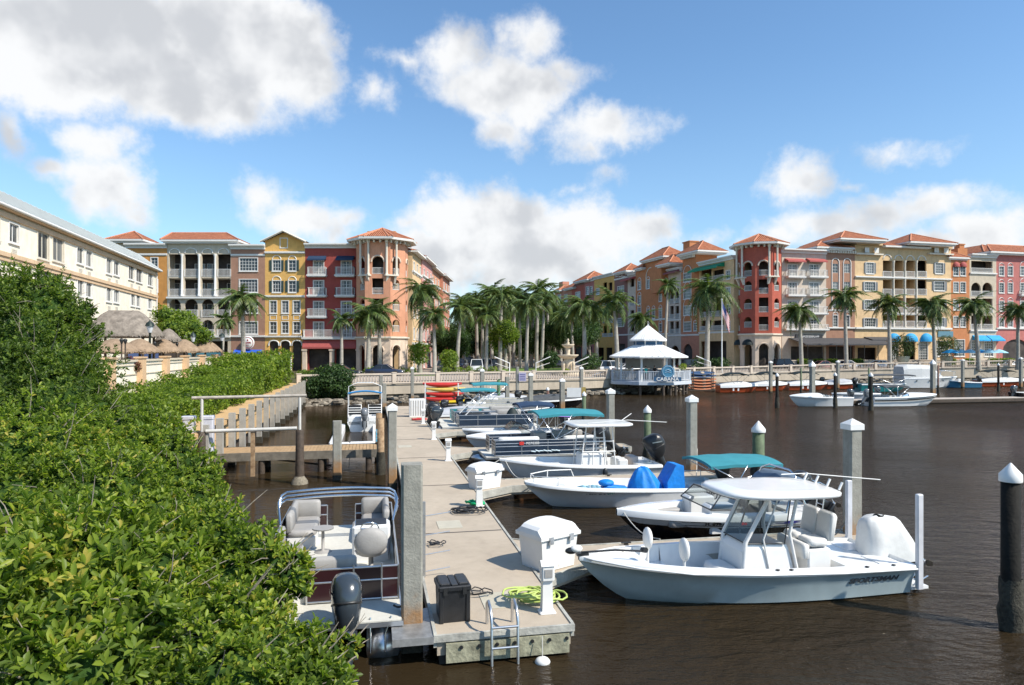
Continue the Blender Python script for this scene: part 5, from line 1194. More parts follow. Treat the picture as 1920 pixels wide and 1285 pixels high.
def make_palm(seed, h, nf=17, scale=1.0, lean=0, label='', group=None, droopy=1.0, shaft=1, tr=.2):
    rr = random.Random(seed); rt = empty('palm_tree', label, 'palm tree', group=group)
    top = Vector((lean, 0, h)); b = MB(); prof = []
    for i in range(9):
        u = i/8; prof.append(((1.35-.55*u + .12*math.sin(u*3.1))*tr*(1.25 if i == 0 else 1), Vector((lean*u*u, 0, h*u))))
    rings = [[(c.x+r*math.cos(a), c.y+r*math.sin(a), c.z) for a in [2*math.pi*k/9 for k in range(9)]] for r, c in prof]
    b.loft(rings, True, True); b.build('trunk', PTRUNK, rt)
    if shaft:
        b = MB(); b.lathe([(tr*.85,0),(tr*.95,.3),(tr*.7,.9),(tr*.35,1.35)], top, 9); b.build('crown_shaft', CSHAFT, rt)
    V = []; Fc = []; rb = MB(); c0 = top + Vector((0,0,1.15 if shaft else .1))
    for i in range(nf):
        el = rr.uniform(-.45, .9) if i > 4 else rr.uniform(.7, 1.35); an = i*2.399 + rr.uniform(-.3,.3)
        v, f, rach = frond_mesh(rr.uniform(2.5,3.3)*scale, 26, rr.uniform(.75,1.2)*droopy, .70*scale, seed*50+i)
        M_ = Matrix.Translation(c0) @ Matrix.Rotation(an,4,'Z') @ Matrix.Rotation(-(el-.35),4,'Y') @ Matrix.Rotation(rr.uniform(-.4,.4),4,'X')
        k = len(V); V += [tuple(M_@p) for p in v]; Fc += [tuple(j+k for j in q) for q in f]; rb.tube([M_@p for p in rach], .035, 4, r2=.012)
    me = bpy.data.meshes.new('crown'); me.from_pydata(V, [], Fc); me.materials.append(PALMM); me.update(); o = bpy.data.objects.new('crown', me); SC.collection.objects.link(o); o.parent = rt
    rb.build('frond_stems', CSHAFT, o)
    if rr.random() < .6:
        b = MB()
        for k in range(5): a = rr.uniform(0,6.28); b.tube([top+Vector((0,0,.1)), top+Vector((.5*math.cos(a),.5*math.sin(a),.1)), top+Vector((.75*math.cos(a),.75*math.sin(a),-.5))], .05, 4)
        b.build('fruit_stalk', DRYF, rt)
    return rt
protos = [make_palm(i+1, 9.0, nf, sc, ln, 'x', droopy=dr) for i, (nf, sc, ln, dr) in enumerate([(28,1.0,0,1.1),(24,1.1,.5,1.0),(30,1.05,-.3,1.2),(22,.9,.2,.9),(34,1.15,.1,1.35)])]
used = set()
def gz(X, Y):   # street height at a place
    return 2.0
PG = 'royal palms planted along the promenade and avenue'
PALMS = [ # px, py of the crown centre, depth, proto, rot, scale, label
 (455,562,92,2,.3,1.22,'big palm in front of the round sign on the brown building'),
 (690,590,88,0,1.1,1.2,'palm with yellow green crown in front of the coral tower, left stem of a pair'),
 (712,585,90,1,2.1,1.1,'leaning slender palm behind the yellow green palm by the coral tower'),
 (640,600,86,3,2.8,.85,'small thin palm in front of the dark red shopfront'),
 (787,548,92,4,.7,1.15,'dark full crowned palm at the left entrance of the avenue'),
 (815,592,86,0,2.2,1.05,'palm right beside the parked dark cars at the left of the avenue'),
 (857,578,98,1,.2,1.1,'palm over the row of parked cars on the left of the avenue'),
 (905,575,108,2,1.9,1.1,'palm with twin trunks look over the white car'),
 (912,590,100,3,.9,1.1,'shorter palm just right of the white car'),
 (937,556,104,0,3.0,1.2,'tall palm left of the avenue centre reaching above its neighbours'),
 (975,560,120,4,1.4,1.1,'palm at the very centre of the avenue'),
 (987,572,98,2,2.6,1.0,'palm standing on the lawn left of the fountain'),
 (1006,545,118,1,.4,1.25,'tallest palm of the avenue, right of centre'),
 (1015,565,110,0,2.0,1.1,'palm just behind the tallest palm of the avenue'),
 (885,565,150,3,1.0,1.15,'small distant palm behind the row of cars'),
 (955,575,140,1,.1,1.1,'distant palm seen between two nearer trunks'),
 (1040,585,130,4,2.9,1.0,'dark palm behind the lawn left of the fountain'),
 (1095,575,92,2,.5,1.2,'palm right behind the stone fountain'),
 (1075,590,110,0,1.8,1.0,'palm left behind the stone fountain'),
 (1157,567,90,1,2.4,1.15,'slender pale trunked palm behind the gazebo roof left end'),
 (1245,535,112,3,.6,1.0,'small palm in front of the large orange building'),
 (1325,545,100,4,1.2,1.45,'large dark drooping palm left of the flagpole'),
 (1503,585,104,2,.9,1.2,'palm in front of the beige building with red awnings'),
 (1587,558,106,0,2.5,1.2,'palm in front of the brown building with tall arches'),
 (1668,570,107,1,1.6,1.2,'palm in front of the left half of the sand yellow building'),
 (1753,572,108,4,2.2,1.15,'palm in front of the right half of the sand yellow building'),
 (1835,573,109,2,.2,1.25,'palm in front of the beige arcade building'),
 (1908,583,109,0,1.3,1.15,'palm at the right edge in front of the pink building'),
  (870,570,125,4,.5,1.3,'palm between the row of cars and the white pickup'),
 (895,562,132,2,1.7,1.3,'full palm behind the twin trunks near the white pickup'),
 (922,548,126,0,.9,1.3,'tall palm just left of the avenue centre'),
 (948,568,112,4,2.7,1.15,'drooping palm at the left edge of the lawn'),
 (962,552,135,0,2.1,1.3,'palm behind the lawn, left of the tallest one'),
 (996,566,128,4,.3,1.25,'palm half hidden behind the tallest palm'),
 (1028,556,125,2,1.1,1.25,'palm right of the tallest palm of the avenue'),
 (1052,576,138,0,2.3,1.2,'dark palm over the green tree left of the fountain'),
 (1062,598,118,4,1.9,1.1,'low spreading palm left of the fountain top'),
 (1120,590,118,4,.9,1.2,'dark palm between the fountain and the slender pale trunked palm'),
 (1205,600,106,2,1.2,1.0,'palm rising behind the gazebo roof'),
 (415,600,80,3,.8,.7,'small palm between the tiki roofs and the brown building'),
]
for px, py, d, k, rot, sc, lb in PALMS:
    X = (px-CX)/F*d; zc = CH-(py-YH)/F*d; g = 2.0; hh = zc-g-1.0*sc
    pr_ = protos[k]
    if k not in used: o = pr_; used.add(k); o['first'] = 1
    else: o = copy_tree(pr_)
    o.location = (X, d, g); o.rotation_euler = (R(random.uniform(-1.5,1.5)),R(random.uniform(-2.5,2.5)),rot); 
    s_ = sc*1.0
    o.scale = (s_, s_, hh/9.0*1.0)
    # keep the crown's own shape: undo the vertical stretch of the crown
    tag(o, lb, 'palm tree', PG)
    for c in list(o.children):
        if c.name.split('.')[0] in ('crown','crown_shaft','fruit_stalk'):
            r_ = s_/(hh/9.0); c.scale = (1,1,r_); c.location = (0,0,9.0-9.0*r_)
for i, p_ in enumerate(protos):
    if 'first' in p_: del p_['first']
# leafy street trees in the avenue and by the fountain
def tree(label, px, py, d, r, h0, mt=DLEAF, size=.3, dens=26, n=8, flat=.75, trunk=.22, group=None):
    X = (px-CX)/F*d; zc = CH-(py-YH)/F*d-2.0; rt = empty('shade_tree', label, 'tree', (X,d,2.0), 0, group)
    bl = [((random.uniform(-1,1)*r*.62, random.uniform(-1,1)*r*.5, zc+random.uniform(-1,1)*r*.45*flat), r*random.uniform(.38,.55)) for _ in range(n)]
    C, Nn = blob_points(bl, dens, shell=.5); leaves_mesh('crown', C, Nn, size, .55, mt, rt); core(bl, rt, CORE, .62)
    b = MB(); b.tube([(0,0,0),(.1,0,zc*.4),(0,.1,zc*.8)], trunk, 7, r2=trunk*.6); b.build('trunk', BARK, rt)
    branches(rt, (0,0,zc*.5), [c for c, r_ in bl[:5]], .1); return rt
TG = 'leafy trees lining the avenue'
for px, py, d, r, lb in ((870,630,150,6,'leafy tree behind the row of parked dark cars'),(900,620,165,6,'leafy tree filling the gap behind the white car'),(925,625,185,7,'distant leafy tree left of the avenue end'),
    (955,628,105,3.3,'bright green tree on the lawn in front of the avenue'),(985,620,175,7,'distant leafy tree at the end of the avenue'),(1030,625,160,6,'leafy tree shading the right side of the avenue'),
    (1058,618,120,4.2,'dark green tree left of the stone fountain'),(1105,628,104,3.2,'low green tree right of the stone fountain'),(845,640,120,4,'leafy tree beside the left side street houses'),(1010,640,140,5,'low leafy tree behind the lawn'),
    (935,600,230,9,'farthest broad tree at the end of the avenue'),(1020,600,220,8,'farthest tree right of the avenue end'),(890,645,140,5,'low dark tree behind the two pickup trucks'),(960,640,150,6,'low dark tree in the middle of the avenue'),(1030,640,125,4.5,'low dark tree behind the black parked car'),(990,600,190,8,'tall dark tree mass at the end of the avenue'),(925,600,175,7,'tall dark tree left of the avenue centre')):
    tree(lb, px, py, d, r, 0, mt=HLEAF if 'bright' in lb else DLEAF, group=TG, size=.36 if d > 130 else .28, dens=22 if d > 130 else 34)
tree('bushy green tree beside the thatched huts in front of the ochre building', 318, 605, 70, 2.6, 0, HLEAF, .26, 40, group=None)
tree('small green tree with dark trunk behind the thatched umbrellas', 362, 622, 60, 1.6, 0, HLEAF, .22, 50, n=6, trunk=.08)
# ---------------------------------------------------------------- boats
VINYL = mat('grey_vinyl', (.345,.33,.31), .55, var=.08, vs=4, bump=.15, bs=30)
VINW = mat('white_vinyl', (.72,.71,.68), .45, var=.05, vs=4, bump=.1)
NONSK = mat('cream_deck', (.62,.60,.53), .8, var=.06, vs=8, bump=.2, bs=60)
SEAF = mat('seafoam_hull', (.42,.50,.51), .22, var=.10, vs=1.5, coat=.4)
GREYH = mat('pale_grey_hull', (.80,.79,.76), .35, var=.06, vs=3, coat=.2)
BLKH = mat('black_hull', (.012,.012,.013), .12, var=0, coat=.5)
CHAR = mat('charcoal_cowl', (.035,.045,.055), .18, var=.1, coat=.6)
CLEAR = None
def clear_mat():
    m = bpy.data.materials.new('tinted_clear_plastic'); m.use_nodes = True; t = m.node_tree; t.nodes.clear(); n = t.nodes.new
    g = n('ShaderNodeBsdfGlossy'); g.inputs[1].default_value = .05; tr = n('ShaderNodeBsdfTransparent'); tr.inputs[0].default_value = (.62,.66,.66,1)
    mx = n('ShaderNodeMixShader'); f = n('ShaderNodeFresnel'); f.inputs[0].default_value = 1.5; o = n('ShaderNodeOutputMaterial')
    t.links.new(f.outputs[0], mx.inputs[0]); t.links.new(tr.outputs[0], mx.inputs[1]); t.links.new(g.outputs[0], mx.inputs[2]); t.links.new(mx.outputs[0], o.inputs[0]); return m
CLEAR = clear_mat()
TEAL = mat('teal_canvas', (.035,.24,.28), .8, var=.08, vs=3, bump=.2, bs=5); BLUT = mat('blue_tarp', (.0,.20,.62), .6, var=.15, vs=5, bump=.6, bs=7)
MAROON = mat('maroon_panel', (.032,.009,.010), .3, var=.1, coat=.3); NAVYP = mat('navy_panel', (.02,.035,.06), .3, var=.15, coat=.3)
ORH = mat('orange_red_hull', (.42,.075,.025), .3, var=.1, coat=.3); CHROME = mat('polished_tube', (.75,.76,.77), .18, 1.0, var=0)
ROPE = mat('white_rope', (.6,.58,.52), .9, var=.1)

def hull(rt, L_, Bm, zb, zs, side, deck=WHITE, bottom=None, zones=(), capw=.14, p=2.3, u0=.38, flare=.84, stripe=None, chz=.04, bow=.03, n=26, name='hull', topband=None, scow=False, tbw=.16):
    us = [i/n for i in range(n+1)]; us = us[:-1] + [.985, 1.0]
    def hb(u): 
        v = max(0, (u-u0)/(1-u0)); return max(bow, Bm/2*(.95+.05*min(1, u/.25))*(1 - v**p)**(.62 if scow else .9))
    def g(u): return zs + (zb-zs)*u**1.8
    def kz(u): v = max(0, (u-.62)/.38); return -.32 + (g(u)+.22)*v**2.6
    def cbm(u): v = max(0, (u-.25)/.72); return max(.004, min(hb(u)*flare, Bm/2*flare*(1-min(1, v)**2.0)))
    def cz(u): v = max(0, (u-.5)/.5); return max(kz(u)+.01, chz + (g(u)*.72)*v**2.4)
    rings, rr = [], []
    for u in us:
        b_, c_, z0, z1, zg = hb(u), cbm(u), kz(u), cz(u), g(u); x = u*L_
        if c_ > b_*.98: c_ = b_*.98
        m1 = (c_+(b_-c_)*.45, z1+(zg-z1)*.5); tb = zg-tbw-.01 if topband else zg-.09
        half = [(b_, zg), (b_+.018, zg-.03), (b_+.018, tb), (b_, tb-.012), m1, (c_, z1), (c_*.5, z0+(z1-z0)*.45), (.0, z0)]
        rings.append([(x, y, z) for y, z in half] + [(x, -y, z) for y, z in half[-2::-1]])
    b = MB(); npt = len(rings[0]); 
    V = [q for r in rings for q in r]; fs, mi = [], []
    for k in range(len(rings)-1):
        for i in range(npt-1):
            j = min(i, npt-2-i); fs.append((k*npt+i, (k+1)*npt+i, (k+1)*npt+i+1, k*npt+i+1)); mi.append(1 if j <= 2 else (0 if j <= 4 else 2))
    b.v = V; b.f = fs; b.m = mi; b.s = [True]*len(fs)
    b.add(rings[0], [tuple(range(npt))], 0)
    ho = b.build(name, [side, topband or deck, bottom or side], rt)
    try: ho.data.set_sharp_from_angle(angle=R(35))
    except Exception: pass
    # gunwale cap and interior
    def ib(u): return max(.0, hb(u)-capw)
    def side(u, z):   # half width of the hull skin at height z
        b_, zg, z1 = hb(u), g(u), cz(u); c_ = min(cbm(u), b_*.98)
        f = (z-z1)/max(.01, zg-z1); ft = (zg-(.10 if not topband else tbw+.01)-z1)/max(.01, zg-z1)
        if f < 0: return max(0, c_*(1+f*1.2))
        return c_+(b_-c_)*min(1, (f*.9 if f < .5 else .45+.55*(f-.5)/max(.05, ft-.5)))
    def fw(u, z): return max(0.0, min(ib(u), side(u, z)-.045))
    hull.side = side; hull.cz = cz
    b = MB(); 
    for k in range(len(us)-1):
        a, c = us[k], us[k+1]
        for sg in (1, -1):
            P = [(a*L_, sg*hb(a), g(a)+.0), (c*L_, sg*hb(c), g(c)), (c*L_, sg*ib(c), g(c)+.02), (a*L_, sg*ib(a), g(a)+.02)]
            b.add(P, [(0,1,2,3) if sg < 0 else (3,2,1,0)], 0)
    allz = sorted(zones)
    zf = {}
    def floor(u):
        for (ua, ub, z, *m) in allz:
            if ua-1e-6 <= u <= ub+1e-6: return z, (m[0] if m else 0)
        return None, 0
    cuts = sorted(set(us) | {z[0] for z in allz} | {z[1] for z in allz})
    prev = None
    for a, c in zip(cuts[:-1], cuts[1:]):
        z, m_ = floor((a+c)/2)
        za, zc = (g(a)-.015, g(c)-.015) if z is None else ((g(a)+z, g(c)+z) if z < 0 else (z, z))
        b.quad((a*L_, -fw(a,za), za), (c*L_, -fw(c,zc), zc), (c*L_, fw(c,zc), zc), (a*L_, fw(a,za), za), m_)
        for sg in (1, -1):
            b.quad((a*L_, sg*ib(a), g(a)+.02), (c*L_, sg*ib(c), g(c)+.02), (c*L_, sg*fw(c,zc), zc), (a*L_, sg*fw(a,za), za), 0)
        if prev is not None and abs(prev-za) > .02: b.quad((a*L_, -fw(a,prev), prev), (a*L_, fw(a,prev), prev), (a*L_, fw(a,za), za), (a*L_, -fw(a,za), za), 0)
        prev = zc
    z, m_ = floor(.001); za = g(0)-.015 if z is None else (g(0)+z if z < 0 else z)
    b.quad((0,-hb(0),g(0)+.02),(0,hb(0),g(0)+.02),(0.02,ib(0),za),(0.02,-ib(0),za),0)
    b.build('deck', [deck, NONSK, VINYL], rt)
    return hb, g
def outboard(rt, x, y, z, mt=BLACK, s=1.0, tilt=0, name='outboard_motor', decal=None, legm=None, yaw=0):
    """engine hung on the transom at x; cowl above, leg and propeller below; tilt swings the leg aft and up"""
    e = bpy.data.objects.new(name, None); SC.collection.objects.link(e); e.parent = rt; e.location = (x, y, z); e.rotation_euler = (0, R(tilt), yaw); e.scale = (s, s, s)
    b = MB(); rings = []
    for zz_, lx, lw, cx in ((.08,.15,.11,-.22),(.20,.24,.165,-.25),(.38,.31,.205,-.28),(.56,.345,.225,-.29),(.72,.34,.225,-.27),(.83,.30,.20,-.24),(.90,.22,.145,-.20),(.925,.10,.07,-.17)):
        rings.append([(cx + lx*math.copysign(abs(math.cos(a))**.75, math.cos(a)), lw*math.copysign(abs(math.sin(a))**.75, math.sin(a)), zz_) for a in [2*math.pi*k/20 for k in range(20)]])
    b.loft(rings); b.build('cowl', mt, e)
    b = MB(); b.loft([[(-.285+(.335+q)*math.copysign(abs(math.cos(a))**.75, math.cos(a)), (.215+q)*math.copysign(abs(math.sin(a))**.75, math.sin(a)), zq) for a in [2*math.pi*k/20 for k in range(20)]] for q, zq in ((.0,.455),(.008,.465),(.010,.48),(.0,.49))], True, False); b.build('cowl_seam', DKMETAL, e)
    for sg in (-1,1): b = MB(); b.add([(-.50,sg*.236,.62),(-.16,sg*.236,.72),(-.16,sg*.236,.69),(-.48,sg*.236,.58)], [(0,1,2,3)]); b.build('cowl_decal', ALU, e)
    b = MB(); rings = []
    for zz_, lx, lw, cx in ((.10,.17,.13,-.22),(-.15,.14,.10,-.24),(-.45,.13,.055,-.26),(-.62,.20,.035,-.28),(-.66,.05,.02,-.30)):
        rings.append([(cx + lx*math.cos(a), lw*math.sin(a), zz_) for a in [2*math.pi*k/12 for k in range(12)]])
    b.loft(rings); b.loft([[(xx, r_*math.cos(a), -.72+r_*math.sin(a)) for a in [2*math.pi*k/10 for k in range(10)]] for xx, r_ in ((.02,.01),(-.06,.06),(-.3,.075),(-.46,.06),(-.52,.03))]); b.box(-.42,-.12,-.13,.13,-.565,-.55); b.prism([(-.36,-.78),(-.16,-.78),(-.26,-.95)], -.012, .012, 0, 'y'); b.build('leg', legm or mt, e)
    b = MB()
    for k in range(3):
        a = k*2.094; c_, s_ = math.cos(a), math.sin(a); P = [(-.50,.03,.02),(-.44,.10,.08),(-.50,.07,.19),(-.56,-.02,.17),(-.54,-.04,.05)]
        b.add([(px_, py_*c_-pz_*s_, -.72+py_*s_+pz_*c_) for px_, py_, pz_ in P], [(0,1,2,3,4)])
    b.build('propeller', ALU, e)
    b = MB(); b.box(-.12,.05,-.12,.12,-.22,.05); b.box(-.02,.10,-.16,-.11,-.3,.1); b.box(-.02,.10,.11,.16,-.3,.1); b.build('bracket', BLACK, e)
    return e
def bimini(rt, x0, x1, w, z, mt, sag=.10, drop=.06, base=None, n=8, tiltz=0, name='bimini_top', thick=.012, frame=CHROME, foot=(.5,.6)):
    e = bpy.data.objects.new(name, None); SC.collection.objects.link(e); e.parent = rt
    def zf(u, v): return z + tiltz*(u-.5) - sag*(abs(v)**2.4) - drop*abs(2*u-1)**3 - .02*math.sin(u*math.pi*3)**2
    rings = []
    for k in (0, 1):
        for i in range(n+1) if k == 0 else range(n, -1, -1): pass
    b = MB(); nu, nv = 12, 8; V = []; 
    for i in range(nu+1):
        for j in range(nv+1): u = i/nu; v = -1+2*j/nv; V.append((x0+(x1-x0)*u, v*w/2, zf(u, v)))
    F1 = [(i*(nv+1)+j, (i+1)*(nv+1)+j, (i+1)*(nv+1)+j+1, i*(nv+1)+j+1) for i in range(nu) for j in range(nv)]
    b.add(V, F1, 0, True); b.add([(x, y, zz_-thick) for x, y, zz_ in V], [f[::-1] for f in F1], 0, True)
    ed = [(x0+(x1-x0)*i/nu, sg*w/2, zf(i/nu, 1)) for sg in (1,) for i in range(nu+1)]
    for sg in (1, -1): b.add([(x, sg*w/2, zz_) for x, _, zz_ in ed] + [(x, sg*w/2, zz_-.10) for x, _, zz_ in ed], [(i, i+1, nu+2+i, nu+1+i) for i in range(nu)], 0)
    for xx, u in ((x0, 0), (x1, 1)):
        P = [(xx, -w/2+w*j/nv, zf(u, -1+2*j/nv)) for j in range(nv+1)]; b.add(P + [(x, y, q-.09) for x, y, q in P], [(i, i+1, nv+2+i, nv+1+i) for i in range(nv)], 0)
    b.build('canvas', mt, e)
    b = MB(); fz = base if base is not None else .7; fx = x0+(x1-x0)*foot[0]
    for u in (.03, .5, .97):
        P = [(fx, -w/2, fz)] + [(x0+(x1-x0)*u, -w/2+w*j/nv, zf(u, -1+2*j/nv)-.03) for j in range(nv+1)] + [(fx, w/2, fz)]; b.tube(P, .016, 6)
    b.build('frame', frame, e); return e
def tubes(rt, name, paths, r=.018, m=CHROME, n=6):
    b = MB()
    for p in paths: b.tube(p, r, n)
    return b.build(name, m, rt)
def cushion(b, x0, x1, y0, y1, z0, z1, r=.05, mi=0):
    xc, yc = (x0+x1)/2, (y0+y1)/2; hx, hy = (x1-x0)/2, (y1-y0)/2; rings = []
    def rr(q, z): 
        P = []
        for k in range(16):
            a = 2*math.pi*(k+.5)/16; c, s = math.cos(a), math.sin(a); P.append((xc+(hx-q)*math.copysign(min(1, abs(c)*1.35), c), yc+(hy-q)*math.copysign(min(1, abs(s)*1.35), s), z))
        return P
    b.loft([rr(r*.5, z0), rr(0, z0+r*.4), rr(0, z1-r), rr(r*.35, z1-r*.3), rr(r, z1)], True, True, mi, True)
def place(rt, s, t, rev=False, z=0, yaw=0):
    p = DK(s, t, z); rt.location = p; a = math.atan2(-UX, UY)   # dock dir
    rt.rotation_euler = (0, 0, (math.atan2(-.199, -.98) if not rev else math.atan2(.199, .98)) + yaw)
    return rt
def seat_pair(rt, x, y, z, m=VINW, n=2, w=.5, name='helm_seat', arms=True):
    for k in range(n):
        yy = y + (k-(n-1)/2)*(w+.03); b = MB(); cushion(b, x-.05, x+.42, yy-w/2, yy+w/2, z, z+.16, .06)
        b.T = Matrix.Translation((x-.02, yy, z+.1)) @ Matrix.Rotation(R(-10), 4, 'Y'); cushion(b, -.14, .0, -w/2, w/2, 0, .62, .08); b.T = None; b.build(name, m, rt)

# 1 -- bay boat in the first slip
rt = place(empty('bay_boat', 'bay boat with grey green hull, white hardtop and covered outboard in the nearest slip', 'boat'), 13.52, 11.2)
hb, g = hull(rt, 7.05, 2.35, .96, .66, SEAF, WHITE, zones=[(.0,.20,-.05),(.20,.70,.22,0),(.70,.80,.50,0),(.80,1,-.05)], capw=.17, flare=.86, u0=.42)
b = MB(); b.tube([(.02,1.19,.60),(1.8,1.21,.63),(3.5,1.2,.70),(5,1.06,.77),(6,.75,.85),(6.8,.25,.92),(7.02,0,.94)], .022, 6); b.tube([(.02,-1.19,.60),(1.8,-1.21,.63),(3.5,-1.2,.70),(5,-1.06,.77),(6,-.75,.85),(6.8,-.25,.92),(7.02,0,.94)], .022, 6); b.build('rub_rail', WHITEP, rt)
MT = Matrix.Translation((1.0,hull.side(.14,.42)+.012,.42)) @ Matrix.Rotation(R(182),4,'Z') @ Matrix.Rotation(R(106),4,'X')
text('SPORTSMAN', .155, mat('logo_grey',(.04,.05,.06),.4), rt, MT, bold=.006, xs=1.35, shear=.25)
# console with windscreen, hardtop
b = MB(); b.loft([[(2.75,-.48,.22),(4.0,-.48,.22),(4.0,.48,.22),(2.75,.48,.22)],[(2.95,-.46,.95),(4.02,-.45,.95),(4.02,.45,.95),(2.95,.46,.95)],[(2.98,-.44,1.05),(3.88,-.40,1.12),(3.88,.40,1.12),(2.98,.44,1.05)]], True, True, 0, False); b.build('console', WHITE, rt)
b = MB(); cushion(b, 4.0, 4.5, -.42, .42, .22, .58, .08); b.build('console_seat', VINW, rt)
for sg in (1, -1):
    b = MB(); b.tube([(2.72,sg*.52,.24),(2.95,sg*.5,1.3),(2.80,sg*.55,2.1)], .035, 6); b.tube([(4.05,sg*.50,.24),(3.95,sg*.46,1.15),(3.42,sg*.50,2.1)], .045, 6); b.tube([(3.35,sg*.50,.24),(3.55,sg*.48,1.2),(3.2,sg*.5,2.1)], .02, 5); b.build('hardtop_support', WHITEP, rt)
b = MB(); b.add([(3.96,-.42,1.14),(3.96,.42,1.14),(3.45,.44,2.06),(3.45,-.44,2.06)], [(0,1,2,3)]); 
for sg in (1,-1): b.add([(3.94,sg*.44,1.12),(3.05,sg*.47,1.08),(2.92,sg*.49,2.06),(3.43,sg*.46,2.06)], [(0,1,2,3)])
b.build('windscreen', CLEAR, rt)
b = MB()
for sg in (1,-1): b.tube([(3.94,sg*.445,1.12),(3.05,sg*.475,1.08),(2.92,sg*.495,2.06)], .014, 5); b.tube([(3.94,sg*.445,1.12),(3.43,sg*.465,2.06)], .014, 5)
b.tube([(3.96,-.43,1.14),(3.96,.43,1.14)], .014, 5); b.build('windscreen_seal', BLACK, rt)
b = MB(); rings = []
for zz_, q in ((2.10,.92),(2.13,1.0),(2.19,1.0),(2.235,.93),(2.25,.7)):
    rings.append([(3.12+1.38*q*math.copysign(abs(math.cos(a))**(.55 if math.cos(a) < 0 else .8), math.cos(a)), .98*q*math.copysign(abs(math.sin(a))**.5, math.sin(a)), zz_ + .03*math.cos(a)) for a in [2*math.pi*k/36 for k in range(36)]])
b.loft(rings); b.build('hardtop', WHITE, rt)
for k in range(4): b = MB(); yy = -.6+.4*k; b.tube([(1.84,yy,2.2),(1.76,yy,2.36)], .026, 8); b.build('rod_holder', WHITEP, rt)
for sg in (-1,): tubes(rt, 'fishing_outrigger', [[(2.3,sg*.8,2.30),(1.6,sg*.9,2.28),(-.55,sg*1.05,2.02)]], .012, WHITEP, 5)
seat_pair(rt, 2.05, 0, .98, VINW, 2, .5, 'helm_seat')
b = MB(); b.bbox(1.95,2.5,-.5,.5,.22,.93,.03); b.build('leaning_post', WHITEP, rt)
b = MB(); cushion(b, 2.46,2.62,-.5,.5,.72,1.05,.05); b.build('bolster', VINW, rt)
for k, (xx, yy) in enumerate(((5.35,-.45),(4.95,.5))):
    b = MB(); b.ell((xx,yy,1.10),(.09,.2,.24),12,8); b.tube([(xx,yy,.5),(xx,yy,.92)], .03, 8); b.build('bow_seat', VINW, rt)
b = MB(); b.tube([(7.0,0,1.02),(6.3,.12,1.06),(5.75,.2,1.03)], .022, 6); b.tube([(5.72,.14,1.04),(5.68,.26,1.06)], .06, 6); b.ell((7.2,-.02,1.06),(.14,.07,.07)); b.box(6.85,7.1,-.06,.06,.96,1.01); b.build('trolling_motor', BLACK, rt)
b = MB(); b.ell((7.10,.0,1.10),(.13,.09,.08)); b.build('trolling_motor_head', WHITEP, rt)
for xx, yy in ((.35,.5),(.35,-.5)): b = MB(); b.bbox(xx-.25,xx+.25,yy-.3,yy+.3,.615,.635,.01); b.build('hatch', WHITE, rt)
b = MB(); b.box(-.42,.0,-1.0,-.45,.10,.16); b.box(-.42,.0,.45,1.0,.10,.16); b.build('swim_platform', WHITE, rt)
e = outboard(rt, -.42, 0, .48, BLACK, .95, 46, 'outboard_motor')
b = MB(); rings = []   # loose white cover over the engine
for zz_, lx, lw, cx in ((.58,.72,.38,.46),(.72,.68,.38,.50),(1.0,.60,.36,.56),(1.25,.50,.32,.64),(1.42,.42,.27,.70),(1.51,.33,.20,.72),(1.54,.12,.08,.72)):
    rings.append([(cx-.22 + (lx+.02*math.sin(5*a+zz_*9))*math.copysign(abs(math.cos(a))**.6, math.cos(a)), (lw+.015*math.sin(7*a))*math.copysign(abs(math.sin(a))**.6, math.sin(a)), zz_+.02*math.sin(3*a)) for a in [2*math.pi*k/28 for k in range(28)]])
b.loft(rings, True, False); b.build('engine_cover', mat('white_cover', (.66,.66,.64), .75, var=.06, vs=5, bump=.35, bs=5), rt)
for yy, hh, xx in ((1.1,2.15,-.1),(-1.02,2.05,-.05)): b = MB(); b.bbox(xx-.07,xx+.07,yy-.05,yy+.05,.15 if yy > 0 else .5,hh,.015); b.build('shallow_water_anchor', mat('white_metal',(.62,.62,.64),.4), rt)
tubes(rt, 'stern_ladder', [[(-.12,.8,.2),(-.4,.8,.5)],[(-.12,.95,.2),(-.45,.95,.35)],[(-.12,.8,.3),(-.3,.98,.22)]], .018)
for x_, y_ in ((.5,1.08),(1.15,1.1),(2.9,1.1),(3.2,1.09)): b = MB(); b.lathe([(.0,0),(.045,.0),(.045,.01),(.0,.012)], (x_,y_,g(x_/7.05)+.021), 8, cap=False); b.build('deck_fitting', DKMETAL, rt)

for c_ in list(rt.children):
    if c_.name.split('.')[0] in ('console','console_seat','hardtop_support','windscreen','windscreen_seal','hardtop','rod_holder','fishing_outrigger','helm_seat','leaning_post','bolster'): c_.location.x -= .40
    if c_.name.startswith('engine_cover'): c_.location = (-.52,0,-.10)
# 2 -- black hulled jet boat
rt = place(empty('jet_boat', 'white topped boat with black lower hull between first finger pier and the open skiff', 'boat'), 17.95, 12.45)
hb, g = hull(rt, 5.85, 2.25, .80, .68, BLKH, WHITE, bottom=BLKH, zones=[(0,.16,-.04),(.16,.62,.18,2),(.62,.80,.38,2)], capw=.26, topband=WHITE, flare=.88, u0=.3, p=2.6)
b = MB()
for sg in (1, -1):
    P = [(u*5.85, sg*(hb(u)+.014), g(u)-.16) for u in [i/20 for i in range(20)]]; P2 = [(u*5.85, sg*(hull.side(u, max(g(u)-.36, hull.cz(u)+.02))+.014), max(g(u)-.36, hull.cz(u)+.02)) for u in [i/20 for i in range(20)]]
    b.add(P+P2, [(i, i+1, 21+i, 20+i) for i in range(19)], 0)
b.build('white_topside', WHITE, rt)
b = MB(); P = [(u*5.85, (hull.side(u,g(u)-.30)+.018), g(u)-.30) for u in [.02+i/26 for i in range(21)]]; b.tube(P, .014, 4); b.build('pinstripe', BLACK, rt)
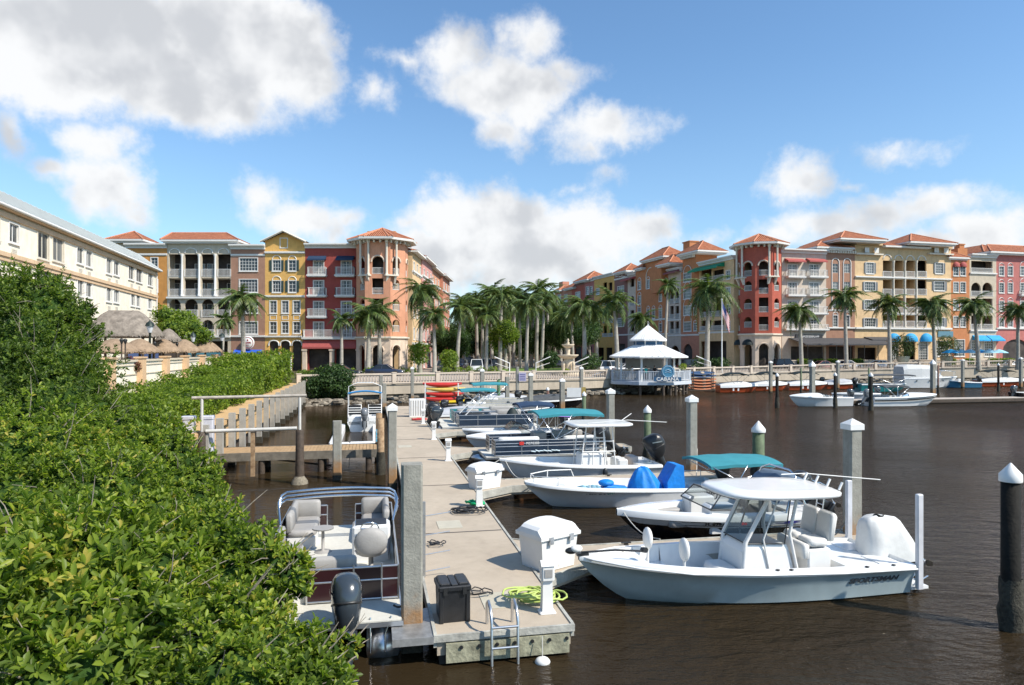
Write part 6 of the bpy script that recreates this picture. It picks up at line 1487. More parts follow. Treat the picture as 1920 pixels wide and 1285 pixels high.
MT = Matrix.Translation((3.3,hull.side(.57,.50)+.02,.50)) @ Matrix.Rotation(R(180),4,'Z') @ Matrix.Rotation(R(100),4,'X'); text('FL 8983 TK', .14, BLACK, rt, MT, bold=.003, xs=1.25, ext=.012)
MT = Matrix.Translation((2.62,hull.side(.45,.50)+.02,.50)) @ Matrix.Rotation(R(180),4,'Z') @ Matrix.Rotation(R(100),4,'X'); text('86', .14, mat('red_decal',(.6,.04,.03),.5), rt, MT, bold=.006, xs=1.25, ext=.012)
for y0_,y1_ in ((-.75,-.45),(.45,.75)): b = MB(); cushion(b, 3.7,4.6,y0_,y1_,.38,.60); b.build('bow_cushion', VINYL, rt)
for y0_,y1_ in ((-.9,-.35),(.35,.9)): b = MB(); b.bbox(2.7,3.5,y0_,y1_,.2,.95,.05); b.build('console', WHITE, rt)
b = MB(); b.add([(3.5,-.92,.86),(3.5,.92,.86),(3.15,.80,1.22),(3.15,-.80,1.22)], [(0,1,2,3)]); 
for sg in (1,-1): b.add([(3.5,sg*.92,.86),(2.6,sg*.98,.84),(2.7,sg*.90,1.10),(3.15,sg*.80,1.22)], [(0,1,2,3)])
b.build('windscreen', CLEAR, rt)
b = MB()
for sg in (1,-1): b.tube([(3.5,sg*.92,.86),(2.6,sg*.98,.84),(2.7,sg*.90,1.10),(3.15,sg*.80,1.22),(3.5,sg*.92,.86)], .02, 5)
b.tube([(3.5,-.92,.86),(3.5,.92,.86)], .02, 5); b.tube([(3.15,-.8,1.22),(3.15,.8,1.22)], .02, 5); b.build('windscreen_frame', BLACK, rt)
b = MB(); b.tube([(2.62+.0,-.55+.17*math.cos(a),.98+.17*math.sin(a)) for a in [2*math.pi*k/14 for k in range(14)]], .018, 5, closed=True); b.build('steering_wheel', BLACK, rt)
for yy in (-.6,.6): b = MB(); cushion(b, 1.7,2.15,yy-.24,yy+.24,.35,.58); cushion(b, 1.62,1.76,yy-.24,yy+.24,.5,1.02); b.build('bucket_seat', VINYL, rt)
b = MB(); cushion(b, .95,1.4,-.85,.85,.2,.56); b.build('stern_bench', VINYL, rt)
tubes(rt, 'tow_arch', [[(1.3,-1.0,.66),(.9,-.85,1.65),(.85,-.5,1.78),(.85,.5,1.78),(.9,.85,1.65),(1.3,1.0,.66)],[(.6,-1.0,.66),(.88,-.86,1.5)],[(.6,1.0,.66),(.88,.86,1.5)]], .028, CHROME)
b = MB(); P = []
for i in range(7):
    f = i/6; P.append([(1.5-.9*f, -.95+1.9*j/8, .95+.72*math.sin(f*1.9)*(1-.12*abs(j-4)/4)) for j in range(9)])
b.loft(P, False, False); b.build('folded_bimini', mat('steel_blue_canvas',(.13,.18,.24),.7,var=.2), rt)
b = MB(); P = [(.9,1.115,.46),(1.5,1.14,.58),(1.7,1.11,.46),(1.2,1.10,.42)]; b.add(P, [(0,1,2,3)]); b.build('blue_hull_graphic', mat('indigo_decal',(.05,.05,.25),.4), rt)
outboard(rt, -.1, .0, .72, BLACK, 1.0, 50)
tubes(rt, 'boarding_ladder', [[(.0,.45,.5),(-.12,.45,1.35),(.1,.45,1.45)],[(.0,.75,.5),(-.12,.75,1.35),(.1,.75,1.45)],[(-.05,.45,.8),(-.05,.75,.8)],[(-.08,.45,1.05),(-.08,.75,1.05)],[(-.1,.45,1.3),(-.1,.75,1.3)]], .02)

# 3 -- open skiff with blue covers
rt = place(empty('open_skiff', 'pale open skiff with bright blue covers and folded teal canopy', 'boat'), 22.0, 11.75)
hb, g = hull(rt, 6.85, 2.05, .86, .56, GREYH, WHITE, zones=[(0,.15,-.1,0),(.15,.80,.12,0),(.80,1,-.06)], capw=.08, flare=.93, u0=.62, p=2.2, bow=.12, scow=True)
tubes(rt, 'bow_rail', [[(6.6,sg*.2,.86),(6.6,sg*.25,1.05),(5.9,sg*.7,1.06),(5.0,sg*.92,1.02),(4.9,sg*.95,.78)] for sg in (1,-1)]+[[(6.6,-.25,1.05),(6.6,.25,1.05)]]+[[(5.9,sg*.72,.8),(5.9,sg*.7,1.06)] for sg in (1,-1)], .018, WHITEP)
tubes(rt, 'stern_rail', [[(.9,sg*.96,.56),(.9,sg*.96,.82),(.1,sg*.94,.82),(.1,sg*.94,.56)] for sg in (1,-1)], .018, WHITEP)
b = MB(); rings = []
for zz_, q in ((.30,1.0),(.46,.95),(.68,.80),(.88,.62),(1.03,.47),(1.12,.33),(1.17,.15)):
    rings.append([(2.62+.10*(zz_-.3)+.62*q*math.cos(a)*(1+.10*math.sin(9*a+zz_*2)+.05*math.sin(5*a)), -.05+.5*q*math.sin(a)*(1+.11*math.sin(7*a)), zz_+.035*math.sin(4*a)) for a in [2*math.pi*k/36 for k in range(36)]])
b.loft(rings, True, True); b.build('console_cover', BLUT, rt)
b = MB(); b.loft([[(1.35,-.45,.3),(2.0,-.45,.3),(2.0,.45,.3),(1.35,.45,.3)],[(1.38,-.43,.75),(2.0,-.42,.72),(2.0,.42,.72),(1.38,.43,.75)],[(1.4,-.4,1.25),(1.66,-.38,1.28),(1.66,.38,1.28),(1.4,.4,1.25)]], True, True, 0, False); b.build('seat_cover', BLUT, rt)
b = MB(); b.loft([[(4.15,-.35,.5),(4.2,.15,.52),(4.0,.15,.62),(3.95,-.35,.6)],[(3.35,-.25,.42),(3.4,.25,.44),(3.35,.2,.56),(3.3,-.2,.54)]], True, True); b.ell((4.0,-.1,.68),(.28,.26,.12)); b.build('blue_board', BLUT, rt)
b = MB()
for i in range(4): b.tube([(4.35+.17*i,-.4,.45),(4.33+.17*i,0,.52+.03*(i%2)),(4.35+.17*i,.4,.45)], .11, 8)
b.build('folded_tarp', mat('pale_blue_tarp',(.25,.45,.52),.5,var=.3,vs=6,bump=.5), rt)
outboard(rt, -.1, 0, .55, BLACK, .8, 12)
bimini(rt, -1.9, .75, 2.2, 1.48, TEAL, .12, .05, base=.8, tiltz=-.0, foot=(.62,.6))
MT = Matrix.Translation((.85,1.03,.42)) @ Matrix.Rotation(R(180),4,'Z') @ Matrix.Rotation(R(92),4,'X'); text('CAROLINA', .13, BLACK, rt, MT, bold=.004, shear=.2, ext=.01)
MT = Matrix.Translation((.88,1.03,.28)) @ Matrix.Rotation(R(180),4,'Z') @ Matrix.Rotation(R(92),4,'X'); text('SKIFF  24', .12, BLACK, rt, MT, bold=.004, shear=.2, ext=.01)
MT = Matrix.Translation((5.0,hull.side(.73,.52)+.02,.52)) @ Matrix.Rotation(R(180-10),4,'Z') @ Matrix.Rotation(R(98),4,'X'); strokes(rt, MT, 8, .06, .09, mat('logo_grey')); strokes(rt, MT @ Matrix.Translation((.68,0,0)), 3, .06, .10, mat('teal_panel_mark',(.02,.14,.12),.5))

# 4 -- second white centre console
rt = place(empty('center_console_boat', 'white centre console boat with white canopy on pipe frame behind the skiff', 'boat'), 26.1, 11.1)
hb, g = hull(rt, 6.3, 2.3, .98, .68, GREYH, WHITE, zones=[(0,.12,-.05),(.12,.72,.25,0),(.72,1,-.08)], capw=.15, flare=.84, u0=.4)
b = MB(); b.bbox(2.2,3.1,-.4,.4,.25,1.12,.05); b.build('console', WHITE, rt)
b = MB(); b.add([(3.0,-.36,1.12),(3.0,.36,1.12),(2.85,.34,1.55),(2.85,-.34,1.55)], [(0,1,2,3)]); b.build('windscreen', CLEAR, rt)
P = []
for sg in (1,-1):
    for xa, xb in ((1.7,1.9),(2.15,2.25),(2.7,2.6),(3.2,2.95)): P.append([(xa,sg*.55,.25),(xa*.5+xb*.5,sg*.5,1.3),(xb,sg*.55,2.2)])
    P.append([(1.75,sg*.52,1.2),(3.1,sg*.52,1.2)]); P.append([(1.8,sg*.52,1.6),(3.0,sg*.52,1.6)])
tubes(rt, 'canopy_frame', P, .026, WHITEP)
b = MB(); b.loft([[(2.3+1.28*q*math.copysign(abs(math.cos(a))**.4, math.cos(a)), .95*q*math.copysign(abs(math.sin(a))**.4, math.sin(a)), zz_) for a in [2*math.pi*k/28 for k in range(28)]] for zz_, q in ((2.2,.96),(2.22,1),(2.28,1),(2.32,.92))]); b.build('canopy', WHITE, rt)
tubes(rt, 'outrigger', [[(3.0,.9,2.36),(1.4,.95,2.46),(-.2,1.0,2.35)],[(1.4,.2,2.35),(.8,-.2,2.6)]], .014, WHITEP)
b = MB(); b.bbox(1.2,1.6,-.5,.5,.25,.85,.04); b.build('cooler_seat', VINW, rt); b = MB(); cushion(b, .5,.9,-.8,-.1,.5,.85); b.build('beige_bait_box', mat('beige_box',(.55,.46,.40),.7), rt)
b = MB(); b.bbox(3.9,4.5,-.35,.35,.35,.75,.04); b.build('bow_cooler', WHITE, rt)
outboard(rt, -.12, 0, .58, BLACK, 1.22, 26)
MT = Matrix.Translation((3.3,1.10,.62)) @ Matrix.Rotation(R(180),4,'Z') @ Matrix.Rotation(R(98),4,'X')
tubes(rt, 'bow_line', [[(6.2,0,.98),(6.9,.2,.62),(7.5,.1,.55)]], .015, ROPE)
b = MB(); b.ell((2.4,1.2,.42),(.1,.09,.26)); b.build('black_fender', BLACK, rt)

# pontoon boats
def pontoon(rt, L_, Bm, panel, zd=.62, seats=VINYL, rail_h=.68, bim=None, tri=False, n_post=5, deckm=NONSK, canvas=TEAL, stripe=None, gate=True, backopen=.9, tubes_m=ALU, bimz=2.45, bimx=None, full=True):
    for sg in (1, -1):
        b = MB(); prof = [(0,.02),(.05,.28),(L_-1.0,.30),(L_-.45,.25),(L_-.1,.12),(L_,.02)]; r0 = .30
        rings = [[(x, sg*(Bm/2-.34)+r_*math.cos(a), .12+r_*math.sin(a)+(.18*max(0,(x-(L_-1.0))/1.0))) for a in [2*math.pi*k/16 for k in range(16)]] for x, r_ in prof]
        b.loft(rings); b.build('pontoon_tube', tubes_m, rt)
    b = MB(); b.box(.0, L_-.35, -Bm/2, Bm/2, zd-.10, zd-.02); b.build('deck_edge', ALU, rt)
    b = MB(); b.box(.02, L_-.37, -Bm/2+.03, Bm/2-.03, zd-.019, zd); b.build('deck', deckm, rt)
    xs0, xs1 = backopen, L_-.75; h = rail_h; hw_ = Bm/2-.05
    runs = [((xs0, hw_), (xs1, hw_)), ((xs0, -hw_), (xs1, -hw_)), ((xs0, -hw_), (xs0, hw_*.30 if gate else hw_)), ((xs1, -hw_), (xs1, -.35)), ((xs1, .35), (xs1, hw_))]
    P = []; pb = MB(); extra = (.30,.80) if full == 2 else ()
    for (xa, ya), (xb, yb) in runs:
        v = Vector((xb-xa, yb-ya, 0)); n_ = max(1, round(v.length/1.2))
        P.append([(xa, ya, zd+h), (xb, yb, zd+h)]); P.append([(xa, ya, zd+.04), (xb, yb, zd+.04)]); P.append([(xa, ya, zd+h*.62), (xb, yb, zd+h*.62)]); P += [[(xa, ya, zd+h*q_), (xb, yb, zd+h*q_)] for q_ in extra]
        for i in range(n_+1): p = (xa+v.x*i/n_, ya+v.y*i/n_); P.append([(*p, zd), (*p, zd+h)])
        d = v.normalized(); nn = Vector((d.y, -d.x, 0))*.008
        pb.prism([(xa+nn.x, ya+nn.y), (xb+nn.x, yb+nn.y), (xb-nn.x, yb-nn.y), (xa-nn.x, ya-nn.y)], zd+.05, zd+h-.02)
    pb.build('fence_panels', panel, rt); tubes(rt, 'fence_rails', P, .019, ALU)
    return hw_
def lounge(rt, x0, x1, y0, y1, zd, back, m=VINYL, name='lounge_seat', h=.42, bh=.40):
    b = MB(); b.bbox(x0+.02, x1-.02, y0+.02, y1-.02, zd, zd+h-.14, .03, 1); cushion(b, x0, x1, y0, y1, zd+h-.15, zd+h, .06)
    t = .16
    for k in back:
        if k == 'y+': cushion(b, x0, x1, y1-t, y1, zd+h-.05, zd+h+bh, .07)
        if k == 'y-': cushion(b, x0, x1, y0, y0+t, zd+h-.05, zd+h+bh, .07)
        if k == 'x+': cushion(b, x1-t, x1, y0, y1, zd+h-.05, zd+h+bh, .07)
        if k == 'x-': cushion(b, x0, x0+t, y0, y1, zd+h-.05, zd+h+bh, .07)
    return b.build(name, [m, VINW], rt)

# 5 -- foreground pontoon, bow away from the camera
a_dock = math.atan2(UY, UX)
rt = empty('pontoon_boat', 'nearest pontoon boat with maroon panels and pale grey lounge seats at left of the dock', 'boat', DK(11.72, -.80, 0), a_dock)
# local x = along the dock (away), local y = to the left
pontoon(rt, 7.0, 2.6, MAROON, zd=.62, backopen=1.0, rail_h=.62)
lounge(rt, 1.05,1.75,-.5,1.18,.62,['x-'],VINYL); lounge(rt, 1.75,3.6,.62,1.18,.62,['y+'],VINYL); 
lounge(rt, 4.6,6.15,.50,1.18,.62,['y+','x+'],VINYL,'bow_lounge'); lounge(rt, 4.6,6.15,-1.18,-.50,.62,['y-','x+'],VINYL,'bow_lounge')
b = MB(); b.bbox(3.35,3.95,-1.16,-.35,.62,1.40,.05); b.build('helm_console', WHITE, rt)
b = MB(); b.add([(3.40,-1.08,1.405),(3.40,-.42,1.405),(3.85,-.42,1.43),(3.85,-1.08,1.43)], [(0,1,2,3)]); b.build('dashboard', BLACK, rt)
b = MB(); cx_, cy_, cz_ = 3.25,-.72,1.36
T = Matrix.Translation((cx_,cy_,cz_)) @ Matrix.Rotation(R(-35),4,'Y')
b.T = T; b.tube([(0,.19*math.cos(a),.19*math.sin(a)) for a in [2*math.pi*k/20 for k in range(20)]], .016, 6, closed=True)
for a in (0, 2.1, 4.2): b.tube([(0,0,0),(0,.18*math.cos(a),.18*math.sin(a))], .018, 5)
b.T = None; b.build('steering_wheel', CHROME, rt)
b = MB(); b.ell((2.68,-.75,1.06),(.33,.33,.11),16,8); b.ell((2.42,-.75,1.30),(.13,.34,.30),16,8)
b.lathe([(.22,0),(.20,.02),(.05,.05),(.05,.36)], (2.62,-.75,.62), 12); b.build('captain_chair', VINYL, rt)
b = MB(); b.lathe([(.20,0),(.18,.02),(.035,.04),(.035,.5),(.24,.52),(.24,.55)], (4.3,.32,.62), 14); b.build('cocktail_table', VINYL, rt)
# folded bimini hoops standing over the bow
P = []
for k, (xx, zz_, r_) in enumerate(((5.0,1.86,1.22),(4.95,1.78,1.20),(4.9,1.70,1.18))):
    P.append([(4.3,-1.24,1.25),(xx-.15,-1.36,zz_-.22),(xx,-1.30,zz_-.07)] + [(xx, -1.18+2.36*j/8, zz_+.06*math.sin(math.pi*j/8)) for j in range(9)] + [(xx,1.30,zz_-.07),(xx-.15,1.36,zz_-.22),(4.3,1.24,1.25)])
tubes(rt, 'bimini_hoops', P, .026, CHROME, 8)
b = MB(); b.box(.0,.98,-1.22,1.22,.605,.628) ; b.build('swim_deck', NONSK, rt)
tubes(rt, 'stern_gate', [[(1.0,-.95,.62),(1.0,-.95,1.3)],[(1.0,-.45,.62),(1.0,-.45,1.3)],[(1.02,-1.1,.72),(1.02,-.5,.85)],[(1.02,-1.1,.85),(1.02,-.5,.98)]], .02, ALU)
tubes(rt, 'boarding_rail', [[(.25,-.55,.62),(.25,-.55,.92),(.22,-.40,.95),(.2,-.40,.62)],[(.1,-1.1,.66),(.02,-1.0,.4),(.0,-1.0,.1)],[(.1,-.75,.66),(.02,-.75,.4),(.0,-.75,.1)]], .018, CHROME)
e = outboard(rt, -.12, -.36, .42, CHAR, 1.12, 22, yaw=.10)
# 5b -- boat on the float behind it, stern to the camera
rt = empty('deck_boat', 'white boat with blue folded canopy seen from the stern left of the far dock', 'boat', DK(44.3,-.55,0), a_dock)
hb, g = hull(rt, 6.0, 2.2, .8, .65, WHITE, WHITE, zones=[(0,.1,-.1),(.1,.8,.3,2)], capw=.15)
b = MB(); 
for yy in (-.62,.62): b.bbox(.0,.35,yy-.42,yy+.42,.45,.95,.05)
b.build('stern_seat', WHITE, rt)
for yy in (-.65,.65): b = MB(); b.box(1.5,1.53,yy-.4,yy+.4,.95,1.55); b.build('dark_seat_back', BLACK, rt)
tubes(rt, 'seat_frames', [[(1.48,y_-.42,.6),(1.48,y_-.42,1.6),(1.48,y_+.42,1.6),(1.48,y_+.42,.6)] for y_ in (-.65,.65)]+[[(1.47,y_-.4,z_),(1.47,y_+.4,z_)] for y_ in (-.65,.65) for z_ in (1.1,1.25,1.4)]+[[(2.6,-1.08,.7),(2.3,-1.1,2.3),(2.3,-.8,2.42),(2.3,.8,2.42),(2.3,1.1,2.3),(2.6,1.08,.7)],[(3.5,-1.08,.7),(3.4,-1.1,2.7),(3.4,-.5,2.95),(3.4,.5,2.95),(3.4,1.1,2.7),(3.5,1.08,.7)]], .03, WHITEP)
b = MB(); b.tube([(2.28,-1.1+2.2*j/8,2.3+.14*math.sin(math.pi*j/8)) for j in range(9)], .07, 6); b.build('folded_canopy', mat('blue_canvas_roll',(.02,.20,.45),.7), rt)
outboard(rt, -.1, 0, .6, mat('grey_cowl',(.16,.17,.18),.3,coat=.3), 1.0, 5)
rt = empty('floating_platform', 'white floating drive on platform behind the wooden boardwalk', 'floating platform', DK(35.0,-1.2,0), a_dock)
b = MB(); b.bbox(0,1.2,.0,1.0,.0,.45,.05); b.bbox(0,1.3,-1.25,-.002,.0,.45,.05); b.bbox(1.3,10.0,.55,1.05,.0,.45,.05); b.build('float_blocks', WHITEP, rt)
b = MB(); b.bbox(1.3,10.0,-1.3,-1.15,.0,.4,.03); b.build('side_beam', WHITEP, rt)

# 6 -- blue and silver pontoon
rt = place(empty('pontoon_boat', 'silver pontoon boat with navy panels and long teal canopy in the third slip', 'boat'), 29.9, 10.35)
pontoon(rt, 6.0, 2.45, NAVYP, zd=.62, gate=False, backopen=.6, full=2)
lounge(rt, .7,2.2,-1.1,-.5,.62,['y-']); lounge(rt, 3.3,5.1,.5,1.15,.62,['y+'],VINW); lounge(rt, .8,2.2,.5,1.15,.62,['y+'],VINW); b = MB(); b.bbox(2.6,3.2,-1.1,-.3,.62,1.45,.05); b.build('helm_console', VINYL, rt)
bimini(rt, .35, 3.3, 2.3, 2.52, TEAL, .12, .08, base=1.3, foot=(.75,0))
outboard(rt, -.15, 0, .75, BLACK, 1.05, 48)
MT = Matrix.Translation((3.6,1.215,1.17)) @ Matrix.Rotation(R(180),4,'Z') @ Matrix.Rotation(R(90),4,'X'); strokes(rt, MT @ Matrix.Translation((-.3,-.05,0)), 6, .075, .10, WHITEP)
b = MB(); b.box(4.0,4.2,1.21,1.225,1.10,1.24); b.build('red_badge', mat('red_decal'), rt)
b = MB()
for k in range(7): b.tube([(2.4+.18*k,1.222,.80+.02*math.sin(k*2)),(2.6+.18*k,1.222,.84+.03*math.sin(k*3))], .035, 4)
b.build('panel_graphic', mat('pale_graphic',(.45,.55,.60),.5), rt)
MT = Matrix.Translation((1.3,1.215,.95)) @ Matrix.Rotation(R(180),4,'Z') @ Matrix.Rotation(R(90),4,'X'); text('sunrise', .10, mat('pale_graphic'), rt, MT) if False else None

# 7,8 -- white runabouts
def runabout(label, s, t, L_=5.6, col=WHITE, rev=False, cover=None, cat='boat', bm=None, loc=None, yaw=0, eng=BLACK, tilt=10, wb=2.1, bow_open=True, name='runabout_boat', stripe=None, zb=.85, low=False, arch=False, ang=None, cuddy=False):
    rt = empty(name, label, cat)
    if loc is None: place(rt, s, t, rev, 0, yaw)
    else: rt.location = loc; rt.rotation_euler = (0,0,ang if ang is not None else yaw)
    hb, g = hull(rt, L_, wb, zb, .68 if loc is None else .84, col, WHITE, zones=[(0,.1,-.03),(.1,.5,.25,2)] + ([(.6,.86,.4,2)] if bow_open else []), capw=.24, topband=WHITE if col is not WHITE else None, tbw=.24 if col is ORH else .16, p=2.4, u0=.32)
    x = L_*.56
    b = MB(); b.add([(x,-.8,.78),(x,.8,.78),(x-.4,.7,1.18),(x-.4,-.7,1.18)], [(0,1,2,3)])
    for sg in (1,-1): b.add([(x,sg*.8,.78),(x-1.1,sg*.9,.76),(x-1.0,sg*.84,.98),(x-.4,sg*.7,1.18)], [(0,1,2,3)])
    b.build('windscreen', CLEAR, rt)
    b = MB(); b.tube([(x-1.1,-.9,.78),(x-1.0,-.84,.98),(x-.4,-.7,1.18),(x-.4,.7,1.18),(x-1.0,.84,.98),(x-1.1,.9,.78)], .018, 5); b.tube([(x,-.8,.79),(x,.8,.79)], .018, 5); b.build('windscreen_frame', DKMETAL, rt)
    for yy in (-.5,.5): b = MB(); cushion(b, x-1.5,x-1.1,yy-.22,yy+.22,.3,.6); cushion(b, x-1.62,x-1.46,yy-.22,yy+.22,.5,.98); b.build('seat', VINW, rt)
    b = MB(); cushion(b, .6,1.0,-.75,.75,.3,.68); b.build('stern_bench', VINW, rt)
    if eng: outboard(rt, -.1, 0, .66, eng, .95, tilt)
    if cuddy:
        b = MB(); rings = []
        for i in range(11):
            u = .52+.47*i/10; w = max(.02, hb(u)-.12); h_ = .30*(1-((u-.52)/.47)**2)+.03; rings.append([(u*L_, w*math.cos(math.pi*j/8), g(u)+.0+h_*math.sin(math.pi*j/8)**.7) for j in range(9)])
        b.loft(rings, False, True); b.build('foredeck', WHITE, rt)
        b = MB(); b.bbox(x-1.2,x-.3,-.8,-.3,.3,1.0,.05); b.build('dash_console', VINW, rt); b = MB(); cushion(b,.9,1.5,.2,.8,.3,.95); b.build('lounge_seat', VINYL, rt)
    if bm: bimini(rt, bm[0], bm[1], wb*.92, bm[2], bm[3], .12, .08, base=.8)
    if stripe:
        b = MB()
        for sg in (1,-1): P = [(u*L_, sg*(hb(u)+.02), g(u)-.22) for u in [i/20 for i in range(20)]]; b.add(P+[(p_[0],p_[1]*.99,p_[2]-.12) for p_ in P], [(i,i+1,21+i,20+i) for i in range(19)])
        b.build('hull_stripe', stripe, rt)
    if cover:
        b = MB(); rings = []
        for i in range(13):
            u = i/12; w = hb(u)+.03; zt = g(u)+.04; hgt = .42*math.sin(math.pi*min(1,(u+.06)*.95))**.8*(1.0 if u < .6 else (1-(u-.6)/.4*.7))
            rings.append([(u*L_, w*math.cos(math.pi*j/8), zt-.06*(j in (0,8)) + hgt*math.sin(math.pi*j/8)) for j in range(9)])
        b.loft(rings, False, True); b.build('fitted_cover', cover, rt)
    return rt
DKG = mat('dark_grey_canvas',(.07,.075,.08),.8,var=.2,bump=.3); LGC = mat('light_grey_canvas',(.42,.43,.45),.8,var=.1,bump=.3,bs=6)
runabout('white runabout with dark engine just behind the silver pontoon boat', 34.3, 10.3, 5.7, cuddy=True)
r8 = runabout('white runabout under a navy canopy in the fourth slip', 37.4, 10.4, 5.6, bm=(.6,2.6,2.3,NAVY), stripe=BLACK)
b = MB(); b.loft([[(-.35,-.8,1.45),(-.35,.8,1.45),(.55,.8,1.5),(.55,-.8,1.5)],[(-.3,-.7,1.6),(-.3,.7,1.6),(.5,.7,1.66),(.5,-.7,1.66)]], True, True, 0, False); b.build('purple_cover', mat('purple_canvas',(.30,.12,.55),.7), r8)
tubes(r8, 'cover_poles', [[(x_,y_,.7),(x_,y_,1.46)] for x_ in (-.05,.5) for y_ in (-.75,.75)], .02)
# 9,10 -- dark pontoons, stern to the dock
for (s_, pan, lb, cv, seatm) in ((41.6, NAVYP, 'dark pontoon boat moored stern to the dock with black seat cover', None, BLACK),(44.2, mat('teal_panel',(.03,.20,.22),.4,var=.2), 'pontoon boat with teal and white panels, its stern to the dock by the far pedestal', None, VINYL)):
    rt = place(empty('pontoon_boat', lb, 'boat'), s_, 4.0, True)
    pontoon(rt, 6.3, 2.35, pan, zd=.6, gate=True, backopen=1.0); lounge(rt, 1.2,2.6,-1.0,-.4,.6,['y-'],seatm); lounge(rt, 3.6,5.2,.4,1.0,.6,['y+'],VINYL); b = MB(); b.bbox(2.9,3.4,-1.0,-.2,.6,1.35,.05); b.build('helm_console', VINYL, rt)
    outboard(rt, -.15, 0, .75, CHAR if s_ < 43 else BLACK, 1.05, 20)
    if s_ < 43:
        b = MB(); b.loft([[(4.4+.55*q*math.cos(a), -.35+.5*q*math.sin(a), z) for a in [2*math.pi*k/14 for k in range(14)]] for z, q in ((.6,1),(1.0,.85),(1.4,.55),(1.62,.2))]); b.build('covered_chair', DKC, rt)
        tubes(rt, 'canopy_poles', [[(1.3,-1.1,1.2),(2.6,-1.1,2.5)],[(1.3,1.1,1.2),(2.6,1.1,2.5)],[(2.6,-1.1,2.5),(2.6,1.1,2.5)]], .03, WHITEP)
        b = MB(); b.tube([(2.6,-1.15,2.5),(2.6,1.15,2.5)], .09, 7); b.build('rolled_canopy', DKG, rt)
# 11.. beyond the last finger
runabout('boat with red hull under a light grey fitted cover near the kayak rack', 48.6, 3.9, 5.4, col=mat('red_hull',(.38,.05,.02),.3,coat=.3), rev=True, cover=LGC, tilt=55)
runabout('small boat under a charcoal cover near the tall capped pile', 50.6, 7.2, 6.0, rev=True, cover=DKG)
for s_, t_, lb in ((50.0,5.4,'pontoon boat under the left, lower teal canopy by the quay'),(53.8,7.0,'pontoon boat under the right, higher teal canopy by the quay')):
    rt = place(empty('pontoon_boat', lb, 'boat'), s_, t_, True); pontoon(rt, 5.4, 2.3, mat('cream_panel',(.5,.48,.42),.5), zd=.6); lounge(rt, 1.2,2.6,-1.0,-.4,.6,['y-'],VINW)
    bimini(rt, .8 if s_ < 52 else .6, 3.4, 2.2, 2.38 if s_ < 52 else 2.62, TEAL, .1, .06, base=1.2); outboard(rt, -.15, 0, .7, BLACK, .9, 10)
runabout('low dark boat moored against the quay behind the brown pile', 60, 13, 6.0, col=BLKH, rev=True, cover=DKG)
runabout('small white boat moored by the white notice board', 62.5, 9.5, 4.6, rev=True, cover=LGC, eng=None)
# far right basin
def at(px, d, z=0): return Vector(((px-CX)/F*d, d, z))
QA = math.atan2(.25, 1)
r_ = runabout('white runabout with open bow moored left on the far floating dock', 0, 0, 5.7, loc=at(1589,63.4), ang=math.pi+.12, eng=CHAR, tilt=5, cuddy=True, zb=1.0)
runabout('white runabout with swept bow and black canopy moored right on the far floating dock', 0, 0, 6.6, loc=at(1628,63.0), ang=.07, eng=mat('grey_cowl'), tilt=25, stripe=BLACK, zb=1.08, bm=(1.0,3.4,2.0,DKG), cuddy=True)
runabout('small white boat between the teal hull and the far floating dock', 0, 0, 4.6, loc=at(1640,69), ang=math.pi+.1, eng=CHAR)
OG = 'orange and white rental boats by the quay'
for px, d, L_, an_, lb in ((1346,83.5,4.9,.02,'orange hulled white boat nearest the paddle board rack'),(1412,87,4.4,.02,'second orange hulled boat from the paddle board rack'),(1474,88,5.4,.05,'third orange hulled boat, left of the tall coned pile'),(1832,97,7.2,.05,'orange hulled boat at the far right by the quay')):
    r_ = runabout(lb, 0, 0, L_, col=ORH, loc=at(px,d), ang=an_, eng=None, zb=1.02, name='rental_boat', cover=mat('white_cover')); tag(r_, group=OG)
    for q in (.3,.42): 
        b = MB(); b.box(L_*q,L_*q+.18,-1.07,-1.045,.22,.52); b.build('white_hull_mark', WHITEP, r_)
    e_ = bimini(r_, L_*.12, L_*.72, 1.9, 2.45, DKC, .10, .30, base=.8, name='black_canopy', frame=BLACK)
r_ = runabout('orange hulled boat partly hidden behind the third, with a thin black canopy', 0, 0, 4.6, col=ORH, loc=at(1545,91), ang=.05, zb=1.0, name='rental_boat', cover=LGC); tag(r_, group=OG)
r_ = empty('pontoon_boat', 'teal hulled pontoon boat with dark canopy moored by the quay on the right', 'boat', at(1607,85), .03)
hb, g = hull(r_, 6.2, 2.3, 1.0, .95, mat('teal_hull',(.02,.24,.24),.4,var=.15), WHITE, zones=[(.05,.7,.5,2)], p=2.0, u0=.55)
bimini(r_, 1.0, 6.8, 2.2, 2.2, DKG, .1, .1, base=1.0); outboard(r_, -.1, 0, .8, BLACK, 1.0, 10)
r_ = empty('cabin_cruiser', 'large grey white cruiser under a tall white cover behind the coned pile', 'boat', at(1686,93.5), .02)
hb, g = hull(r_, 8.0, 2.8, 1.55, 1.35, GREYH, WHITE, zones=[(.1,.6,.8,0)], p=2.4, u0=.35)
b = MB(); rings = []
for x, w, h0, h1 in ((-.1,1.30,1.2,2.9),(.4,1.32,1.3,3.15),(2.4,1.30,1.4,3.15),(3.8,1.2,1.45,3.05),(4.6,1.1,1.5,2.3),(5.4,.9,1.5,1.7)):
    rings.append([(x,-w,h0),(x,-w*.96,h0+(h1-h0)*.7),(x,-w*.8,h1),(x,w*.8,h1),(x,w*.96,h0+(h1-h0)*.7),(x,w,h0)])
b.loft(rings, True, True, 0, False); b.build('fitted_cover', mat('white_cover'), r_)
tubes(r_, 'bow_rail', [[(4.9,sg*1.0,1.5),(5.2,sg*.95,2.3),(6.4,sg*.7,2.35),(7.7,sg*.15,2.2),(7.7,sg*.15,1.55)] for sg in (1,-1)], .03, CHROME)
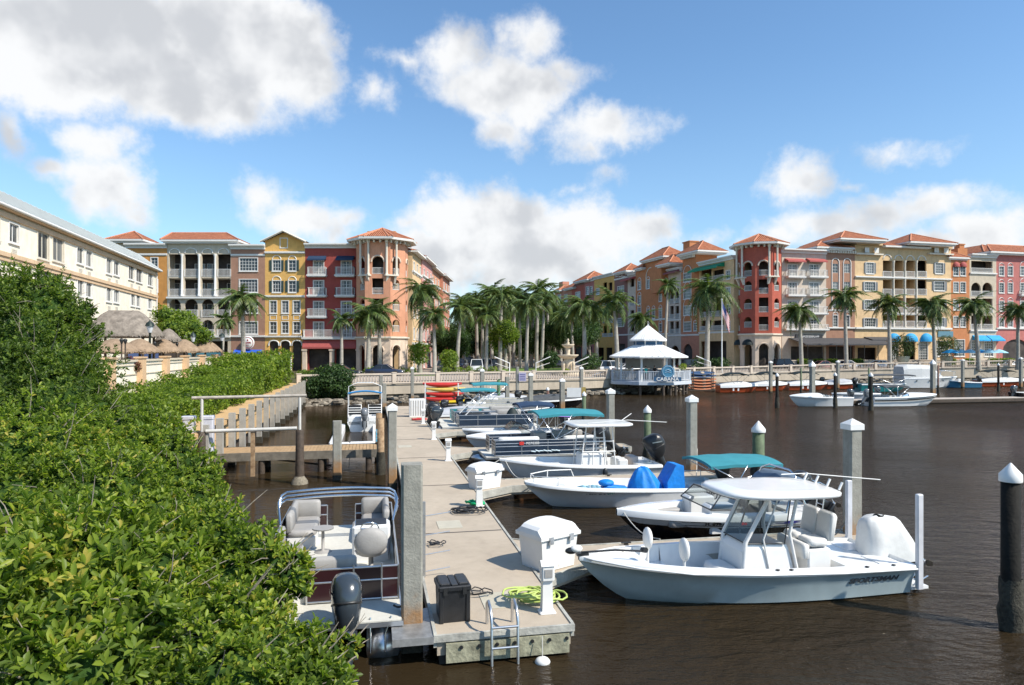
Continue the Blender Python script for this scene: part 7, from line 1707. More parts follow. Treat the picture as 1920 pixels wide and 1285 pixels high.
for x_ in (1.6,3.4,5.2): b = MB(); b.ell((x_,-1.36,1.0),(.14,.03,.08)); b.build('porthole', DGLASS, r_)
r_ = empty('open_boat', 'blue hulled open boat lying ahead of the large cruiser', 'boat', at(1832,94), math.pi+.02)
hb, g = hull(r_, 6.4, 2.2, 1.3, .75, mat('sky_blue_hull',(.06,.22,.36),.3,coat=.3), WHITE, zones=[(.05,.7,.3,0)], p=2.2); b = MB(); b.bbox(2.2,2.9,-.4,.4,.3,1.2,.05); b.build('console', WHITE, r_); outboard(r_, -.1, 0, .7, BLACK, 1.0, 10)
runabout('dark boat cut off by the right edge beside the far floating dock', 0, 0, 6.5, col=BLKH, loc=at(1905,69.5), ang=.08, eng=CHAR, tilt=10)
rt = empty('floating_dock', 'low timber floating dock across the right side of the basin', 'dock', at(1520,64.2), .19)
b = MB(); b.box(0,29,-.8,.8,.18,.44); b.build('deck', mat('pale_dock_boards',(.46,.40,.34),.85,var=.12,bump=.3), rt); b = MB(); b.box(.02,28.98,-.86,-.803,.1,.40); b.box(.1,28.9,-.7,.7,-.2,.18); b.build('fascia', DKWOOD, rt)

# mooring lines
def line(lb, a, c, sag=.25, r=.013, m=None):
    A, C = Vector(a), Vector(c); P = [A.lerp(C, i/8) - Vector((0,0,sag*math.sin(math.pi*i/8))) for i in range(9)]; b = MB(); b.tube(P, r, 5); tag(b.build('mooring_line', m or ROPE), lb, 'rope', 'mooring lines between boats and docks')
line('white mooring line from the bow of the bay boat to the first finger pier', DK(13.9,5.2,.9), DK(14.65,6.2,.55), .12)
line('dark mooring line from the stern of the bay boat to the end pile', DK(14.5,10.6,.7), DK(15.5,12.1,1.1), .2, .016, BLACK)
line('white mooring line from the skiff bow to the second finger pier', DK(22.4,5.0,.8), DK(23.2,5.6,.55), .15)
line('white mooring line from the second centre console boat to the second finger pier', DK(25.9,5.0,.9), DK(24.2,5.4,.55), .25)
line('white mooring line from the skiff stern to the capped pile', DK(22.8,11.4,.6), DK(24.9,12.5,1.3), .25)
line('dark mooring line from the nearest pontoon boat to the bare pile', DK(12.2,.35,.7), DK(12.0,.55,.8), .05, .02, BLACK)
line('white mooring line from the jet boat bow to the first finger pier', DK(17.9,6.75,.75), DK(15.7,6.9,.55), .2)
line('white mooring line from the silver pontoon boat to the third finger pier', DK(30.6,5.0,.7), DK(31.2,5.3,.55), .1)
# ---------------------------------------------------------------- dock furniture
def dock_thing(name, label, cat, s, t, rot=0, z=.505, group=None): return empty(name, label, cat, DK(s, t, z), DROT + rot, group)
for k, (s, t, w, dd, h, lb) in enumerate(((14.45,3.74,1.02,.78,.95,'big white fibreglass dock box with domed lid by the first finger pier'),(23.0,3.72,1.05,.6,.80,'smaller white dock box at the root of the second finger pier'))):
    rt = dock_thing('dock_box', lb, 'dock box', s, t, R(26), group=None)
    b = MB(); P = lambda q, z: [(-w/2+q,-dd/2+q*.6,z),(w/2-q,-dd/2+q*.6,z),(w/2-q,dd/2-q*.6,z),(-w/2+q,dd/2-q*.6,z)]
    b.loft([P(.07,0),P(.0,h*.74)], True, True, 0, False); b.build('box_body', WHITEP, rt)
    b = MB(); rings = []
    for i in range(11):
        a = math.pi*i/10; x = -math.cos(a)*(w/2+.05); zt = h*.76+.05+ (h*.24)*math.sin(a)**.7
        rings.append([(x,-dd/2-.05,h*.72),(x,-dd/2-.05,min(zt,h*.80)),(x,-dd/2*.72,zt),(x,dd/2*.72,zt),(x,dd/2+.05,min(zt,h*.80)),(x,dd/2+.05,h*.72)])
    b.loft(rings, True, True, 0, False); b.build('lid', WHITEP, rt)
    for sg in (-1,1): b = MB(); b.box(sg*w*.28-.05,sg*w*.28+.05,-dd/2-.075,-dd/2-.052,h*.62,h*.78); b.build('latch', ALU, rt)
    b = MB(); b.box(-.006,.006,-dd/2-.004+.04,-dd/2+.06,.05,h*.7); b.build('seam', VINYL, rt)
def pedestal(s, t, lb, sc=1.0):
    rt = dock_thing('power_pedestal', lb, 'pedestal', s, t, group='white power pedestals along the dock edge')
    b = MB(); b.bbox(-.15,.15,-.12,.12,0,.04,.02); b.loft([[(-.10,-.085,.04),(.10,-.085,.04),(.10,.085,.04),(-.10,.085,.04)],[(-.085,-.075,.62),(.085,-.075,.62),(.085,.075,.62),(-.085,.075,.62)]], True, True, 0, False); b.build('post', WHITEP, rt)
    b = MB(); b.bbox(-.115,.115,-.13,.09,.60,.86,.02); b.add([(-.13,-.15,.86),(.13,-.15,.86),(.13,.11,.86),(-.13,.11,.86),(-.13,-.05,.95),(.13,-.05,.95)], [(0,1,5,4),(2,3,4,5),(1,2,5),(3,0,4),(0,3,2,1)]); b.build('head', WHITEP, rt)
    b = MB(); b.box(-.07,.07,-.142,-.131,.66,.80); b.build('outlet_cover', VINYL, rt)
for s, t, lb in ((11.85,3.04,'white power pedestal with coiled lime hose at the dock end'),(20.2,3.1,'white power pedestal with green hose beside the second dock box'),(28.8,3.1,'white power pedestal on the dock edge, third from the near end'),(35.8,3.1,'white power pedestal on the dock edge, fourth from the near end'),(43.5,3.1,'white power pedestal by the outboard of the dark pontoon boat'),(50.5,3.05,'farthest white power pedestal on the dock')): pedestal(s, t, lb)
rt = dock_thing('equipment_cabinet', 'white louvred cabinet standing near the far end of the dock', 'cabinet', 48.3, 3.0)
b = MB(); b.bbox(-.55,.55,-.3,.3,0,1.25,.03); b.build('body', WHITEP, rt)
for i in range(6): b = MB(); b.box(-.46+i*.165,-.40+i*.165,-.315,-.30,.1,1.15); b.build('louvre', VINYL, rt)
def coil(name, label, s, t, m, n, r, rad, seed, z=.53, ex=1.5):
    rr = random.Random(seed); P = []
    for i in range(n*16):
        a = i*2*math.pi/16; q = r*(1+.28*math.sin(a*.37+seed)+rr.uniform(-.05,.05)); c = (.16*math.sin(a*.11), .10*math.cos(a*.17)); P.append(tuple(DK(s+c[1]+q*math.sin(a)/ex, t+c[0]+q*math.cos(a), z+.012*(i % 5)+.018*math.sin(a*.7)+.0009*i)))
    b = MB(); b.tube(P, rad, 6); return tag(b.build(name, m), label, 'hose' if 'hose' in name else 'rope')
coil('hose', 'lime green hose coiled loosely at the foot of the nearest pedestal', 12.45, 2.95, mat('lime_hose',(.45,.55,.14),.5,var=.1), 9, .36, .019, 3)
coil('hose', 'bright green hose bundled at the foot of the second pedestal', 20.35, 2.95, mat('green_hose',(.0,.36,.13),.5), 6, .17, .03, 5)
coil('cable', 'black shore power cable looped on the dock beside the green hose', 19.6, 2.6, BLACK, 5, .42, .017, 8)
coil('rope', 'dark mooring line dropped on the dock near the left edge', 16.4, 1.35, BLACK, 3, .16, .012, 9)
coil('rope', 'dark loop of rope lying by the black storage bin', 12.9, 1.9, BLACK, 2, .2, .011, 12)
coil('hose', 'small red hose lying on the far part of the dock', 45.8, 2.9, mat('red_hose',(.5,.04,.04),.6), 3, .4, .04, 14)
# black storage bin
rt = dock_thing('storage_bin', 'black ribbed plastic storage bin standing beside the bare pile', 'bin', 11.98, 1.36, R(3)); rt.scale = (.84,.84,.84)
b = MB(); b.loft([[(-.29,-.30,0),(.29,-.30,0),(.29,.30,0),(-.29,.30,0)],[(-.31,-.32,.66),(.31,-.32,.66),(.31,.32,.66),(-.31,.32,.66)]], True, True, 0, False)
b.build('bin_body', BLACK, rt)
for x0,x1 in ((-.31,-.24),(.24,.31)):
    b = MB(); b.bbox(x0-.01,x1+.01,-.34,-.26,0,.66,.015); b.build('corner_post', BLACK, rt)
b = MB(); b.bbox(-.34,.34,-.36,.35,.66,.75,.02); b.bbox(-.30,-.08,-.3,.3,.75,.80,.02); b.bbox(.08,.30,-.3,.3,.75,.80,.02); b.bbox(-.07,.07,-.34,.3,.75,.785,.01); b.build('lid', BLACK, rt)
for x in (-.2,.2): b = MB(); b.box(x-.04,x+.04,-.375,-.36,.58,.72); b.build('latch', DKMETAL, rt)
tag(tubes(rt, 'handle', [[(.33,-.1,.5),(.42,-.1,.48),(.42,.12,.48),(.33,.12,.5)]], .014, BLACK))
# boarding ladder on the dock end
rt = dock_thing('dock_ladder', 'aluminium boarding ladder hooked over the near end of the dock', 'ladder', 11.2, 2.13)
P = []
for sg in (-1,1): P.append([(sg*.22,.36,-.0),(sg*.22,.35,.36),(sg*.22,.20,.44),(sg*.22,-.0,.38),(sg*.22,-.12,.18),(sg*.22,-.15,-1.15)])
tubes(rt, 'side_rails', P, .026, ALU, 8)
for z in (.12,-.22,-.56,-.9): tubes(rt, 'rung', [[(-.22,-.145,z),(.22,-.145,z)]], .022, ALU, 8)
# steel guide post with arms on the left dock edge
rt = dock_thing('arm_rack', 'slim grey post with four thin horizontal arms beside the bare pile', 'rack', 14.2, 1.02)
b = MB(); b.box(-.035,.035,-.035,.035,0,1.55); b.build('post', mat('galvanised'), rt)
for z in (.1,.45,.85,1.25): tubes(rt, 'arm', [[(0,0,z),(.55,.06,z+.05)]], .012, ALU)
# mooring float hanging under the end
rt = empty('fender', 'small white float hanging on a line beside the ladder', 'float', DK(11.0, 2.75, 0)); b = MB(); b.ell((0,0,.02),(.13,.1,.09)); b.build('float_ball', WHITEP, rt); tubes(rt, 'line', [[(0,0,.1),(0,.08,.42)]], .008, ROPE)
# paper notices on the pile cap etc
rt = empty('notice_sign', 'small blue and white notice fixed to the end of the wooden boardwalk', 'sign', DK(29.6, .28, 1.55), DROT)
b = MB(); b.box(-.17,.17,-.03,0,-.26,.26); b.build('panel', mat('sky_blue_sign',(.10,.42,.62),.5,var=.0), rt); b = MB(); b.box(-.14,.14,-.036,-.031,.12,.22); b.box(-.14,.14,-.036,-.031,-.04,.02); b.box(-.14,.14,-.036,-.031,-.16,-.11); b.build('white_bands', WHITEP, rt)
rt = empty('notice_board', 'blank white notice board on the thick pile left of the gazebo', 'sign', DK(0,0,0)); p = Wz(1054,770,0); rt.location = (p.x+.4,p.y-.1,0)
b = MB(); b.box(0,1.2,-.04,.0,1.15,1.95); b.build('panel', WHITEP, rt); b = MB(); b.box(1.25,1.6,-.03,.0,1.2,2.0); b.build('yellow_tag', mat('mustard_tag',(.42,.30,.08),.7), rt)
rt = empty('small_sign', 'lilac sign with dark lines on a slim pile in front of the balustrade', 'sign'); p = Wz(970,752,0); rt.location = (p.x+.15,p.y-.2,0)
b = MB(); b.box(0,.75,-.03,0,2.0,2.9); b.build('panel', mat('lilac_sign',(.50,.46,.60),.6,var=0), rt)
b = MB(); 
for i in range(4): b.box(.08,.65,-.036,-.031,2.12+i*.18,2.18+i*.18)
b.build('text_lines', mat('indigo_decal'), rt)
# wooden boardwalk on the left
rt = empty('wooden_boardwalk', 'low wooden boardwalk crossing from the seawall towards the dock', 'boardwalk', DK(30.1, -9.2, 0), math.atan2(.199,.98)-0)
# local x along +t, local y along +s
rt.rotation_euler = (0,0,DROT)
b = MB(); nb = 62
for i in range(nb): x = i*(9.35/nb); b.box(x+.008,x+9.35/nb-.008,0,1.9,.84,.88)
b.build('deck_boards', WOOD, rt)
b = MB(); b.box(0,9.35,-.06,.0,.56,.90); b.box(0,9.35,1.9,1.96,.56,.90); b.build('edge_beam', mat('grey_wood',(.16,.14,.11),.85,var=.3,vs=4,bump=.4), rt)
for x in (2.0,4.6,7.0,9.0):
    for y in (.1,1.8): b = MB(); b.lathe([(.14,-1),(.13,.84)], (x,y,0), 10); b.build('post', DKWOOD, rt)
for p_ in ([(4.7,.9,.5),(7.4,.9,.1)],[(8.9,.1,.2),(9.0,1.8,.75)]): b = MB(); b.tube(p_, .04, 5); b.build('brace', DKWOOD, rt)
# wood piles between boardwalk end and dock
for s, t, top, lb in ((29.0,.30,2.35,'weathered orange brown pile at the boardwalk end'),(31.9,.25,2.3,'weathered pile behind the boardwalk end')):
    p = DK(s,t,0); rd_pile((p.x,p.y,0), top, .15, lb, mat('orange_weathered_wood',(.30,.17,.08),.85,var=.4,vs=5,bump=.5,col2=(.42,.29,.17)), cap=False, grp='weathered piles by the boardwalk')
# old boat lift frame
rt = empty('boat_lift', 'old white boat lift frame with two beams standing over the canal', 'boat lift', DK(27.6, -6.35, 0), DROT)
LW_ = 3.55
for x, lb_ in ((0,''),(LW_,'')): 
    b = MB(); b.lathe([(.19,-1),(.17,.4),(.15,2.05),(.13,2.1)], (x,0,0), 12); b.build('wooden_pile', DKWOOD, rt)
    b = MB(); b.lathe([(.34,-.1),(.30,.12),(.17,.3)], (x,0,0), 12); b.build('barnacle_base', mat('pale_barnacle',(.22,.19,.14),.9,var=.4,vs=12,bump=1), rt)
    b = MB(); b.tube([(x,.0,2.0),(x,0,3.35)], .055, 8); b.build('upright', mat('dull_white_beam',(.56,.54,.50),.7,var=.15,grime=.3), rt)
b = MB(); b.tube([(-.35,0,3.38),(LW_+.25,0,3.42)], .06, 8); b.build('upper_beam', mat('weathered_white_beam',(.44,.39,.33),.8,var=.25,grime=.5), rt)
b = MB(); b.tube([(.15,-.05,2.12),(LW_-.1,-.05,2.16)], .07, 8); b.build('lower_beam', mat('dull_white_beam',(.56,.54,.50),.7,var=.15,grime=.3), rt)
b = MB(); b.box(1.75,1.9,-.05,.05,.35,2.05); b.build('hanging_pile', mat('orange_weathered_wood'), rt)
for x in (-.55,.12):
    b = MB(); b.bbox(x-.22,x+.22,.2,.55,1.25,2.55,.03); b.bbox(x-.24,x+.24,.18,.57,2.55,2.68,.03); b.build('lift_motor_box', mat('lilac_white_paint',(.55,.54,.58),.5), rt)
p = DK(26.5,-1.15,0); sq_pile((p.x-.6,p.y+1.6,0), 2.35, .34, 'flat concrete pile standing in the canal right of the lift frame', cap=False, low=.1)

# ---------------------------------------------------------------- terrace with thatched restaurant
tw_ = -14.0
rt = empty('terrace_wall', 'cream grooved terrace wall with tan pillars behind the clipped hedge', 'wall')
def TP(s, t, z): q = DK(s, t, z); return (q.x, q.y, q.z)
b = MB(); b.prism([TP(26,tw_,0)[:2],TP(72,tw_,0)[:2],TP(72,tw_-.4,0)[:2],TP(26,tw_-.4,0)[:2]], 1.5, 4.48)
for z in (2.4,3.05,3.7,4.25):
    b.prism([TP(26,tw_+.05,0)[:2],TP(72,tw_+.05,0)[:2],TP(72,tw_+.0,0)[:2],TP(26,tw_+.0,0)[:2]], z, z+.07, 1)
b.build('wall_panel', [stucco('hotel_cream',(.8,.7,.55)), CREAM], rt)
b = MB(); b.prism([TP(26,tw_+.10,0)[:2],TP(72,tw_+.10,0)[:2],TP(72,tw_-.5,0)[:2],TP(26,tw_-.5,0)[:2]], 4.48, 4.60); b.build('coping', CREAM, rt)
ORP = stucco('tan_orange_pillar', (.66,.44,.26))
for k in range(9):
    s_ = 30.2+5.0*k; q = DK(s_, tw_+.12, 0); b = MB(); b.box(-.22,.22,-.35,.35,1.5,4.68); b.box(-.28,.28,-.41,.41,4.68,4.78); o = b.build('pillar', ORP, rt); o.location = q; o.rotation_euler = (0,0,DROT)
b = MB(); b.prism([TP(24,tw_-.45,0)[:2],TP(72,tw_-.45,0)[:2],TP(72,-40,0)[:2],TP(24,-40,0)[:2]], 3.3, 3.6); tag(b.build('terrace_paving', GROUND), kind='structure')
THA = mat('grey_thatch', (.24,.205,.17), .95, var=.35, vs=3, bump=1, bs=9, spec=.05); THB = mat('tan_thatch', (.30,.215,.145), .95, var=.25, vs=3, bump=1, bs=9, spec=.05)
def thatch(rt, rx, ry, z0, z1, m, seed=0, ridge=0.0, name='thatched_roof', strands=900):
    rr = random.Random(seed); b = MB(); rings = []; n = 28
    for q, f in ((1.0,0),(1.02,.04),(.85,.28),(.6,.58),(.35,.84),(.12,1.0)):
        rings.append([((ridge*(1) if math.cos(a) > 0 else -ridge)*1 + rx*q*math.cos(a)*(1+rr.uniform(-.03,.03)), ry*q*math.sin(a)*(1+rr.uniform(-.03,.03)), z0+(z1-z0)*f + (rr.uniform(-.12,.05) if f == 0 else 0)) for a in [2*math.pi*k/n for k in range(n)]])
    b.loft(rings, True, True, 0, True)
    for i in range(strands):
        a = rr.uniform(0,6.283); q = rr.uniform(.2,1.02); f = 1-q; x = (ridge if math.cos(a) > 0 else -ridge)+rx*q*math.cos(a); y = ry*q*math.sin(a); z = z0+(z1-z0)*min(1,f*1.02)+.05
        dx, dy = math.cos(a)*rx, math.sin(a)*ry; l = rr.uniform(.06,.13); w = .05; tx, ty = -math.sin(a)*w, math.cos(a)*w
        b.add([(x-tx,y-ty,z+.02),(x+tx,y+ty,z+.02),(x+dx*l+tx*.3,y+dy*l,z-(z1-z0)*l*.85-.03+rr.uniform(0,.08))], [(0,1,2)])
    return b.build(name, m, rt)
def posts(rt, P, z1, m=None, r=.09, z0=0):
    for x, y in P: b = MB(); b.tube([(x,y,z0),(x,y,z1)], r, 6); b.build('post', m or DKWOOD, rt)
p = D(232,610,48); rt = empty('thatched_hut', 'big grey thatched hut roof in front of the cream hotel', 'hut', (p.x,48,3.6), DROT)
thatch(rt, 1.85, 1.8, 2.55, 4.35, THA, 1, .75, strands=2200); posts(rt, [(-1.6,-1.2),(1.6,-1.2),(-1.6,1.2),(1.6,1.2)], 2.7)
p = D(290,625,50); rt = empty('thatched_hut', 'smaller grey thatched roof corner right of the big grey hut', 'hut', (p.x,52,3.6), DROT); thatch(rt, .9,.9,2.3,3.2,THA,4); posts(rt, [(-.6,0),(.6,0)], 2.4)
for k, (px, d, w, top, lb) in enumerate(((165,41,2.2,2.05,'tan thatched umbrella roof at the left behind the tall mangrove'),(215,42.5,2.6,2.0,'wide tan thatched umbrella roof below the grey hut'),(262,45,2.1,1.95,'tan thatched umbrella roof left of the tall lamp post'),(306,49.8,2.1,1.95,'tan thatched umbrella roof right of the tall lamp post'),(345,55.5,2.2,1.95,'tan thatched umbrella roof, second from the right'),(385,61,2.4,2.0,'rightmost tan thatched umbrella roof near the brown building'))):
    X = (px-CX)/F*d; rt = empty('thatched_umbrella', lb, 'thatched umbrella', (X,d,3.0), .2*k, 'tan thatched umbrellas on the terrace')
    thatch(rt, w*.62, w*.56, 2.02, 2.85+.012*(d-40), THB, 10+k, strands=700); posts(rt, [(0,0)], 2.2, r=.08)
for k, (px, d, r_, h, lb, m_) in enumerate(((195,38.5,.75,1.5,'reddish brown shrub on the terrace behind the cream wall',leaf_mat('russet_leaf',[(0,(.10,.03,.02)),(.5,(.18,.05,.04)),(1,(.10,.11,.04))],.2)),(245,41,.8,1.5,'dark russet shrub between the terrace torches',None),(275,45,.55,1.2,'green shrub right of the tall lamp post on the terrace',HLEAF),(305,48.6,.6,1.1,'green shrub in front of the tan thatched umbrellas',HLEAF),(340,53.8,.5,1.0,'small green shrub before the second thatched umbrella from the right',HLEAF),(170,37,.7,1.4,'dark shrub at the left end of the visible terrace',DLEAF))):
    X = (px-CX)/F*d; tuft(lb, (X,d,3.6), (r_,r_,h*.7), 5, .14, m_ or MATS.get('x') or bpy.data.materials['russet_leaf'], 'terrace_shrub', 'shrub', 110)
for px, d, h, lb in ((228,39.6,2.2,'left garden torch on the terrace wall'),(235,40.4,2.2,'garden torch just right of the left one on the terrace'),(290,46.6,2.1,'garden torch right of the tall lamp post'),(332,51.8,2.1,'garden torch in front of the green terrace shrub')):
    X = (px-CX)/F*d; rt = empty('garden_torch', lb, 'torch', (X,d,3.6), 0, 'garden torches on the terrace'); b = MB(); b.tube([(0,0,0),(0,0,h-.2)], .04, 6); b.build('pole', DKWOOD, rt); b = MB(); b.lathe([(.05,h-.25),(.12,h-.05),(.11,h),(.02,h+.06)], n=8); b.build('torch_head', DKMETAL, rt)
def lamp_post(px, ytop, d, zb, lb, heads=1, sc=1.0):
    X = (px-CX)/F*d; zt = CH-(ytop-YH)/F*d-zb; rt = empty('street_lamp', lb, 'street lamp', (X,d,zb))
    b = MB(); b.lathe([(.22*sc,0),(.20*sc,.3),(.12*sc,.5),(.08*sc,.9),(.06*sc,zt-.9),(.09*sc,zt-.85)], n=10); b.build('post', mat('dark_green_iron',(.02,.035,.03),.5,.3), rt)
    b = MB(); b.lathe([(.10*sc,zt-.85),(.20*sc,zt-.45),(.20*sc,zt-.4),(.02,zt-.35)], n=8); b.build('lamp_glass', mat('frosted_glass',(.55,.56,.58),.3), rt)
    b = MB(); b.lathe([(.27*sc,zt-.42),(.2*sc,zt-.22),(.05,zt-.08),(.02,zt)], n=8); b.build('lamp_cap', mat('dark_green_iron'), rt); return rt
lamp_post(281,600,45.2,3.6,'tall dark green lamp post standing on the terrace',sc=1.15)
lamp_post(362,622,57,3.6,'lamp post with pale lantern by the small green tree',sc=1.0)
lamp_post(416,624,70,2.0,'lamp post in front of the brown building beside a thin palm',sc=1.3)
# planter palms on the terrace and low curtains of the bar
b = MB(); rt = empty('beach_bar', 'bar front painted dark as shade with blue panels under the thatched umbrellas', 'bar', (D(330,650,66).x,66,2.6), 0)
b.box(-5,4.5,0,.3,.4,2.6); b.build('bar_wall', DARKIN, rt); b = MB(); b.box(-4.6,-1.5,-.05,-.01,1.2,2.3); b.build('blue_panel', mat('dusk_blue',(.05,.09,.22),.7), rt); b = MB(); b.box(1.2,4.3,-.05,-.01,1.2,2.4); b.build('teal_panel', mat('dusk_teal',(.04,.15,.20),.7), rt)  # shade under the thatch is painted into the dark wall colour

# ---------------------------------------------------------------- gazebo on the water
gd = 82.0; gx = (1215-CX)/F*gd
rt = empty('waterfront_gazebo', 'white two tier roofed gazebo on piles over the water with CABANA sign', 'gazebo', (gx,gd,0), 0)
WROOF = mat('white_metal_roof', (.80,.80,.79), .5, var=.03, vs=1); GRYW = mat('shade_grey_timber', (.55,.58,.62), .6, var=.08)  # white timber given the bluish grey of its shaded side as colour
def octo(r, z, rot=R(22.5)): return [(r*math.cos(rot+R(45*k)), r*math.sin(rot+R(45*k)), z) for k in range(8)]
b = MB(); b.loft([octo(5.05,1.15),octo(5.1,1.2),octo(5.1,1.55),octo(5.0,1.58)], True, True, 0, False); b.build('deck', GRYW, rt)
e = bpy.data.objects.new('deck_railing', None); 
b = MB()
O8 = octo(4.95, 1.58)
for k in range(8):
    a, c = Vector(O8[k]), Vector(O8[(k+1) % 8]); v = c-a; n_ = int(v.length/.19)
    b.T = Matrix.Translation(a) @ Matrix.Rotation(math.atan2(v.y, v.x), 4, 'Z'); Lk = v.length
    b.box(0,Lk,-.06,.06,1.10,1.16); b.box(0,Lk,-.03,.03,.12,.18); b.box(-.08,.08,-.08,.08,0,1.25)
    for i in range(1, n_): x = Lk*i/n_; w_ = .03 if i % 6 else .06; b.box(x-w_,x+w_,-.02,.02,.18,1.10)
    b.T = None
b.build('deck_railing', GRYW, rt)
b = MB()
for sg in (-1,): 
    pass
P8 = octo(3.75, 1.58)
for q in P8: b = MB(); b.box(q[0]-.11,q[0]+.11,q[1]-.11,q[1]+.11,1.58,4.35); b.build('post', WHITEP, rt)
def roof8(r0, z0, r1, z1, name, m, th=.18):
    A, C = octo(r0, z0), octo(r1, z1)
    o = roof_obj([[A[k],A[(k+1) % 8],C[(k+1) % 8],C[k]] for k in range(8)], rt, name, m)
    b = MB(); b.loft([octo(r0-.02,z0-th),octo(r0,z0-.01)], True, True, 0, False); b.build('fascia', WHITEP, o)
    b = MB()
    for k in range(8):
        for j in range(1,5): f = j/5; a = Vector(A[k]).lerp(Vector(A[(k+1) % 8]), f); c = Vector(C[k]).lerp(Vector(C[(k+1) % 8]), f); b.tube([a+Vector((0,0,.02)),c+Vector((0,0,.02))], .03, 4)
    b.build('seams', m, o)
roof8(4.75,4.42,1.75,5.75,'lower_roof',WROOF)
b = MB(); b.loft([octo(1.72,5.7),octo(1.72,6.35)], True, True, 0, False); b.build('lantern_wall', WHITEP, rt)
for k in range(8):
    a = R(45*k); b = MB(Matrix.Rotation(a,4,'Z')); ap_ = 1.72*math.cos(R(22.5)); b.box(ap_,ap_+.03,-.58,.58,5.78,6.25)
    for j in range(5): b.box(ap_+.03,ap_+.05,-.56,.56,5.80+.09*j,5.84+.09*j)
    b.build('blue_louvre', mat('deep_blue_louvre',(.03,.10,.20),.6), rt)
roof8(2.25,6.40,.12,8.05,'upper_roof',WROOF)
b = MB(); b.tube([(0,0,8.0),(0,0,8.65)], .03, 5); b.ell((0,0,8.15),(.1,.1,.1)); b.build('finial', WHITEP, rt)
for a, r_ in [(R(22.5+45*k), 4.5) for k in range(8)] + [(R(90*k+10), 2.4) for k in range(4)] + [(R(-60),4.7),(R(-80),4.7),(R(-40),4.6)]:
    b = MB(); b.lathe([(.17,-1),(.16,1.2)], (r_*math.cos(a), r_*math.sin(a), 0), 8); b.build('support_pile', DKWOOD, rt)
b = MB(); b.tube([(-4.2,-1.8,.2),(-1,-4.2,1.1)], .08, 5); b.tube([(4.2,-1.8,.2),(1.5,-4.2,1.1)], .08, 5); b.tube([(1.5,-4.2,.3),(4.2,-1.8,1.1)], .08, 5); b.build('cross_brace', DKWOOD, rt)
# bar counter inside
b = MB(); b.box(-2.2,2.4,1.2,1.9,1.58,2.7); b.box(-2.4,2.6,1.0,2.0,2.7,2.78); b.build('bar_counter', mat('bar_front',(.20,.24,.28),.6), rt)
b = MB(); b.box(-2.3,2.3,2.4,2.5,2.9,4.1); b.build('bar_back', VINYL, rt)
sg_ = bpy.data.objects.new('name_board', None)
b = MB(); b.lathe([(.02,-.05),(.78,-.05),(.78,.05),(.02,.05)], n=8, cap=False, sm=False, rot=R(22.5)); o = b.build('round_name_sign', mat('sea_blue_sign',(.06,.22,.36),.6,var=.05), rt); o.data.transform(Matrix.Rotation(R(90),4,'X')); o.location = (1.25,-4.98,2.72)
b = MB(); b.tube([(.62*math.cos(a),-.07,.62*math.sin(a)) for a in [2*math.pi*k/20 for k in range(20)]], .03, 4, closed=True); b.tube([(-.3,-.07,.1),(0,-.07,.25),(.3,-.07,.1)], .04, 4); b.tube([(-.35,-.07,-.1),(.0,-.07,-.02),(.35,-.07,-.1)], .03, 4); b.build('emblem', mat('pale_sign_blue',(.35,.50,.60),.6), o)
b = MB(); b.box(-.35,2.75,-5.06,-4.99,1.64,2.10); o = b.build('letter_board', mat('deep_blue_louvre'), rt)
text('CABANA', .55, WHITEP, o, Matrix.Translation((1.2,-5.08,1.87)) @ Matrix.Rotation(R(90),4,'X'), bold=.012, xs=1.15)
b = MB()
for sg in (0,1): b.tube([(-5.0,-1.2+sg*2.4,1.62),(-8.8,-1.2+sg*2.4,.75)], .10, 5)
b.add([(-5.0,-1.2,1.58),(-5.0,1.2,1.58),(-8.8,1.2,.72),(-8.8,-1.2,.72)], [(0,1,2,3)]); b.build('gangway', GRYW, rt)
b = MB()
for sg in (0,): 
    b.tube([(-5.0,-1.2,2.7),(-6.8,-1.2,2.2)], .06, 5)
    for i in range(7): b.tube([(-5.0-.3*i,-1.2,1.6-.07*i),(-5.0-.3*i,-1.2,2.68-.08*i)], .03, 4)
b.build('ramp_railing', GRYW, rt)
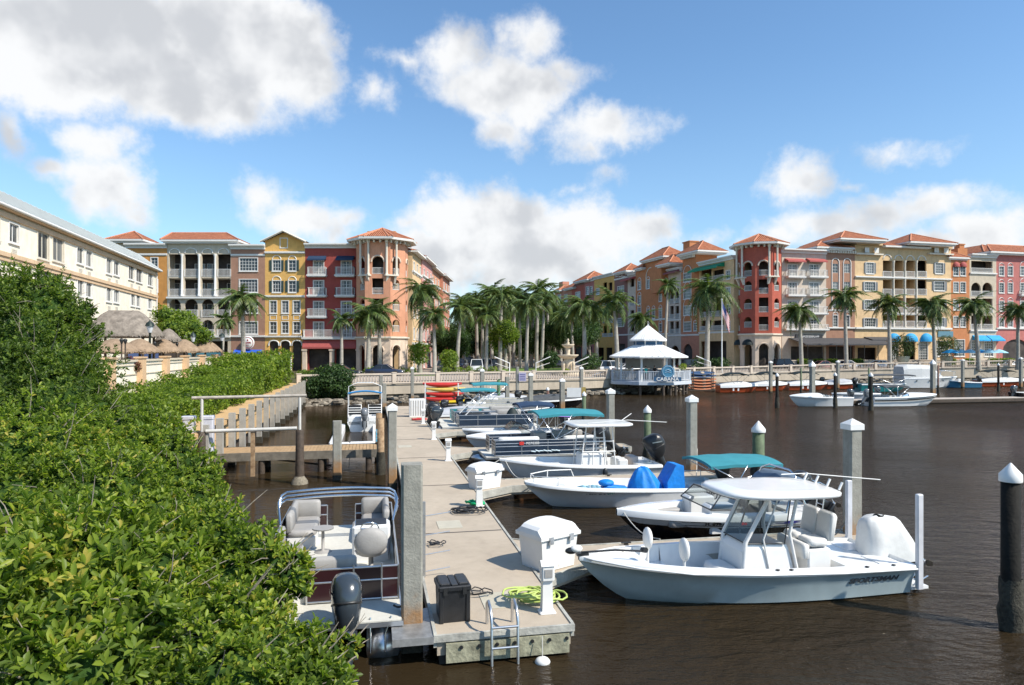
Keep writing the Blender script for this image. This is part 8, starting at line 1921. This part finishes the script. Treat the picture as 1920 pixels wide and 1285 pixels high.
# people on the gazebo -------------------------------------------------
SKIN = mat('skin', (.50,.28,.19), .6, var=.05); HAIR = mat('dark_hair', (.03,.02,.015), .8)
def person(label, loc, rz, shirt, trous, seated=False, hair=HAIR, arm=(.25,.3)):
    """one skinned body grown over a joint skeleton, with hair and clothes as children"""
    me = bpy.data.meshes.new('person'); hz_ = .45 if seated else .92
    J = {'pel':(0,0,hz_,.13),'bel':(0,0,hz_+.22,.12),'che':(0,0,hz_+.42,.135),'nek':(0,0,hz_+.58,.055),'hed':(0,-.02,hz_+.68,.085),'top':(0,-.01,hz_+.79,.075)}
    for sg, n_ in ((-1,'l'),(1,'r')):
        J['sh'+n_] = (sg*.17,0,hz_+.50,.06); J['el'+n_] = (sg*.24,-.05 if not seated else -.10,hz_+.24,.043); J['wr'+n_] = (sg*.22,-arm[0],hz_+arm[1]-.08,.03); J['ha'+n_] = (sg*.20,-arm[0]-.08,hz_+arm[1]-.08,.026)
        if seated: J['kn'+n_] = (sg*.11,-.42,hz_+.0,.06); J['an'+n_] = (sg*.11,-.42,.08,.04); J['to'+n_] = (sg*.11,-.58,.04,.035)
        else: J['kn'+n_] = (sg*.10,-.02,.49,.06); J['an'+n_] = (sg*.11,.02,.08,.04); J['to'+n_] = (sg*.12,-.14,.04,.035)
        J['hp'+n_] = (sg*.10,0,hz_-.03,.085)
    E = [('pel','bel'),('bel','che'),('che','nek'),('nek','hed'),('hed','top')]
    for n_ in 'lr': E += [('che','sh'+n_),('sh'+n_,'el'+n_),('el'+n_,'wr'+n_),('wr'+n_,'ha'+n_),('pel','hp'+n_),('hp'+n_,'kn'+n_),('kn'+n_,'an'+n_),('an'+n_,'to'+n_)]
    ks = list(J); me.from_pydata([J[k][:3] for k in ks], [(ks.index(a), ks.index(c)) for a, c in E], []); me.update()
    o = bpy.data.objects.new('person', me); SC.collection.objects.link(o)
    m = o.modifiers.new('skin', 'SKIN'); 
    if not me.skin_vertices: 
        bpy.context.view_layer.objects.active = o
    sv = me.skin_vertices[0].data if me.skin_vertices else None
    o.modifiers.new('sub', 'SUBSURF').levels = 1; o.modifiers['sub'].render_levels = 1
    if sv:
        for i, k in enumerate(ks): sv[i].radius = (J[k][3], J[k][3]); 
        sv[0].use_root = True
    me.materials.append(shirt)
    dg = bpy.context.evaluated_depsgraph_get(); m2 = bpy.data.meshes.new_from_object(o.evaluated_get(dg)); bpy.data.objects.remove(o)
    m2.materials.clear()
    for x in (SKIN, shirt, trous): m2.materials.append(x)
    for p in m2.polygons:
        z = p.center.z - hz_; x = abs(p.center.x); p.use_smooth = True
        p.material_index = 0 if (z > .55 or (x > .19 and z < .30 and z > -.1)) else (1 if z > .03 else 2)
    o = bpy.data.objects.new('person', m2); SC.collection.objects.link(o); o.location = loc; o.rotation_euler = (0,0,rz); tag(o, label, 'person', )
    b = MB(); b.ell((0,.015,hz_+.76),(.095,.10,.075)); b.build('hair', hair, o); return o
def cloth(key, c): return mat(key, c, .85, var=.05)
# body radii need the skin layer: make it through the mesh API
try:
    person('person in a teal shirt standing behind the gazebo railing', (gx-.95,gd-3.6,1.58), 0.2, cloth('teal_shirt',(.03,.32,.28)), cloth('dark_trousers',(.03,.03,.04)))
    person('person in a dark top inside the gazebo bar near its middle', (gx+.55,gd-1.2,1.58), 2.6, cloth('black_shirt',(.03,.03,.03)), cloth('dark_trousers',(.03,.03,.04)))
    person('person in a white shirt standing at the left of the gazebo bar', (gx-2.3,gd-2.4,1.58), 1.2, cloth('white_shirt',(.7,.7,.68)), cloth('blue_trousers',(.06,.09,.16)))
except Exception as ex: print('person failed', ex)
rt = empty('potted_plant', 'round yellow green shrub at the right side of the gazebo', 'plant', (gx+3.6,gd-2.4,1.58)); bl = [((0,0,1.65),.45)]
C, Nn = blob_points(bl, 200); leaves_mesh('foliage', C, Nn, .14, .5, leaf_mat('yellow_green_leaf',[(0,(.16,.22,.02)),(1,(.35,.40,.05))]), rt); b = MB(); b.lathe([(.25,0),(.3,.9),(.34,1.1),(.3,1.12)], n=12); b.build('tall_pot', WHITEP, rt)
# paddle board rack
rk = empty('board_rack', 'low timber rack at the foot of the quay beside the gazebo', 'rack', at(1292,86.5), .03)
b = MB()
for x in (.5,3.0): b.box(x-.04,x+.04,-.3,-.22,0,2.5); b.box(x-.04,x+.04,.4,.48,0,2.5)
b.box(-.2,3.6,-.35,.5,.02,.14); b.build('frame', DKWOOD, rk)
cols_ = [(mat('board_orange',(.50,.17,.07),.4),'orange edged paddle board, %s in the stack beside the gazebo')]*6
names_ = ['lowest','second from the bottom','third from the bottom','fourth from the bottom']
for k in range(6):
    z = .35+.36*k + (.1 if k > 3 else 0)
    rt = empty('paddle_board', ('orange edged paddle board, '+names_[k]+' in the rack by the gazebo') if k < 4 else ('navy paddle board, topmost in the rack by the gazebo' if k == 5 else 'navy paddle board just below the topmost in the rack'), 'paddle board', at(1292+(k==5)*-3,86.5,z), .03, 'paddle boards racked beside the gazebo'); rt.rotation_euler = (R(38),0,.03)
    b = MB(); rings = []
    for i in range(13):
        u = i/12; w = .36*max(.02,math.sin(math.pi*min(.97,max(.03,u))))**.55; rings.append([(3.5*u-.05, w*math.cos(a), .055*math.sin(a)+.10*abs(u-.5)**2*2) for a in [2*math.pi*j/12 for j in range(12)]])
    b.loft(rings); b.build('board', mat('board_navy',(.03,.07,.15),.4) if k > 3 else mat('board_orange'), rt)
    b = MB(); b.ell((1.9,-.02,.085 if k > 3 else .07),(.25,.2,.02)); b.build('deck_pad', mat('board_sand',(.45,.36,.25),.8), rt)
# kayak rack and kayaks at the dock end
kp = at(797,59.5,0)
rt = empty('kayak_rack', 'white rack on a small float at the far dock end holding the kayaks', 'rack', kp, .05)
b = MB(); b.box(-.6,4.4,-.9,.9,.05,.45); b.build('float', VINYL, rt); b = MB()
for x in (.05,2.9):
    b.box(x-.05,x+.05,-.5,-.4,.45,2.3); b.box(x-.05,x+.05,.4,.5,.45,2.3)
    for k in range(4): b.box(x-.04,x+.04,-.5,.5,.62+.42*k,.67+.42*k)
b.build('frame', WHITEP, rt)
for k, (c, nm, dx) in enumerate(((mat('kayak_red',(.55,.04,.03),.35),'red kayak on the lowest shelf of the rack',0),(mat('kayak_red'),'red kayak on the second shelf of the rack',.1),(mat('kayak_yellow',(.70,.50,.12),.35),'pale yellow kayak on the third shelf of the rack',.2),(mat('kayak_red'),'red kayak on the top shelf of the rack',-.1))):
    r2 = empty('kayak', nm, 'kayak', kp + Vector((dx,0,.70+.42*k)), .05, 'kayaks stacked on the white rack'); b = MB(); rings = []
    for i in range(13): u = i/12; w = .34*max(.03,math.sin(math.pi*min(.98,max(.02,u))))**.6; rings.append([(3.4*u-.1, w*math.cos(a), .17+.22*max(.15,math.sin(math.pi*u))**.5*math.sin(a)+.12*(2*u-1)**2) for a in [2*math.pi*j/12 for j in range(12)]])
    b.loft(rings); b.build('hull', c, r2); b = MB(); b.ell((1.6,0,.28),(.42,.2,.04)); b.build('cockpit', BLACK, r2)
r2 = empty('kayak', 'bright yellow kayak leaning in front of the kayak rack', 'kayak', kp + Vector((1.4,-1.1,.5)), -.1, 'kayaks stacked on the white rack'); b = MB(); b.loft([[(3.0*u, .34*max(.03,math.sin(math.pi*min(.98,max(.02,u))))**.6*math.cos(a), .15+.16*math.sin(a)+.2*u) for a in [2*math.pi*j/12 for j in range(12)]] for u in [i/10 for i in range(11)]]); b.build('hull', mat('kayak_bright_yellow',(.80,.55,.02),.35), r2)
b = MB(); b.ell((1.5,0,.33),(.4,.2,.06)); b.build('cockpit', BLACK, r2)

# ---------------------------------------------------------------- street: cars, fountain, flag, umbrellas
TYRE = mat('tyre', (.02,.02,.02), .8); CARG = mat('car_glass', (.02,.025,.03), .08)
def car(label, px, d, rz, col, kind='suv', z=2.0, cat='car', name='parked_car', group=None):
    rt = empty(name, label, cat, ((px-CX)/F*d, d, z), rz, group); L_, Wd, H_ = {'suv': (4.7,1.9,1.75), 'car': (4.6,1.8,1.42), 'truck': (5.4,1.95,1.85)}[kind]
    hl, hw_ = L_/2, Wd/2
    def ring(x, z0, z1, w0, w1): return [(x,-w0,z0),(x,-w0*1.0,z0+(z1-z0)*.55),(x,-w1,z1),(x,w1,z1),(x,w0,z0+(z1-z0)*.55),(x,w0,z0)]
    bz = .95 if kind != 'car' else .85; b = MB()
    b.loft([ring(-hl,.35,bz*.95,hw_*.86,hw_*.82),ring(-hl+.15,.28,bz,hw_*.97,hw_*.90),ring(-hl*.3,.25,bz+.03,hw_,hw_*.93),ring(hl*.45,.25,bz,hw_,hw_*.92),ring(hl-.3,.28,bz*.88,hw_*.96,hw_*.86),ring(hl,.36,bz*.72,hw_*.82,hw_*.74)], True, True, 0, True)
    xa, xb, xc, xd = {'suv': (-hl+.12,-hl+.5,hl*.12,hl*.42), 'car': (-hl*.72,-hl*.32,hl*.1,hl*.45), 'truck': (-hl*.12,-hl*.02,hl*.22,hl*.5)}[kind]
    b.build('body', col, rt)
    b = MB(); b.loft([[(xa,-hw_*.86,bz),(xd,-hw_*.86,bz),(xd,hw_*.86,bz),(xa,hw_*.86,bz)],[(xb,-hw_*.72,H_-.06),(xc,-hw_*.72,H_-.06),(xc,hw_*.72,H_-.06),(xb,hw_*.72,H_-.06)]], True, False, 0, False); b.build('windows', CARG, rt)
    b = MB(); b.bbox(xb-.06,xc+.06,-hw_*.75,hw_*.75,H_-.07,H_,.03); 
    for sg in (-1,1):
        for p_, q_ in (((xa,bz),(xb,H_-.05)),((xd,bz),(xc,H_-.05)),(((xa+xd)/2,bz),((xb+xc)/2,H_-.05))): b.tube([(p_[0],sg*hw_*.87,p_[1]),(q_[0],sg*hw_*.73,q_[1])], .045, 4)
    b.build('roof', col, rt)
    for x in (-hl*.62,hl*.62):
        for sg in (-1,1):
            b = MB(); b.loft([[(x+r_*math.cos(a), sg*(hw_-.02)+yy, .34+r_*math.sin(a)) for a in [2*math.pi*k/14 for k in range(14)]] for r_, yy in ((.30,-.12),(.34,-.1),(.34,.04),(.28,.06))], True, True, 0, True); w = b.build('wheel', TYRE, rt)
            b = MB(); b.loft([[(x+r_*math.cos(a), sg*(hw_+.045), .34+r_*math.sin(a)) for a in [2*math.pi*k/10 for k in range(10)]] for r_ in (.2,.19)], True, True); b.build('rim', ALU, w)
    for sg in (-1,1):
        b = MB(); b.box(hl-.16,hl-.02,sg*hw_*.62-.16,sg*hw_*.62+.16,bz*.60,bz*.76); b.build('headlight', WHITEP, rt)
        b = MB(); b.box(-hl-.01,-hl+.08,sg*hw_*.7-.1,sg*hw_*.7+.1,bz*.65,bz*.9); b.build('tail_light', mat('red_decal'), rt)
    return rt
CW, CK, CG, CB = mat('white_car_paint',(.72,.72,.72),.25,coat=.5,var=0), mat('black_car_paint',(.015,.016,.018),.2,coat=.5,var=0), mat('grey_car_paint',(.16,.165,.16),.3,coat=.5,var=0), mat('blue_black_car_paint',(.02,.03,.06),.25,coat=.5,var=0)
N_ = R(-90)
for px, d, rz, c, k, lb in ((831,97,N_-.05,CG,'suv','dark grey car parked nearest at the left side of the avenue'),(848,104,N_-.05,CK,'suv','black car parked second on the left side of the avenue'),(859,112,N_-.05,CB,'suv','dark blue car parked third on the left side of the avenue'),(868,121,N_-.05,CG,'car','dark car parked fourth on the left side of the avenue'),(880,135,N_,CK,'suv','distant black car behind the white pickup'),
    (894,98,N_+.02,CW,'truck','white pickup truck facing the quay on the avenue'),(912,103,N_+.02,mat('silver_car_paint',(.42,.43,.44),.25,.3,coat=.5,var=0),'truck','silver pickup truck right beside the white one'),(925,112,N_,CK,'suv','black car behind the silver pickup'),
    (640,80,.0,CK,'car','dark car half hidden behind the balustrade below the red building'),(722,84,.0,CB,'car','dark blue car behind the balustrade below the coral tower'),(1473,111,.22,CK,'suv','black car parked behind the balustrade right of the red tower'),
    (1150,92,.3,CW,'suv','white van like car just left of the gazebo'),(1182,90,.2,CW,'car','white car seen through the gazebo posts'),(1590,112,.22,CW,'car','white car low behind the balustrade by the brown building'),(1652,113,.22,CW,'car','white car low behind the balustrade by the twin tower building'),(1545,110.5,.22,mat('rose_car_paint',(.45,.22,.20),.3,coat=.4,var=0),'car','rosy car behind the balustrade under the charcoal canopy'),(1905,116,.22,CW,'car','white car at the right edge behind the balustrade'),(1042,115,.2,CK,'suv','black car parked behind the lawn left of the fountain'),(1300,104,.25,CK,'suv','dark car in the shade right of the gazebo')):
    car(lb, px, d, rz, c, k, group='cars parked along the promenade and avenue')
# lawn and beds in front of the avenue
b = MB(); 
for px0, px1, d0, d1, z in ((930,1060,98,118,2.03),(770,815,84,92,2.03)):
    A = [((px0-CX)/F*d0,d0),((px1-CX)/F*d0,d0),((px1-CX)/F*d1,d1),((px0-CX)/F*d1,d1)]; b.prism(A, 1.9, z+.02)
tag(b.build('lawn', mat('lawn_green',(.12,.20,.035),.95,var=.3,vs=2,bump=.4,bs=20)), kind='stuff')
b = MB(); b.prism([((820-CX)/F*86,86),((940-CX)/F*86,86),(-6,230),(-20,230)], 1.96, 2.006); b.build('road', ROADM, kind='structure')
# fountain
fx, fd = (1065-CX)/F*86, 86.0
rt = empty('stone_fountain', 'three tier pale stone fountain on the promenade left of the gazebo', 'fountain', (fx,fd,2.0)); rt.scale = (.8,.8,.76)
FS = mat('fountain_stone', (.60,.50,.37), .85, var=.15, vs=3, bump=.3)
for nm, pr in (('basin',[(2.6,0),(2.7,.5),(2.5,.55),(2.4,.3)]),('pedestal',[(.9,.1),(.6,.5),(.55,1.5),(.75,2.3),(.6,2.6)]),('lower_bowl',[(.5,2.55),(1.3,2.95),(1.65,3.25),(1.65,3.4),(1.2,3.35)]),('upper_stem',[(.45,3.2),(.3,3.6),(.35,4.2),(.3,4.5)]),('upper_bowl',[(.3,4.45),(.75,4.7),(1.0,5.0),(1.0,5.12),(.6,5.05)]),('finial',[(.2,5.0),(.25,5.3),(.12,5.6),(.2,5.8),(.02,6.1)])):
    b = MB(); b.lathe(pr, n=20); b.build(nm, FS, rt)
for k in range(4):
    a = R(45+90*k); b = MB(); b.lathe([(.25,.3),(.2,.6),(.22,1.6),(.3,1.9),(.1,2.3)], (1.1*math.cos(a),1.1*math.sin(a),0), 8); b.build('figure_column', FS, rt)
p = (1060-CX)/F*84; tuft('small yellow green plant at the foot of the fountain', (p,83,2.0), (.4,.4,.9), 3, .2, bpy.data.materials['yellow_green_leaf'], 'plant', 'plant', 120, f=0)
# flag
fx, fd = (1353.5-CX)/F*95, 95.0
rt = empty('flagpole', 'white flagpole with striped flag left of the red corner tower', 'flagpole', (fx,fd,2.0))
b = MB(); b.lathe([(.12,0),(.10,1),(.05,10.1)], n=8); b.ell((0,0,10.2),(.1,.1,.1)); b.build('pole', WHITEP, rt)
def flag():
    V, Fc, M_ = [], [], []; nx, nz = 12, 13; Lf, Hf = 3.4, 2.1
    for i in range(nx+1):
        for j in range(nz+1):
            u, v = i/nx, j/nz; fold = .16*math.sin(u*7+v*1.5)
            V.append((.06 + u*Lf*.30 + v*.05, fold*u**.5, 10.0 - v*Hf*.9 - u*Lf*.80 + .35*u*(1-v)))
    for i in range(nx):
        for j in range(nz):
            k = i*(nz+1)+j; Fc.append((k,k+nz+1,k+nz+2,k+1)); M_.append(2 if (i < nx*.42 and j < 7) else (0 if j % 2 == 0 else 1))
    me = bpy.data.meshes.new('flag'); me.from_pydata(V, [], Fc)
    for m in (mat('flag_red',(.50,.05,.07),.8,var=0), mat('flag_white',(.75,.74,.73),.8,var=0), mat('flag_blue',(.04,.06,.20),.8,var=0)): me.materials.append(m)
    me.polygons.foreach_set('material_index', M_); me.polygons.foreach_set('use_smooth', [True]*len(Fc)); me.update(); o = bpy.data.objects.new('flag', me); SC.collection.objects.link(o); o.parent = rt
flag()
# pale roof edges of bus shelters / handrails
for px, d, sg, lb in ((942,86,-1,'white bent handrail left of the lawn'),(1018,88,1,'white bent handrail beside the fountain approach'),(1090,87,1,'white bent handrail right of the fountain'),(1320,96,-1,'white bent handrail right of the gazebo')):
    rt = empty('white_handrail', lb, 'handrail', ((px-CX)/F*d,d,2.0)); tubes(rt, 'rail', [[(-sg*.9+0,0,0),(-sg*.9,0,1.5),(sg*1.0,.3,2.3)]] , .07, WHITEP)
    tubes(rt, 'lower_rail', [[(-sg*.9,0,.9),(sg*.9,.3,1.5)]], .04, WHITEP)
# blue umbrellas on the right terrace
UBL = mat('light_blue_canvas', (.32,.58,.70), .8, var=.1)
for k, (px, d, c, lb) in enumerate(((1783,112,BLUC,'blue and white parasol, leftmost on the right terrace'),(1800,113,UBL,'pale blue parasol, second from the left on the right terrace'),(1818,112,UBL,'pale blue parasol in the middle left of the terrace row'),(1838,113,BLUC,'deep blue parasol in the middle of the terrace row'),(1855,112,UBL,'pale blue parasol right of the deep blue one'),(1873,113,UBL,'pale blue parasol, rightmost on the right terrace'))):
    rt = empty('parasol', lb, 'parasol', ((px-CX)/F*d,d,2.3), .3*k, 'blue parasols on the restaurant terrace'); b = MB(); b.lathe([(1.35,2.35),(1.33,2.42),(.7,2.75),(.02,3.0)], n=8, cap=False, sm=False); b.build('canopy', c, rt); b = MB(); b.tube([(0,0,0),(0,0,3.0)], .04, 6); b.build('pole', ALU, rt)
# low planter wall with clipped hedges in front of the right block
rt = empty('planter_wall', 'low cream planter wall behind the promenade in front of the right block', 'wall')
A, C = at(1468,112), at(1905,121); v = C-A; b = MB(Matrix.Translation(A) @ Matrix.Rotation(math.atan2(v.y,v.x),4,'Z')); b.box(0,v.length,-.2,.2,1.9,3.35); b.box(-.02,v.length+.02,-.28,.28,3.35,3.5); b.build('wall', BALM, rt)
for px, w, lb in ((1505,1.3,'first clipped box hedge on the promenade planter from the left'),(1535,1.4,'second clipped box hedge on the promenade planter from the left'),(1560,1.5,'third clipped box hedge on the promenade planter from the left'),(1608,1.7,'fourth clipped box hedge, below the twin tower building'),(1782,1.5,'box hedge below the teal shop sign'),(1817,1.3,'box hedge under the middle parasols'),(1865,1.8,'box hedge left of the pink building arch'),(1888,2.4,'widest box hedge in front of the pink building arch')):
    d = 112+(px-1468)/437*9-.9; rt = empty('box_hedge', lb, 'hedge', ((px-CX)/F*d,d,2.0), .2, 'clipped box hedges along the planter wall'); n = 900
    P = rng.uniform(-1, 1, (n, 3)); ax = rng.integers(0, 3, n); P[np.arange(n), ax] = np.sign(P[np.arange(n), ax]); Nn = np.zeros((n, 3)); Nn[np.arange(n), ax] = P[np.arange(n), ax]
    leaves_mesh('foliage', P*np.array([w/2*1.0,.5,.75])+np.array([0,0,.85]), Nn, .2, .6, HLEAF, rt); b = MB(); b.box(-w/2+.08,w/2-.08,-.42,.42,.1,1.5); b.build('shade_core', CORE, rt)
for px, d, lb in ((1693,113,'bushy palm in a tall pale urn before the blue awnings'),(1775,114,'leafy plant below the teal shop sign')):
    rt = empty('urn_plant', lb, 'plant', ((px-CX)/F*d,d,2.1)); b = MB(); b.lathe([(.35,0),(.5,.2),(.9,1.4),(1.0,2.0),(.85,2.05)], n=14); b.build('urn', mat('urn_cream',(.62,.55,.38),.8), rt)
    C_, N2 = blob_points([((0,0,3.4),(1.9,1.6,1.3)),((0,0,4.6),(1.5,1.3,1.0))], 22, up=.8); leaves_mesh('foliage', C_, N2, .75, .13, PALMM, rt, droop=1.2)
for px, d, w, lb in ((880,90,6,'low green flower bed left of the white pickup'),(600,76,4,'clipped green hedge bed in front of the yellow building'),(735,88,5,'low round hedge at the foot of the coral tower'),(660,84,8,'low dark hedge behind the balustrade below the red building')):
    rt = empty('flower_bed', lb, 'bed', ((px-CX)/F*d,d,2.0)); C_, N2 = blob_points([((w*(i/4-.5),0,.4),.7) for i in range(5)], 40); leaves_mesh('foliage', C_, N2, .25, .5, HLEAF, rt)
# big tropical shrub by the left side houses
for px, py, d, lb in ((838,655,93,'yellow green ornamental palm clump beside the parked cars'),(783,650,90,'green shrub under the dark palm at the avenue entrance'),(1110,668,90,'bushy plants right of the fountain'),(1035,668,100,'dark shrubs left of the fountain'),(1310,680,104,'dark shrubs in the shade under the tan balcony building'),(1345,680,106,'dark shrubs in front of the ground floor arches by the flagpole')):
    X = (px-CX)/F*d; rt = empty('tropical_shrub', lb, 'shrub', (X,d,2.0)); zt = CH-(py-YH)/F*d-2.0
    C_, N2 = blob_points([((random.uniform(-.8,.8),random.uniform(-.5,.5),max(.5,zt*random.uniform(.4,1))),random.uniform(.7,1.1)) for _ in range(5)], 30, up=.6); leaves_mesh('foliage', C_, N2, .5, .25, HLEAF if 'yellow' in lb or 'green' in lb else DLEAF, rt, droop=.6)
# distant buildings closing the avenue
for px, d, w, h, c, lb in ((880,250,16,9,CREAM,'distant cream building at the left end of the avenue'),(965,260,22,8,BE2,'distant beige building closing the avenue'),(1040,230,14,12,PLM,'distant plum building at the right end of the avenue'),(915,245,12,7,BE2,'distant pale low building behind the avenue trees')):
    rt = empty('distant_building', lb, 'building', ((px-CX)/F*d,d,2.0)); b = MB(); b.box(-w/2,w/2,0,10,0,h); b.build('wall', c, rt)
    for i in range(int(w/2.6)):
        for j in range(int(h/3.2)): b = MB(); b.box(-w/2+1+i*2.6,-w/2+2.2+i*2.6,-.06,-.0,.9+j*3.2,2.6+j*3.2); b.build('window', GLASS, rt)
    b = MB(); b.box(-w/2-.4,w/2+.4,-.4,10.4,h,h+.4); b.build('roof', WTRIM, rt)
